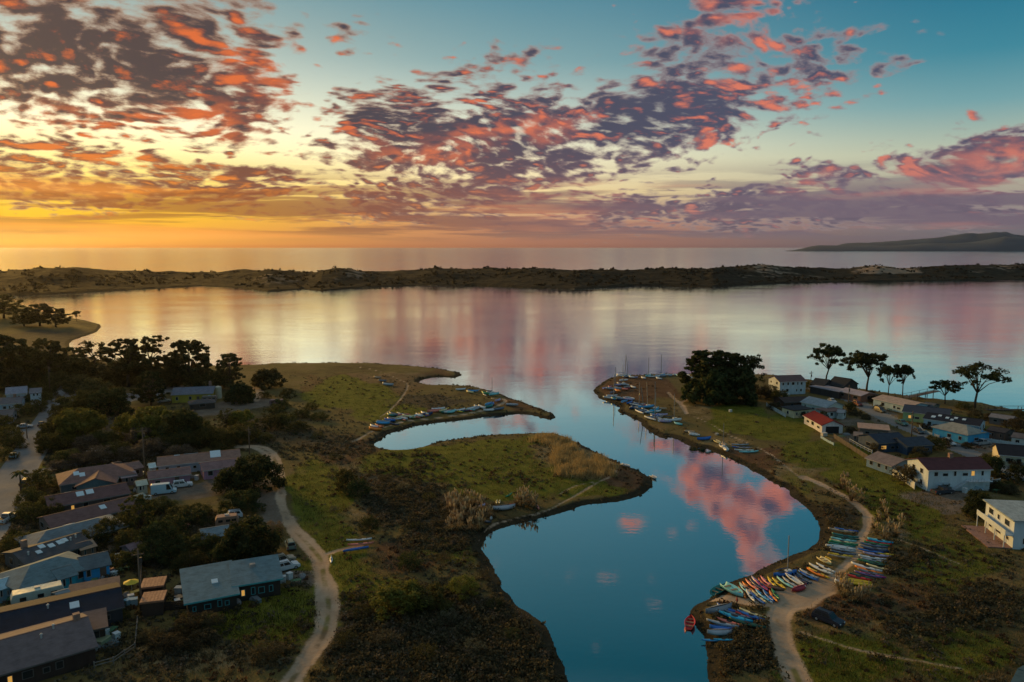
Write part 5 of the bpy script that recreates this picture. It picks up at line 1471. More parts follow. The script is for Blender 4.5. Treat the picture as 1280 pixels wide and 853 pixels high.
# ================================================================== fences, walls, poles, piers
def fence(label, pts, h, rgb, step=2.4, cat='fence', boards=True, group=None):
    w = [at(*p) for p in pts]
    o = empty('fence', w[0]); tag(o, label, cat, group)
    m = paint(rgb, .75, .12)
    base = w[0]
    post = MB().box(-.07, .07, -.07, .07, -.3, h + .08).mesh('post'); post.materials.append(m)
    for i in range(len(w) - 1):
        a, b = w[i] - base, w[i + 1] - base
        d = b - a; L = math.hypot(d.x, d.y); rz = math.atan2(d.y, d.x); n = max(1, int(round(L / step)))
        for k in range(n):
            p0 = a + d * (k / n); p1 = a + d * ((k + 1) / n)
            po = link('post', post, None, o); po.location = p0; po.rotation_euler.z = rz
            seg = L / n
            if boards:
                pb = MB()
                nb = 5
                for j in range(nb):
                    z0 = .08 + j * (h - .1) / nb
                    pb.box(.075, seg - .075, -.025 - .01 * (j % 2), .025 - .01 * (j % 2), z0, z0 + (h - .1) / nb - .03)
                bo = pb.obj('panel', m, o)
            else:
                bo = MB().box(.075, seg - .075, -.03, .03, h * .35, h * .47).box(.075, seg - .075, -.03, .03, h * .8, h * .92).obj('rail', m, o)
            bo.location = p0; bo.rotation_euler.z = rz
    po = link('post', post, None, o); po.location = w[-1] - base
    return o
fence('white board fence around the maroon-roofed house garden', [(1105, 588), (1124, 599), (1143, 612)], 1.8, (210, 214, 214))
fence('low white fence beside the cream cottage', [(958, 508), (970, 515), (982, 522)], 1.3, (190, 200, 206))
fence('long weathered fence along the marsh edge', [(1042, 548), (1062, 561), (1084, 575), (1104, 587)], 1.5, (92, 84, 80))
fence('white fence along the right road, beside the bright blue house', [(1218, 550), (1250, 555), (1282, 560)], 1.2, (190, 204, 214))
fence('white wall panels at the foot of the maroon-roofed house garden', [(1196, 612), (1222, 608), (1250, 604)], 1.2, (196, 208, 216))
fence('pale curved wall beside the right road', [(1149, 535), (1153, 540), (1162, 544), (1174, 548)], 1.0, (184, 192, 196))
fence('dark wooden yard fence below the teal-roofed house', [(176, 768), (232, 762), (300, 750), (348, 740)], 1.6, (58, 46, 42))
fence('pale low fence around the bare yard of the brown bungalow', [(118, 836), (142, 830), (169, 812), (172, 778)], 1.0, (132, 124, 118), boards=False)
fence('tall pale fence between the back yards', [(177, 690), (177, 722), (176, 766)], 1.8, (112, 100, 96))
fence('grey fence behind the right road, at the garage', [(1262, 578), (1300, 592)], 1.2, (180, 186, 190))
fence('blue-white planks along the fence by the red-roofed garage', [(1026, 548), (1034, 553), (1042, 557)], .8, (170, 200, 214))
fence('white deck railing of the dark blue house', [(1062, 553), (1076, 561), (1090, 568)], 1.2, (170, 184, 204), boards=False)

def utility_pole(px, py, h, label, arm=2.2, rz=.4):
    g = at(px, py)
    o = empty('utility_pole', g, rz); tag(o, label, 'pole')
    m = paint((110, 92, 78), .85, .15); dk = paint((70, 66, 64), .6)
    MB().tube([(0, 0, -.5), (0, 0, h)], [.17, .12], 7).obj('pole', m, o, True)
    if arm:
        MB().box(-arm / 2, arm / 2, -.07, .07, h - 1.0, h - .85).obj('crossarm', m, o)
        for u in (-.9, -.35, .35, .9):
            MB().tube([(u * arm / 2, 0, h - .85), (u * arm / 2, 0, h - .6)], [.06, .04], 5).obj('insulator', dk, o)
        MB().tube([(.32, .1, h - 2.4), (.32, .1, h - 1.5)], [.24, .24], 7).obj('transformer', dk, o)
utility_pole(182, 606, 14.5, 'tall utility pole with crossarm at the end of the pink cottages')
utility_pole(312, 568, 8, 'slender utility pole beside the dirt road bend', 1.6)
utility_pole(177, 764, 10.5, 'utility pole standing in the back-yard fence', 1.8)
utility_pole(34, 548, 5, 'short street-side pole beside the silver car', 0)
utility_pole(63, 495, 12, 'utility pole at the end of the left street', 1.8)
utility_pole(1013, 488, 8, 'utility pole by the bay beside the dark peaked house', 2.0)
utility_pole(1060, 512, 9, 'thin pole beside the right road near the rounded bush', 1.2)
utility_pole(1139, 550, 9, 'thin pole behind the dark blue house wing', 1.2)

def pier(label, a, b, width, z):
    A, B = G(a[0], a[1], z), G(b[0], b[1], z)
    d = B - A; L = math.hypot(d.x, d.y); rz = math.atan2(d.y, d.x)
    o = empty('pier', (A.x, A.y, 0), rz); tag(o, label, 'pier')
    m = paint((96, 84, 78), .85, .15)
    n = int(L / 1.2)
    for i in range(n):
        MB().box(i * L / n, (i + 1) * L / n - .03, -width / 2, width / 2, z - .12, z).obj('deck_board', m, o)
    for s in (-1, 1):
        for i in range(int(L / 6) + 1):
            MB().tube([(i * 6 + .3, s * (width / 2 - .15), -1.5), (i * 6 + .3, s * (width / 2 - .15), z - .121)], .16, 6).obj('pile', m, o)
            MB().box(i * 6 + .2, i * 6 + .36, s * (width / 2 - .06) - .06, s * (width / 2 - .06) + .06, z + .002, z + 1.1).obj('rail_post', m, o)
        y = s * (width / 2 - .06)
        MB().box(0, L, y - .05, y + .05, z + 1.102, z + 1.18).obj('handrail', m, o)
pier('wooden pier on piles behind the shore cypresses', (1132, 497), (1172, 488.5), 2.6, 3.0)
pier('low dock at the right end of the bay shore', (1232, 512), (1300, 512), 2.0, 1.4)

# ================================================================== vehicles
def car_meshes(kind):
    """parts of a vehicle, front towards +x"""
    L, W, Hh = {'sedan': (4.6, 1.8, 1.45), 'suv': (4.7, 1.88, 1.75), 'pickup': (5.3, 1.9, 1.8), 'van': (5.6, 2.05, 2.5), 'jeep': (4.0, 1.75, 1.8)}[kind]
    x0, x1 = -L / 2, L / 2; hw = W / 2
    belt = Hh * (.60 if kind != 'van' else .42); sill = .32
    if kind == 'sedan': cab = (x0 + .55, x0 + 1.25, x1 - 2.15, x1 - 1.35)
    elif kind == 'suv': cab = (x0 + .08, x0 + .45, x1 - 1.95, x1 - 1.25)
    elif kind == 'jeep': cab = (x0 + .06, x0 + .15, x1 - 1.6, x1 - 1.35)
    elif kind == 'pickup': cab = (x0 + 1.9, x0 + 2.05, x1 - 2.1, x1 - 1.4)
    else: cab = (x0 + .03, x0 + .08, x1 - 1.5, x1 - .75)
    P = {}
    def prism(prof, yb, yt, zs):
        """closed loft: list of (x, z) around the side, wider at the bottom"""
        n = len(prof); mb = MB()
        v = [(x, -(yb + (yt - yb) * q), z) for (x, z, q) in prof] + [(x, (yb + (yt - yb) * q), z) for (x, z, q) in prof]
        f = [tuple(range(n)), tuple(range(2 * n - 1, n - 1, -1))] + [(i, n + i, n + (i + 1) % n, (i + 1) % n) for i in range(n)]
        mb.add(v, f); return mb
    body = prism([(x0 + .04, sill, .0), (x0, sill + .25, 0), (x0 + .03, belt - .06, .15), (x0 + .12, belt, .4), (x1 - 1.2, belt - .02, .4), (x1 - .15, belt - .16, .4), (x1 - .02, belt - .3, .2), (x1, sill + .22, 0), (x1 - .06, sill, 0)], hw, hw - .12, 0)
    P['body'] = body.mesh('body')
    c = cab
    cabin = prism([(c[0], belt - .01, 0), (c[1], Hh - .04, .9), (c[1] + .12, Hh, 1), (c[2] - .12, Hh, 1), (c[2], Hh - .04, .9), (c[3], belt - .01, 0)], hw - .10, hw - .26, 0)
    P['cabin'] = cabin.mesh('cabin')
    def yat(z): return (hw - .10) - .16 * (z - belt) / (Hh - belt)
    za, zb = belt + .06, Hh - .12
    wins = []
    def sidewin(xa, xb, xc, xd, s):
        ya, yb = yat(za) + .012, yat(zb) + .012
        q = [(xa, s * ya, za), (xb, s * ya, za), (xc, s * yb, zb), (xd, s * yb, zb)]
        return MB().slab(q if s < 0 else q[::-1], .02).mesh('side_window')
    span0, span1 = c[0] + .35, c[3] - .42
    t0, t1 = c[1] + .22, c[2] - .18
    m0 = (span0 + span1) / 2; mt = (t0 + t1) / 2
    for s in (-1, 1):
        if kind == 'van':
            wins.append(sidewin(c[2] - .7, c[3] - .35, c[2] - .15, c[2] - .7, s))
        else:
            wins.append(sidewin(span0, m0 - .05, mt - .05, t0, s)); wins.append(sidewin(m0 + .05, span1, t1, mt + .05, s))
    P['side_window'] = wins
    def endwin(xa, xb, sgn):
        ya, yb = yat(za) - .08, yat(zb) - .06
        fx = lambda z: xa + (xb - xa) * (z - belt) / (Hh - .04 - belt) + sgn * .015
        q = [(fx(za), -ya, za), (fx(za), ya, za), (fx(zb), yb, zb), (fx(zb), -yb, zb)]
        return MB().slab(q if sgn > 0 else q[::-1], .02)
    P['windshield'] = endwin(c[3], c[2], 1).mesh('windshield')
    P['rear_window'] = endwin(c[0], c[1], -1).mesh('rear_window')
    tw = MB(); n = 14; R_ = .34
    tw.tube([(0, -.11, 0), (0, .11, 0)], R_, n); P['tyre'] = tw.mesh('tyre', False)
    P['rim'] = MB().tube([(0, -.125, 0), (0, .125, 0)], R_ * .6, 10).mesh('rim')
    P['wheel_pos'] = [(x0 + L * .19, s * (hw - .1), R_) for s in (-1, 1)] + [(x1 - L * .18, s * (hw - .1), R_) for s in (-1, 1)]
    P['headlight'] = [MB().box(x1 - .05, x1 + .02, s * (hw - .3) - .16, s * (hw - .3) + .16, belt - .42, belt - .26).mesh('headlight') for s in (-1, 1)]
    P['taillight'] = [MB().box(x0 - .02, x0 + .05, s * (hw - .2) - .1, s * (hw - .2) + .1, belt - .36, belt - .12).mesh('taillight') for s in (-1, 1)]
    P['bumper'] = [MB().box(x1 - .03, x1 + .05, -hw + .1, hw - .1, sill + .03, sill + .2).mesh('bumper'), MB().box(x0 - .05, x0 + .03, -hw + .1, hw - .1, sill + .03, sill + .2).mesh('bumper')]
    if kind == 'pickup':
        P['bed'] = MB().box(x0 + .1, c[0] - .05, -hw + .2, hw - .2, belt - .0, belt + .012).mesh('bed')
    if kind in ('suv', 'jeep'):
        P['roof_rack'] = MB().box(c[1] + .3, c[2] - .2, -hw + .34, -hw + .39, Hh + .002, Hh + .08).box(c[1] + .3, c[2] - .2, hw - .39, hw - .34, Hh + .002, Hh + .08).mesh('roof_rack')
    return P
_CARS = {}
def car(kind, px, py, img, rgb, label, name=None, cat=None):
    """img: direction of the front in the photograph"""
    if kind not in _CARS: _CARS[kind] = car_meshes(kind)
    P = _CARS[kind]
    g = at(px, py); q = G(px + img[0], py + img[1], g.z)
    o = empty(name or {'sedan': 'parked_car', 'suv': 'parked_car', 'pickup': 'pickup_truck', 'van': 'delivery_van', 'jeep': 'jeep'}[kind], (g.x, g.y, g.z + .0), math.atan2(q.y - g.y, q.x - g.x))
    tag(o, label, cat or {'van': 'van', 'pickup': 'pickup'}.get(kind, 'car'))
    CLEAR.append((g.x, g.y, 3.0))
    pm = paint(rgb, .42, .05, .6, spec=.5)
    rub = paint((24, 24, 26), .8); rimm = paint((150, 150, 154), .4, .05); gl = glass(); chrome = paint((70, 72, 76), .5)
    def put(nm, me, m, par=o):
        ob = bpy.data.objects.new(nm, me); COL.objects.link(ob); ob.parent = par
        if len(me.materials) == 0: me.materials.append(m)
        ob.material_slots[0].link = 'OBJECT'; ob.material_slots[0].material = m
        return ob
    put('body', P['body'], pm); put('cabin', P['cabin'], pm)
    for me in P['side_window']: put('side_window', me, gl)
    put('windshield', P['windshield'], gl); put('rear_window', P['rear_window'], gl)
    for p in P['wheel_pos']:
        w = put('tyre', P['tyre'], rub); w.location = p; put('rim', P['rim'], rimm, w)
    for me in P['headlight']: put('headlight', me, paint((220, 222, 220), .2))
    for me in P['taillight']: put('taillight', me, paint((150, 24, 20), .3))
    for me in P['bumper']: put('bumper', me, chrome)
    if 'bed' in P: put('cargo_bed', P['bed'], rub)
    if 'roof_rack' in P: put('roof_rack', P['roof_rack'], rub)
    return o
car('suv', 1035, 778, (10, 4), (30, 38, 56), 'dark blue estate car parked beside the sandy landing')
car('suv', 358, 712, (10, -2.5), (206, 214, 222), 'white SUV parked at the end of the teal-roofed house')
car('suv', 353, 704, (10, -2.5), (150, 142, 128), 'tan SUV behind the white one at the teal-roofed house')
car('jeep', 363, 685, (-3, -8), (112, 132, 128), 'grey-green jeep parked on the dirt road edge')
car('suv', 289, 648, (-10, 1.4), (196, 208, 220), 'white SUV parked in front of the low cypress')
car('suv', 228, 609, (10, -1.3), (214, 216, 222), 'white SUV parked in the dirt yard by the pink cottage')
car('van', 205, 617, (10, -1.0), (178, 204, 220), 'white box van in the dirt yard by the pink cottage')
car('sedan', 31, 535, (10, -.8), (150, 168, 184), 'silver sedan in the driveway across the left street')
car('sedan', 17, 572, (5, -7), (130, 190, 220), 'pale blue car parked along the left street')
car('pickup', 9, 651, (9, -5), (200, 206, 210), 'white pickup parked beside the street bushes')
car('suv', 33, 606, (8, -7), (56, 54, 56), 'dark car with white roof rack beside the palm')
car('sedan', 120, 566, (10, -2), (200, 205, 210), 'pale car half hidden in the thicket')
car('sedan', 1258, 598, (8, 3.5), (150, 158, 166), 'grey sedan parked on the right road')
car('pickup', 1178, 617, (10, -1), (40, 52, 66), 'dark pickup parked below the maroon-roofed house')
car('suv', 1100, 515, (6, 2), (60, 66, 74), 'dark car parked beside the right road near the green house')
car('pickup', 1127, 531, (7, 3), (70, 120, 118), 'teal pickup parked in front of the pale green house')
for q in [('sedan', 1040, 503, (7, 3), (190, 194, 198), 'white sedan parked beside the long white house'), ('suv', 1072, 507, (7, 3), (120, 40, 40), 'dark red car on the right road near the mauve cottage'), ('sedan', 1148, 541, (7, 3), (60, 70, 80), 'dark sedan parked at the pale curved wall'), ('suv', 1186, 556, (7, 3), (200, 204, 208), 'white SUV parked below the bright blue house'),
          ('pickup', 1228, 556, (8, -1), (160, 164, 168), 'silver pickup on the bare lot beside the bright blue house'), ('sedan', 1060, 494, (7, 3), (40, 44, 50), 'black sedan in front of the open carport'), ('sedan', 1216, 612, (9, 1), (170, 190, 206), 'pale blue sedan below the maroon-roofed house'),
          ('sedan', 52, 532, (5, -7), (60, 62, 66), 'dark sedan parked along the upper left street'), ('suv', 150, 585, (10, -2), (90, 60, 56), 'maroon car beside the brown-roofed annex'), ('sedan', 155, 498, (10, -1), (90, 96, 104), 'dark car in the parking lot, next to the pale one')]:
    car(*q)
car('sedan', 170, 493, (10, -1), (170, 168, 168), 'pale car in the parking lot by the pine')
car('suv', 205, 503, (10, -1), (186, 180, 172), 'cream car parked in front of the yellow building')

# ---- trailers and yard things
def trailer(px, py, img, L, W, Hh, rgb, label, roofrgb=None):
    g = at(px, py); q = G(px + img[0], py + img[1], g.z)
    o = empty('travel_trailer', g, math.atan2(q.y - g.y, q.x - g.x)); tag(o, label, 'trailer')
    CLEAR.append((g.x, g.y, L * .55))
    m = paint(rgb, .5, .08)
    prof = [(-L / 2, .5), (-L / 2 - .02, Hh * .7), (-L / 2 + .3, Hh), (L / 2 - .3, Hh), (L / 2 + .02, Hh * .65), (L / 2 - .15, .5)]
    n = len(prof)
    mb = MB(); mb.add([(x, -W / 2, z) for x, z in prof] + [(x, W / 2, z) for x, z in prof], [tuple(range(n)), tuple(range(2 * n - 1, n - 1, -1))] + [(i, n + i, n + (i + 1) % n, (i + 1) % n) for i in range(n)])
    mb.obj('body', m, o)
    rf = MB().box(-L / 2 + .35, L / 2 - .35, -W / 2 + .1, W / 2 - .1, Hh + .003, Hh + .06).obj('roof', paint(roofrgb or rgb, .5, .1), o)
    MB().box(-.4, .4, -.35, .35, Hh + .062, Hh + .3).obj('air_unit', paint((190, 190, 188), .5), rf)
    for s in (-1, 1):
        for u in (-.28, .05, .3):
            fr = MB().box(u * L - .45, u * L + .45, s * W / 2 - .02 if s > 0 else -W / 2 - .03, s * W / 2 + .03 if s > 0 else -W / 2 + .02, Hh * .52, Hh * .76).obj('window', glass(), o)
        MB().tube([(0, s * (W / 2 - .25), .33), (0, s * (W / 2 + .02), .33)], .33, 12).obj('wheel', paint((26, 26, 28), .8), o)
    MB().tube([(L / 2 - .2, 0, .55), (L / 2 + 1.1, 0, .5)], .07, 5).obj('hitch', paint((60, 60, 62), .6), o)
trailer(48, 754, (10, -2.4), 7.5, 2.4, 2.6, (200, 206, 196), 'long cream travel trailer behind the navy roof', (206, 212, 198))
trailer(284, 657, (10, -1.2), 4.6, 2.1, 2.2, (168, 128, 108), 'small orange-brown trailer beside the grey shed')
trailer(262, 503, (10, -.5), 5.5, 2.2, 2.4, (130, 116, 108), 'brown trailer in front of the yellow building')
trailer(346, 506, (10, -.3), 5, 2.0, 1.9, (150, 108, 104), 'reddish trailer at the edge of the dirt turnaround')

def tank(px, py, r, h, rgb, label):
    g = at(px, py); o = empty('water_tank', g); tag(o, label, 'tank')
    m = paint(rgb, .5, .08)
    MB().tube([(0, 0, -.2), (0, 0, h)], r, 16).obj('shell', m, o)
    MB().tube([(0, 0, h + .002), (0, 0, h + r * .3)], [r * .98, r * .15], 16).obj('lid', m, o)
tank(273, 498, 1.3, 4.5, (206, 196, 176), 'white cylindrical tank beside the yellow building')

def patio_set(px, py, rgb, label):
    g = at(px, py); o = empty('patio_umbrella', g); tag(o, label, 'umbrella')
    MB().tube([(0, 0, -.1), (0, 0, 2.3)], .04, 6).obj('pole', paint((200, 200, 200), .5), o)
    n = 8; mb = MB()
    mb.add([(0, 0, 2.5)] + [(1.3 * math.cos(2 * math.pi * i / n), 1.3 * math.sin(2 * math.pi * i / n), 2.05) for i in range(n)] + [(0, 0, 2.44)],
           [(0, 1 + i, 1 + (i + 1) % n) for i in range(n)] + [(n + 1, 1 + (i + 1) % n, 1 + i) for i in range(n)])
    mb.obj('canopy', paint(rgb, .7, .08), o)
patio_set(131, 719, (150, 190, 206), 'pale blue patio umbrella beside the blue cottage')
patio_set(165, 742, (214, 186, 60), 'yellow patio umbrella beside the back-yard fence')

def crate(px, py, s, rgb, label, name='crate', cat='crate', group=None):
    g = at(px, py); o = empty(name, g, random.uniform(0, 3)); tag(o, label, cat, group)
    m = paint(rgb, .6, .12); w, d, h = s
    MB().box(-w / 2, w / 2, -d / 2, d / 2, -.1, h).obj('case', m, o)
    MB().box(-w / 2 - .05, w / 2 + .05, -d / 2 - .05, d / 2 + .05, h + .003, h + .09).obj('lid', m, o)
for x, y, s, c, lb in [(121, 805, (3.4, 2.0, .9), (150, 160, 128), 'pale green covered table beside the brown bungalow'), (106, 823, (2.2, 1.3, .8), (176, 132, 100), 'orange-brown wooden table at the brown bungalow corner'),
                       (135, 806, (2.6, 2.2, .4), (90, 108, 116), 'grey-blue tarp stack in the bare yard'), (160, 757, (1.0, 1.0, 1.0), (130, 180, 206), 'pale blue bin by the back-yard fence, left one'), (168, 756, (1.0, 1.0, 1.0), (150, 190, 210), 'pale blue bin by the back-yard fence, next to the pole'),
                       (224, 742, (1.2, 1.0, 1.1), (170, 180, 186), 'white appliance beside the plank carports'), (224, 752, (1.4, 1.0, .8), (100, 112, 120), 'grey box beside the plank carports'), (104, 722, (1.6, 1.0, .8), (60, 60, 64), 'dark storage chest in front of the blue cottage'),
                       (138, 716, (1.2, .9, .7), (196, 150, 160), 'pink storage chest beside the patio umbrella'), (162, 692, (1.4, 1.0, 1.2), (160, 186, 204), 'pale blue cabinet at the yard fence'), (36, 757, (1.4, 1.1, .9), (130, 150, 166), 'grey-blue chest beside the cream trailer'),
                       (205, 598, (1.8, 1.2, 1.8), (170, 120, 130), 'rose-coloured shed box behind the box van'), (176, 594, (2.4, 1.2, .6), (206, 204, 180), 'cream garden bench box beside the pole'), (182, 632, (1.0, .9, 1.1), (200, 204, 206), 'small white box at the yard corner by the tall pole'),
                       (232, 662, (1.4, 1.2, 1.0), (150, 92, 80), 'rusty red tank box among the yard trees'), (320, 751, (2.6, .8, .5), (110, 124, 132), 'grey planter below the teal-roofed house'), (306, 748, (1.2, .9, .8), (70, 76, 80), 'dark grill cart below the teal-roofed house'),
                       (896, 544, (1.0, .8, .5), (180, 176, 168), 'small pale chest on the grass of the point'), (1030, 545, (1.6, 1.2, .9), (206, 200, 190), 'white chest outside the red-roofed garage'), (985, 495, (1.2, 1.0, .8), (200, 204, 206), 'small white chest beside the brown shed'),
                       (913, 515, (.9, .9, .7), (210, 212, 214), 'small white box on the green lawn of the point'), (870, 497, (3.0, 1.0, .6), (170, 168, 166), 'pale flat stack beneath the clump of dark trees')]:
    crate(x, y, s, c, lb, 'storage_chest', 'chest')

def loft(stations, cap=True):
    """stations: lists of points around the hull, bow to stern"""
    n = len(stations[0]); mb = MB()
    mb.add([p for s in stations for p in s], [(i * n + j, i * n + (j + 1) % n, (i + 1) * n + (j + 1) % n, (i + 1) * n + j) for i in range(len(stations) - 1) for j in range(n)]
           + ([tuple(range(n))[::-1], tuple(range((len(stations) - 1) * n, len(stations) * n))] if cap else []))
    return mb
# odds and ends standing about in the yards
GQ = 'odds and ends in the back yards'
_odds = [(112, 724), (122, 722), (128, 726), (143, 722), (150, 716), (156, 708), (148, 700), (160, 712), (168, 706), (140, 708), (118, 730), (96, 722), (20, 742), (14, 752), (8, 738), (26, 736), (88, 752), (158, 746), (164, 752), (170, 744), (126, 790), (132, 796), (140, 792), (120, 812), (146, 800), (176, 612), (170, 614), (160, 606), (166, 600), (150, 600), (186, 626), (196, 596), (240, 598), (246, 600), (262, 668), (248, 676), (222, 758), (230, 756), (314, 748), (330, 744), (340, 738), (296, 754), (362, 724), (370, 730), (378, 722), (354, 728), (1052, 548), (1058, 544), (1070, 548), (1048, 540), (1186, 614), (1206, 616), (1228, 608), (1198, 558), (1170, 542), (1112, 514), (1100, 506), (1016, 520), (1246, 616), (1284, 602)]
_rgb = [('white', (206, 212, 216)), ('blue', (60, 120, 190)), ('grey', (120, 126, 132)), ('rust-red', (140, 66, 50)), ('tan', (176, 146, 112)), ('green', (70, 110, 80)), ('pale blue', (140, 184, 208)), ('dark', (44, 44, 50))]
for i, (x, y) in enumerate(_odds):
    cn, cc = _rgb[(i * 5 + i // 3) % 8]
    k = i % 3
    nm, ct, sz = [('storage_bin', 'bin', (.9, .8, 1.1)), ('garden_table', 'table', (1.8, 1.0, .75)), ('covered_pile', 'pile', (2.2, 1.4, .9))][k]
    lb = near_label('%s %s' % (cn, ['storage bin', 'garden table', 'covered pile'][k]), x, y, 1, 1)
    if k == 0:
        crate(x, y, sz, cc, lb, nm, ct, GQ)
    else:
        g = at(x, y); o = empty(nm, g, random.uniform(0, 3)); tag(o, lb, ct, GQ); m = paint(cc, .7, .15)
        w, d, h = sz
        if k == 1:
            MB().box(-w / 2, w / 2, -d / 2, d / 2, h - .06, h).obj('top', m, o)
            for sx in (-1, 1):
                for sy in (-1, 1):
                    MB().box(sx * (w / 2 - .1) - .04, sx * (w / 2 - .1) + .04, sy * (d / 2 - .1) - .04, sy * (d / 2 - .1) + .04, -.1, h - .062).obj('leg', m, o)
        else:
            st = [[(t * w / 2, math.cos(a) * d / 2 * (1 - abs(t) ** 3 * .5), -.05 + max(0, math.sin(a)) * h * (1 - .45 * t * t) * random.uniform(.85, 1.1)) for a in np.linspace(0, math.pi, 7)] for t in (-1, -.5, 0, .5, 1)]
            loft(st).obj('tarpaulin', m, o)
            MB().box(-w / 2 + .1, w / 2 - .1, -d / 2 - .06, -d / 2 + .02, -.05, .12).obj('weight_board', paint((110, 84, 66), .8), o)

# ================================================================== boats
def hull_kayak(L, W, D):
    st = []
    for i in range(11):
        t = -1 + 2 * i / 10; w = W / 2 * (1 - abs(t) ** 2.1) + .012; rise = .10 * abs(t) ** 3
        x = t * L / 2
        st.append([(x, 0, .02 + rise * 1.2), (x, w * .75, .05 + rise), (x, w, D * .55 + rise), (x, w * .55, D * .9 + rise), (x, 0, D + rise), (x, -w * .55, D * .9 + rise), (x, -w, D * .55 + rise), (x, -w * .75, .05 + rise)])
    return loft(st)
def hull_open(L, W, D, transom=.7):
    """open boat: outer skin, inner skin and gunwale"""
    st = []
    for i in range(10):
        t = i / 9                                  # 0 stern, 1 bow
        w = W / 2 * (transom + (1 - transom) * min(1, t * 3)) * (1 - max(0, (t - .45) / .55) ** 2.2) + .02
        sheer = D * (1 + .22 * max(0, (t - .4) / .6) ** 2)
        x = -L / 2 + t * L
        k = .04 + .25 * D * max(0, (t - .7) / .3) ** 2
        iw = max(.005, w - .05)
        st.append([(x, 0, k), (x, w * .7, k + .06), (x, w, sheer), (x, iw, sheer), (x, iw * .65, k + .14), (x, 0, k + .1), (x, -iw * .65, k + .14), (x, -iw, sheer), (x, -w, sheer), (x, -w * .7, k + .06)])
    return loft(st)
def oval(L, W, z0, z1, x=0, n=12):
    mb = MB()
    mb.add([(x + L / 2 * math.cos(2 * math.pi * i / n), W / 2 * math.sin(2 * math.pi * i / n), z) for z in (z0, z1) for i in range(n)],
           [tuple(range(n))[::-1], tuple(range(n, 2 * n))] + [(i, (i + 1) % n, n + (i + 1) % n, n + i) for i in range(n)])
    return mb
BOATM = {
    'kayak': [('hull', hull_kayak(4.6, .78, .36).mesh('hull', True), 'c'), ('cockpit', oval(.95, .46, .335, .375).mesh('cockpit'), 'd'), ('hatch', oval(.42, .34, .335, .368, 1.35).mesh('hatch'), 'd')],
    'canoe': [('hull', hull_open(5.0, .95, .42, .12).mesh('hull', True), 'c'), ('seat', MB().box(-1.4, -1.15, -.36, .36, .26, .30).mesh('seat'), 't'), ('seat', MB().box(1.0, 1.25, -.3, .3, .27, .31).mesh('seat'), 't')],
    'dinghy': [('hull', hull_open(3.6, 1.5, .55).mesh('hull', True), 'c'), ('seat', MB().box(-1.2, -.9, -.55, .55, .34, .39).mesh('seat'), 't'), ('seat', MB().box(-.1, .2, -.66, .66, .34, .39).mesh('seat'), 't'), ('seat', MB().box(.85, 1.1, -.42, .42, .36, .41).mesh('seat'), 't')],
    'upturned': [('hull', hull_kayak(3.6, 1.45, .62).mesh('hull', True), 'c'), ('keel', MB().box(-1.5, 1.5, -.03, .03, .58, .68).mesh('keel'), 'd')],
    'sailboat': [('hull', hull_kayak(5.6, 1.75, .8).mesh('hull', True), 'c'), ('cockpit', oval(1.9, .95, .74, .80, -.9).mesh('cockpit'), 'd'), ('cabin', MB().box(.15, 1.35, -.42, .42, .70, 1.02).mesh('cabin'), 'w'), ('mast', MB().tube([(.5, 0, .75), (.5, 0, 8.2)], [.12, .09], 6).mesh('mast'), 'm'), ('boom', MB().tube([(.42, 0, 1.5), (-2.2, 0, 1.45)], .07, 5).mesh('boom'), 'b')],
    'catamaran': [('hull', (lambda a: (a.v.__setitem__(slice(None), [(x, y + 1.1, z) for x, y, z in a.v]), a)[1])(hull_kayak(5.0, .5, .5)).mesh('hull', True), 'c'), ('hull', (lambda a: (a.v.__setitem__(slice(None), [(x, y - 1.1, z) for x, y, z in a.v]), a)[1])(hull_kayak(5.0, .5, .5)).mesh('hull', True), 'c'),
                  ('trampoline', MB().box(-1.5, .8, -.95, .95, .49, .53).mesh('trampoline'), 'b'), ('mast', MB().tube([(.7, 0, .5), (.7, 0, 7.6)], [.12, .09], 6).mesh('mast'), 'm')],
}
MASTM = paint((150, 146, 140), .45, .05)
def boat(kind, px, py, img, s, rgb, label, group=None, lift=.05, name=None, second=None, tilt=0.0):
    g = at(px, py); q = G(px + img[0], py + img[1], g.z)
    z = max(g.z, 0.0)
    o = empty(name or {'upturned': 'upturned_dinghy'}.get(kind, kind), (g.x, g.y, z + lift), math.atan2(q.y - g.y, q.x - g.x))
    o.rotation_euler.x = tilt
    o.scale = (s, s, s)
    tag(o, label, {'upturned': 'dinghy'}.get(kind, kind), group)
    CLEAR.append((g.x, g.y, 1.6))
    cm = {'c': paint(rgb, .38, .07, 1.2, spec=.5), 'd': paint(second or (30, 32, 36), .6), 't': paint((150, 120, 90), .7), 'w': paint((214, 218, 220), .4), 'm': MASTM, 'b': paint(second or (50, 90, 130), .7)}
    for nm, me, k in BOATM[kind]:
        ob = bpy.data.objects.new(nm, me); COL.objects.link(ob); ob.parent = o
        if len(me.materials) == 0: me.materials.append(cm[k])
        ob.material_slots[0].link = 'OBJECT'; ob.material_slots[0].material = cm[k]
    return o

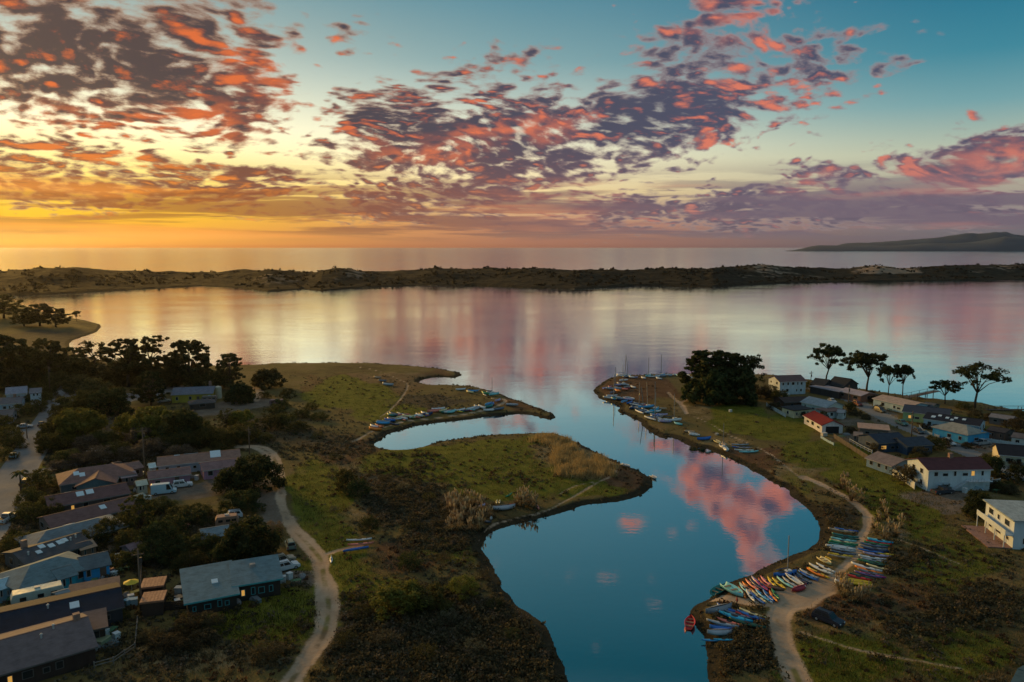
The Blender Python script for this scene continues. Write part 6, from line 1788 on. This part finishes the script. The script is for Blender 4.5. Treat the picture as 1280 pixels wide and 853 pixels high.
C = {'white': (214, 220, 224), 'pale grey': (160, 170, 182), 'grey': (120, 130, 142), 'sky blue': (60, 160, 220), 'blue': (28, 104, 190), 'navy': (28, 50, 96), 'teal': (16, 118, 116), 'dark green': (12, 82, 66), 'green': (20, 130, 84),
     'aqua': (130, 206, 214), 'yellow': (232, 196, 34), 'cream': (226, 214, 160), 'orange': (236, 132, 36), 'salmon': (226, 128, 112), 'red': (200, 36, 34), 'crimson': (150, 22, 46), 'pink': (220, 124, 146), 'magenta': (168, 48, 130), 'lavender': (168, 160, 200),
     'purple': (104, 82, 140), 'tan': (186, 160, 132), 'slate': (92, 110, 134), 'cyan': (40, 176, 222), 'brown': (110, 78, 60)}
def row(place, group, items, kind='kayak'):
    """neighbours in a row; each label names the colours on both sides"""
    items = [tuple(i) for i in items]
    for i, it in enumerate(items):
        col, px, py, img, s = it[:5]
        kd = it[5] if len(it) > 5 else kind
        word = {'upturned': 'upturned dinghy'}.get(kd, kd)
        a = items[i - 1] if i else None; b = items[i + 1] if i + 1 < len(items) else None
        if a and b: lb = '%s %s %s, between %s and %s ones' % (col, word, place, a[0], b[0])
        elif b: lb = '%s %s %s, at its end beside a %s one' % (col, word, place, b[0])
        else: lb = '%s %s %s, at its end beside a %s one' % (col, word, place, a[0])
        boat(kd, px, py, img, s, C[col], lb, group, lift=random.uniform(.03, .3), tilt=random.uniform(-.15, .15))
def zz(x, y): return 860 + x / 4.003, 640 + y / 4.003     # places read off an enlargement
def K(col, x, y, img, s=1.0, *k):
    p = zz(x, y); return (col, p[0], p[1], img, s) + k
E_ = (10, 1.6); S_ = (10, 5.2)
row('in the inner rack row', 'kayaks in the inner rack row', [K('blue', 792, 97, E_), K('tan', 766, 104, E_, 1.1), K('teal', 786, 126, E_, 1.1), K('dark green', 790, 137, E_, 1.1), K('aqua', 778, 146, E_, 1.05), K('cream', 770, 156, E_), K('green', 778, 166, E_, 1.15), K('teal', 768, 178, E_, 1.1),
    K('white', 762, 190, E_, 1.1, 'canoe'), K('pale grey', 772, 202, E_, 1.05), K('slate', 776, 213, E_), K('yellow', 764, 224, E_, .95), K('tan', 756, 233, E_, .9)])
row('in the outer rack row', 'kayaks in the outer rack row', [K('aqua', 956, 147, E_, .95), K('cyan', 962, 156, E_), K('red', 954, 164, E_, 1.0), K('green', 944, 171, E_), K('slate', 928, 179, E_, 1.1), K('grey', 930, 188, E_, 1.1), K('navy', 940, 197, E_), K('blue', 912, 206, E_), K('yellow', 976, 215, E_, .9), K('lavender', 946, 224, E_, 1.1),
    K('white', 922, 238, E_, 1.05), K('pale grey', 930, 248, E_), K('green', 918, 259, E_, 1.05), K('dark green', 940, 268, E_), K('cream', 958, 286, (10, 2.6), 1.0), K('white', 892, 289, (10, 2.8), 1.2), K('orange', 902, 300, (10, 2.8), 1.05), K('slate', 912, 311, (10, 2.8)), K('magenta', 924, 326, (10, 2.2), .95), K('purple', 898, 328, (10, 2.4)), K('dark green', 872, 333, (10, 2.4)), K('red', 852, 340, (10, 2.4)), K('yellow', 838, 358, (10, 1.4), 1.0, 'canoe'), K('yellow', 846, 370, (10, 1.0), .95, 'canoe')])
D_ = (8, 6.5)
row('in the pond shore row', 'kayaks along the pond shore', [K('white', 690, 292, (10, 5), 1.0), K('white', 664, 300, (10, 4.6), 1.15), K('yellow', 655, 316, (10, 5), 1.05), K('orange', 640, 316, (10, 5), .95), K('pale grey', 606, 322, (10, 5), 1.0), K('blue', 600, 330, (10, 5), 1.0), K('slate', 578, 338, (9, 6), 1.0), K('navy', 562, 344, (9, 6), 1.0),
    K('white', 536, 356, (9, 6), 1.15, 'canoe'), K('pale grey', 512, 362, (9, 6)), K('aqua', 486, 364, (9, 6), 1.05), K('yellow', 456, 366, D_), K('yellow', 422, 364, (7, 8)), K('pink', 396, 362, D_), K('crimson', 384, 368, D_), K('lavender', 356, 366, D_, 1.15), K('magenta', 368, 380, D_), K('navy', 340, 376, D_), K('salmon', 322, 380, D_), K('orange', 304, 386, D_, .95), K('tan', 296, 396, D_), K('cyan', 282, 392, (7, 7.5), .95)])
row('in the lower landing row', 'kayaks in the lower shore row', [K('orange', 274, 416, (5, 8), .85), K('yellow', 268, 410, (5, 8), .85), K('white', 312, 434, (6, 8), 1.0), K('blue', 346, 440, (8, 6.5)), K('cream', 356, 434, (8, 6.5)), K('sky blue', 372, 430, (8, 6.5)), K('white', 384, 436, (8, 6.5)), K('blue', 402, 430, (7, 7.5)), K('orange', 426, 434, (6, 8), .9), K('green', 438, 424, (6, 8), .9)])
row('below the landing', 'kayaks below the landing', [K('cream', 322, 520, (10, 3.6), 1.0), K('blue', 316, 532, (10, 3.6), 1.05), K('navy', 296, 528, (10, 3.6)), K('red', 280, 524, (10, 3.4), 1.1), K('cyan', 232, 540, (10, 3.0), 1.3), K('slate', 250, 530, (10, 3.0)), K('salmon', 206, 560, (10, 3.0), .95), K('dark green', 296, 572, (10, 2.6), 1.25), K('pale grey', 172, 572, (10, 2.2), 1.1),
    K('blue', 166, 592, (10, 1), 1.0, 'upturned'), K('pale grey', 158, 614, (10, -.6), 1.1, 'upturned'), K('sky blue', 122, 651, (10, 0), .75), K('cyan', 178, 651, (10, 0), .65)])
for a in [('upturned', 154, 500, (10, -2.4), 1.5, 'grey', 'long grey upturned boat at the water end of the landing'), ('upturned', 190, 494, (9, 4), 1.0, 'blue', 'blue upturned dinghy touching the grey boat at the landing'),
          ('dinghy', 158, 398, (8, -4), 1.25, 'teal', 'striped teal rowing dinghy at the mouth of the landing'), ('dinghy', 224, 404, (9, 5.5), 1.4, 'aqua', 'aqua rowing boat beside the striped dinghy'),
          ('upturned', 556, 392, (10, -3.5), 1.05, 'crimson', 'crimson upturned hull beside the landing path'), ('dinghy', 684, 254, (9, 5), .95, 'cream', 'cream little dinghy above the shore row'), ('dinghy', 700, 240, (8, 4), .5, 'yellow', 'tiny yellow tub beside the cream dinghy'),
          ('upturned', 440, 388, (8, 2), .8, 'brown', 'brown upturned tub behind the yellow kayaks'), ('upturned', 748, 358, (5, 8), .7, 'white', 'white upturned tub beside the tall plumed grass')]:
    p = zz(a[1], a[2]); boat(a[0], p[0], p[1], a[3], a[4], C[a[5]], a[6])
boat('sailboat', *zz(486, 318), (10, -1.5), .9, C['blue'], 'blue sailing dinghy with bare mast on the pond shore')
boat('dinghy', 862.5, 781, (2, -9), 1.1, C['red'], 'red dinghy moored at the tip of the landing', lift=.0)
# meadow and peninsula strays
row('beside the spur of the dirt road', 'kayaks on the meadow spur', [('white', 449, 677, (10, -.6), 1.1), ('salmon', 451, 683, (10, -.8), 1.1), ('blue', 445, 690, (10, -1.6), 1.0, 'canoe')])
boat('kayak', 414, 701, (0, -9), .75, C['white'], 'white board standing at the dirt road fork')
for a in [('upturned', 630, 637, (10, -1.2), 1.5, 'pale grey', 'pale grey upturned boat beside the tan pampas'), ('kayak', 634, 633, (10, -1.6), 1.0, 'red', 'red kayak behind the pale grey upturned boat'), ('kayak', 636, 620, (8, -5), .8, 'green', 'green kayak poking out of the tan pampas'),
          ('kayak', 672, 635, (4, 8), .85, 'salmon', 'red and white kayak by the peninsula path'), ('upturned', 602, 634, (8, -4), .8, 'lavender', 'pale lavender tub behind the plumed pampas'), ('dinghy', 782, 582, (10, 4), .9, 'white', 'white dinghy on the mud of the peninsula'), ('dinghy', 817, 598, (9, 6), .8, 'white', 'white dinghy at the tip of the peninsula'),
          ('upturned', 608, 653, (8, 2), .6, 'slate', 'slate tub where the pond path bends'), ('upturned', 485, 482, (10, 1), 1.6, 'pale grey', 'pale upturned boat beside the upper marsh path'), ('upturned', 472, 473, (10, 1), 1.2, 'tan', 'tan upturned boat at the head of the marsh path'),
          ('upturned', 478, 477, (10, 1), 1.2, 'slate', 'slate upturned boat between tan and pale ones on the marsh')]:
    boat(a[0], a[1], a[2], a[3], a[4], C[a[5]], a[6])
for q, x in (('left', 621), ('right', 624.5)):
    boat('kayak', x, 628, (1.5, -8), .6, C['cream'], 'upright cream board on the peninsula, %s of a pair' % q)

# the line of boats on the north shore of the small lagoon
def lag(x, y): return 450 + x / 6.737, 480 + y / 6.737
LAG = [('orange', 130, 392, 1), ('orange', 150, 372, 0), ('yellow', 178, 314, 0), ('white', 118, 370, 1), ('salmon', 160, 360, 0), ('sky blue', 192, 345, 1), ('pale grey', 200, 330, 1), ('blue', 252, 320, 1), ('lavender', 262, 312, 1), ('navy', 285, 345, 0), ('teal', 260, 270, 1), ('slate', 285, 268, 1),
       ('white', 300, 305, 0), ('pale grey', 318, 300, 0), ('cream', 332, 292, 1), ('pink', 345, 268, 0), ('white', 345, 262, 0), ('salmon', 362, 306, 0), ('white', 372, 300, 1), ('red', 388, 272, 0), ('pink', 395, 280, 0), ('cream', 408, 288, 1), ('green', 428, 290, 0), ('white', 445, 285, 1), ('salmon', 466, 285, 0),
       ('cream', 488, 282, 0), ('white', 502, 278, 1), ('yellow', 520, 274, 0), ('orange', 532, 268, 0), ('white', 546, 262, 1), ('navy', 562, 266, 1), ('blue', 580, 268, 0), ('tan', 602, 246, 0), ('salmon', 622, 240, 1), ('aqua', 640, 228, 1), ('white', 660, 226, 1), ('green', 682, 240, 0), ('cream', 700, 236, 1),
       ('yellow', 712, 222, 0), ('teal', 722, 246, 1), ('red', 738, 222, 0), ('white', 752, 244, 1), ('aqua', 770, 246, 1), ('cyan', 786, 242, 0), ('orange', 816, 234, 0), ('yellow', 826, 240, 0), ('white', 846, 232, 1), ('navy', 862, 236, 0), ('green', 880, 234, 0), ('red', 896, 230, 0), ('aqua', 915, 228, 0), ('white', 940, 222, 1), ('pale grey', 955, 222, 1),
       ('pale grey', 985, 204, 1), ('white', 1025, 206, 1), ('aqua', 1060, 204, 1), ('teal', 1090, 202, 1), ('blue', 1105, 184, 1), ('sky blue', 1080, 180, 1), ('lavender', 1160, 150, 1), ('tan', 1140, 138, 0), ('aqua', 1130, 100, 1), ('green', 1060, 92, 1), ('pale grey', 1050, 100, 0), ('slate', 1085, 72, 0), ('cream', 925, 78, 1), ('sky blue', 950, 68, 1), ('white', 848, 54, 1), ('grey', 990, 66, 0), ('white', 1095, 238, 1), ('slate', 1170, 240, 1)]
row('in the lagoon boat line', 'boats beside the small lagoon', [(c,) + lag(x, y) + ((10, random.uniform(-5, 5)), random.uniform(1.15, 1.45) if k else random.uniform(.95, 1.15), 'upturned' if k else 'kayak') for c, x, y, k in LAG])
boat('dinghy', 640, 507.5, (10, .5), 1.3, C['pale grey'], 'pale grey dinghy beached on the tip of the boat peninsula')
boat('sailboat', 614, 492, (10, 1), .8, C['white'], 'white sailing dinghy with mast at the bay edge of the boat peninsula')

# boats crowded on the eastern point
def pt(x, y): return 740 + x / 9.143, 460 + y / 9.143
PTS = [('white', 360, 105, 's'), ('pale grey', 405, 110, 's'), ('white', 450, 120, 'u'), ('lavender', 490, 118, 'u'), ('white', 365, 155, 'd'), ('pale grey', 345, 200, 's'), ('lavender', 300, 205, 'u'), ('white', 390, 205, 'u'), ('grey', 420, 230, 'd'), ('crimson', 210, 225, 'u'), ('white', 470, 232, 'u'), ('lavender', 175, 245, 'd'),
       ('crimson', 400, 250, 'd'), ('salmon', 370, 258, 'u'), ('pale grey', 250, 255, 's'), ('orange', 295, 275, 'u'), ('slate', 245, 290, 'd'), ('white', 235, 330, 'u'), ('sky blue', 245, 380, 'd'), ('white', 225, 360, 'c'), ('teal', 270, 385, 'u'), ('pale grey', 345, 365, 'u'), ('navy', 340, 380, 'd'), ('white', 385, 360, 'd'), ('lavender', 415, 375, 'u'),
       ('white', 440, 365, 'd'), ('sky blue', 375, 400, 'd'), ('blue', 430, 415, 'u'), ('slate', 480, 430, 'd'), ('white', 520, 430, 'c'), ('navy', 460, 470, 'u'), ('pale grey', 490, 470, 'd'), ('red', 580, 455, 'u'), ('sky blue', 620, 465, 's'), ('white', 580, 510, 'c'), ('blue', 620, 520, 'd'), ('white', 655, 520, 'u'), ('cyan', 710, 500, 's'), ('teal', 690, 530, 'u'),
       ('white', 745, 505, 'u'), ('blue', 720, 555, 'd'), ('lavender', 800, 550, 'u'), ('pale grey', 780, 570, 'd'), ('white', 700, 590, 'c'), ('pale grey', 780, 600, 'u'), ('white', 800, 610, 'd'), ('lavender', 840, 625, 'd'), ('white', 920, 612, 's'), ('tan', 790, 480, 'u'),
       ('aqua', 985, 650, 'u'), ('white', 590, 125, 'u'), ('aqua', 640, 105, 's'), ('white', 665, 110, 'u'), ('teal', 650, 98, 'd'), ('white', 745, 110, 'u'), ('sky blue', 780, 100, 's'), ('white', 765, 130, 'u'), ('white', 845, 95, 'd'), ('grey', 800, 105, 'u'), ('pale grey', 900, 95, 'u'), ('white', 960, 90, 'd'), ('aqua', 985, 95, 'u'), ('white', 1030, 98, 'u'), ('white', 1090, 100, 'd'), ('white', 1115, 120, 'u'), ('white', 1195, 105, 'u')]
KN = {'s': 'sailboat', 'u': 'upturned', 'd': 'dinghy', 'c': 'catamaran'}
row('on the eastern point', 'boats crowded on the eastern point', [(c,) + pt(x, y) + ((10, random.uniform(-4, 4)), random.uniform(.95, 1.3), KN[k]) for c, x, y, k in PTS])
for a in [('dinghy', 862, 541, (10, 1), .95, 'tan', 'tan dinghy in the loose group on the grassy bank'), ('upturned', 866, 543, (10, 2), .95, 'pale grey', 'pale grey upturned boat in the loose group on the bank'), ('dinghy', 868, 545, (10, 1), .95, 'white', 'white dinghy in the loose group on the grassy bank'),
          ('upturned', 880, 550, (10, -1), 1.4, 'blue', 'blue and white covered boat alone on the grassy bank'), ('dinghy', 897, 554, (8, 4), 1.0, 'cream', 'cream dinghy with dark inside beside two round ones'), ('upturned', 905, 557, (6, 6), 1.1, 'tan', 'round tan upturned tub on the bank'), ('upturned', 907.5, 565, (4, 8), 1.2, 'white', 'white tub at the water edge of the bank'),
          ('kayak', 925, 557, (10, 0), 1.1, 'pale grey', 'pale grey kayak at the top of the bank stack'), ('kayak', 926, 560.5, (10, .5), 1.1, 'blue', 'blue kayak second in the bank stack'), ('kayak', 930, 561, (10, .5), 1.0, 'tan', 'tan kayak in the middle of the bank stack'), ('kayak', 930, 564, (10, .4), 1.2, 'white', 'white kayak fourth in the bank stack'), ('kayak', 936, 566, (10, -.4), 1.3, 'aqua', 'aqua kayak at the bottom of the bank stack'),
          ('upturned', 1239, 634, (8, 5), .1, 'white', '')]:
    if a[6]: boat(a[0], a[1], a[2], a[3], a[4], C[a[5]], a[6])
boat('sailboat', 903, 560, (6, 4), .9, C['pale grey'], 'pale grey sailing dinghy with mast on the grassy bank')

# ================================================================== people: two tiny figures on the paths
def person(px, py, img, shirt, trousers, label):
    g = at(px, py); q = G(px + img[0], py + img[1], g.z)
    o = empty('person', g, math.atan2(q.y - g.y, q.x - g.x)); tag(o, label, 'person')
    J = {'pel': (0, 0, .95), 'sp': (0, 0, 1.2), 'ch': (.01, 0, 1.4), 'nk': (.02, 0, 1.52), 'hd': (.04, 0, 1.64), 'ht': (.03, 0, 1.76)}
    for s, n in ((1, 'l'), (-1, 'r')):
        f = .12 * s
        J.update({'hp' + n: (0, .1 * s, .9), 'kn' + n: (f * .6 + .04, .1 * s, .5), 'an' + n: (f - .02, .1 * s, .09), 'to' + n: (f + .15, .12 * s, .04),
                  'sh' + n: (0, .2 * s, 1.42), 'el' + n: (-f * .4 - .02, .26 * s, 1.14), 'wr' + n: (.06 - f * .5, .27 * s, .9), 'ha' + n: (.09 - f * .5, .27 * s, .8)})
    Ed = [('pel', 'sp'), ('sp', 'ch'), ('ch', 'nk'), ('nk', 'hd'), ('hd', 'ht')]
    for n in 'lr':
        Ed += [('pel', 'hp' + n), ('hp' + n, 'kn' + n), ('kn' + n, 'an' + n), ('an' + n, 'to' + n), ('ch', 'sh' + n), ('sh' + n, 'el' + n), ('el' + n, 'wr' + n), ('wr' + n, 'ha' + n)]
    rad = {'pel': .15, 'sp': .14, 'ch': .16, 'nk': .06, 'hd': .1, 'ht': .075, 'hp': .1, 'kn': .065, 'an': .045, 'to': .04, 'sh': .07, 'el': .05, 'wr': .035, 'ha': .045}
    keys = list(J); me = bpy.data.meshes.new('body')
    me.from_pydata([J[k] for k in keys], [(keys.index(a), keys.index(b)) for a, b in Ed], [])
    ob = link('body', me, None, o)
    sk = ob.modifiers.new('skin', 'SKIN')
    lay = me.skin_vertices[0].data if me.skin_vertices else None
    if lay is None:
        return
    for i, k in enumerate(keys):
        r_ = rad.get(k, rad.get(k[:-1], .05)); lay[i].radius = (r_, r_); lay[i].use_root = (k == 'pel')
    ob.modifiers.new('sub', 'SUBSURF').render_levels = 1
    m = bpy.data.materials.new('clothes'); m.use_nodes = True
    T = NT(m.node_tree.nodes, m.node_tree.links); b = principled(m); b.inputs['Roughness'].default_value = .85
    z = T.sep(T.node('ShaderNodeTexCoord').outputs['Object'])[2]
    T.l.new(T.ramp(z, [(0.0, lin((40, 36, 34))), (.07, lin((40, 36, 34))), (.08, lin(trousers)), (.93, lin(trousers)), (.95, lin(shirt)), (1.0, lin(shirt))], 'CONSTANT'), b.inputs['Base Color'])
    me.materials.append(m)
    hd = oval(.2, .17, 0, .01).mesh('hair')
    bpy.data.meshes.remove(hd)
    hb = bmesh.new(); bmesh.ops.create_uvsphere(hb, u_segments=10, v_segments=7, radius=.105)
    hm = bpy.data.meshes.new('hair'); hb.to_mesh(hm); hb.free()
    ho = link('hair', hm, paint((48, 34, 26), .9), o); ho.location = (.015, 0, 1.71); ho.scale = (1.0, .95, .85)
person(614, 657, (6, 4), (196, 206, 216), (60, 66, 84), 'person in a pale top walking on the pond path')
person(921, 758, (-8, 0), (150, 60, 50), (46, 44, 50), 'person in a dark red top on the landing path')

# ================================================================== ground cover over everything that is left free
stuff_clumps('scrub', scatter(5000, {'s': 1.0, 'b': .06}, .02, 3, pyr=(560, 940)), .72, LEAF_SCRUB, 44, .24, 5, .8)
stuff_clumps('grey_scrub', scatter(1700, {'s': .8, 't': .1}, .03, 13, pyr=(500, 940)), .62, LEAF_GREY, 40, .19, 6, .9)
stuff_clumps('marsh_scrub', scatter(2600, {'b': .8, 's': .5}, .10, 4, pyr=(470, 900)), .42, LEAF_RED, 16, .30, 7, .5)
stuff_blades('meadow_grass', scatter(7000, {'g': 1.0}, .03, 5, pyr=(465, 900)), .32, LEAF_GRASS, 9, 8, .05, .5)
stuff_blades('dry_grass', scatter(9000, {'t': 1.0, 'y': .15, 'b': .3}, .16, 6, pyr=(465, 900)), .45, LEAF_TAN, 6, 9, .045, .5)
stuff_clumps('sage_scrub', scatter(5200, {'s': .5, 'g': -.35, 'y': -.3}, .30, 23, pxr=(-40, 1300), pyr=(505, 900), cluster=True), .55, LEAF_SAGE, 20, .27, 15, .6)
stuff_clumps('low_scrub', scatter(2600, {'t': .2, 'b': .4, 's': .4, 'g': -.2}, .22, 29, pxr=(330, 720), pyr=(470, 760), cluster=True), .42, LEAF_SAGE, 16, .24, 16, .6)
# reeds on the peninsula
_r = np.random.default_rng(4)
_px = _r.uniform(630, 796, 6500); _py = _r.uniform(538, 618, 6500)
_q = fbm(_px, _py * 2, 34.0, 4, 2) - .5
_q2 = fbm(_px, _py * 2.4, 7.0, 2, 4)
_in = ((((_px - 726) / 50) ** 2 + ((_py - 577 - (_px - 728) * .32) / 20) ** 2 + _q * 4.5 < 1.0) | (((_px - 690) / 40) ** 2 + ((_py - 554) / 8) ** 2 + _q * 4 < .6)) & (_q2 > .46)
_P = np.array([tuple(G(a, b, 1.0)) for a, b in zip(_px[_in], _py[_in])])
_sd = shore_sd(_P[:, 0], _P[:, 1]); _P = _P[_sd > 3.5]; _P[:, 2] = height_from_sd(_P[:, 0], _P[:, 1], _sd[_sd > 3.5])
stuff_blades('reed_bed', _P, 1.9, LEAF_REED, 16, 10, .05, .5)
# rough fringe along the water line
_pts = []
for ln in (west, east):
    for (ax, ay), (bx, by) in zip(ln[:-1], ln[1:]):
        if ay > 420 or ay < 70: continue
        L_ = math.hypot(bx - ax, by - ay)
        for k in range(int(L_ / .8)):
            t = _r.uniform(); o_ = _r.normal(0, 1.6)
            nx, ny = -(by - ay) / L_, (bx - ax) / L_
            _pts.append((ax + (bx - ax) * t + nx * o_, ay + (by - ay) * t + ny * o_, 0))
_P = np.array(_pts); _sd = shore_sd(_P[:, 0], _P[:, 1]); _m = (_sd > .1) & (_sd < 3.0); _P = _P[_m]; _P[:, 2] = height_from_sd(_P[:, 0], _P[:, 1], _sd[_m])
stuff_clumps('shore_plants', _P, .38, LEAF_SCRUB, 10, .3, 11, .6)

# scrub on the dunes of the spit, large thickets seen from a kilometre away
_sx = _r.uniform(-1150, 1250, 5200); _sy = _r.uniform(980, 1420, 5200)
_me = bpy.data.objects['sandspit'].data
_co = np.empty(len(_me.vertices) * 3, np.float32); _me.vertices.foreach_get('co', _co); _co = _co.reshape(-1, 3)
_k = _r.integers(0, len(_co), 5200); _Q = _co[_k].copy(); _Q = _Q[(_Q[:, 2] > 2.0)]
_Q = _Q[fbm(_Q[:, 0], _Q[:, 1], 60.0, 3, 3) > .47]
stuff_clumps('dune_thicket', _Q, 3.2, foliage('leaf_dune', (.010, .010, .006), (.034, .029, .018)), 9, 2.4, 17, .5)

# ------------------------------------------------------------------ evening haze over the whole place
def build_haze():
    m = bpy.data.materials.new('evening_haze'); m.use_nodes = True
    nt = m.node_tree
    nt.nodes.remove(principled(m))
    pv = nt.nodes.new('ShaderNodeVolumePrincipled')
    pv.inputs['Color'].default_value = (0.93, 0.90, 0.85, 1)
    pv.inputs['Density'].default_value = 1.5e-5
    pv.inputs['Anisotropy'].default_value = 0.7
    nt.links.new(pv.outputs[0], nt.nodes['Material Output'].inputs['Volume'])
    mb = MB().box(-SEA - 400, SEA + 400, -700, SEA + 400, -3.0, 330.0)
    o = mb.obj('haze', m)
    tag(o, kind='stuff')
build_haze()
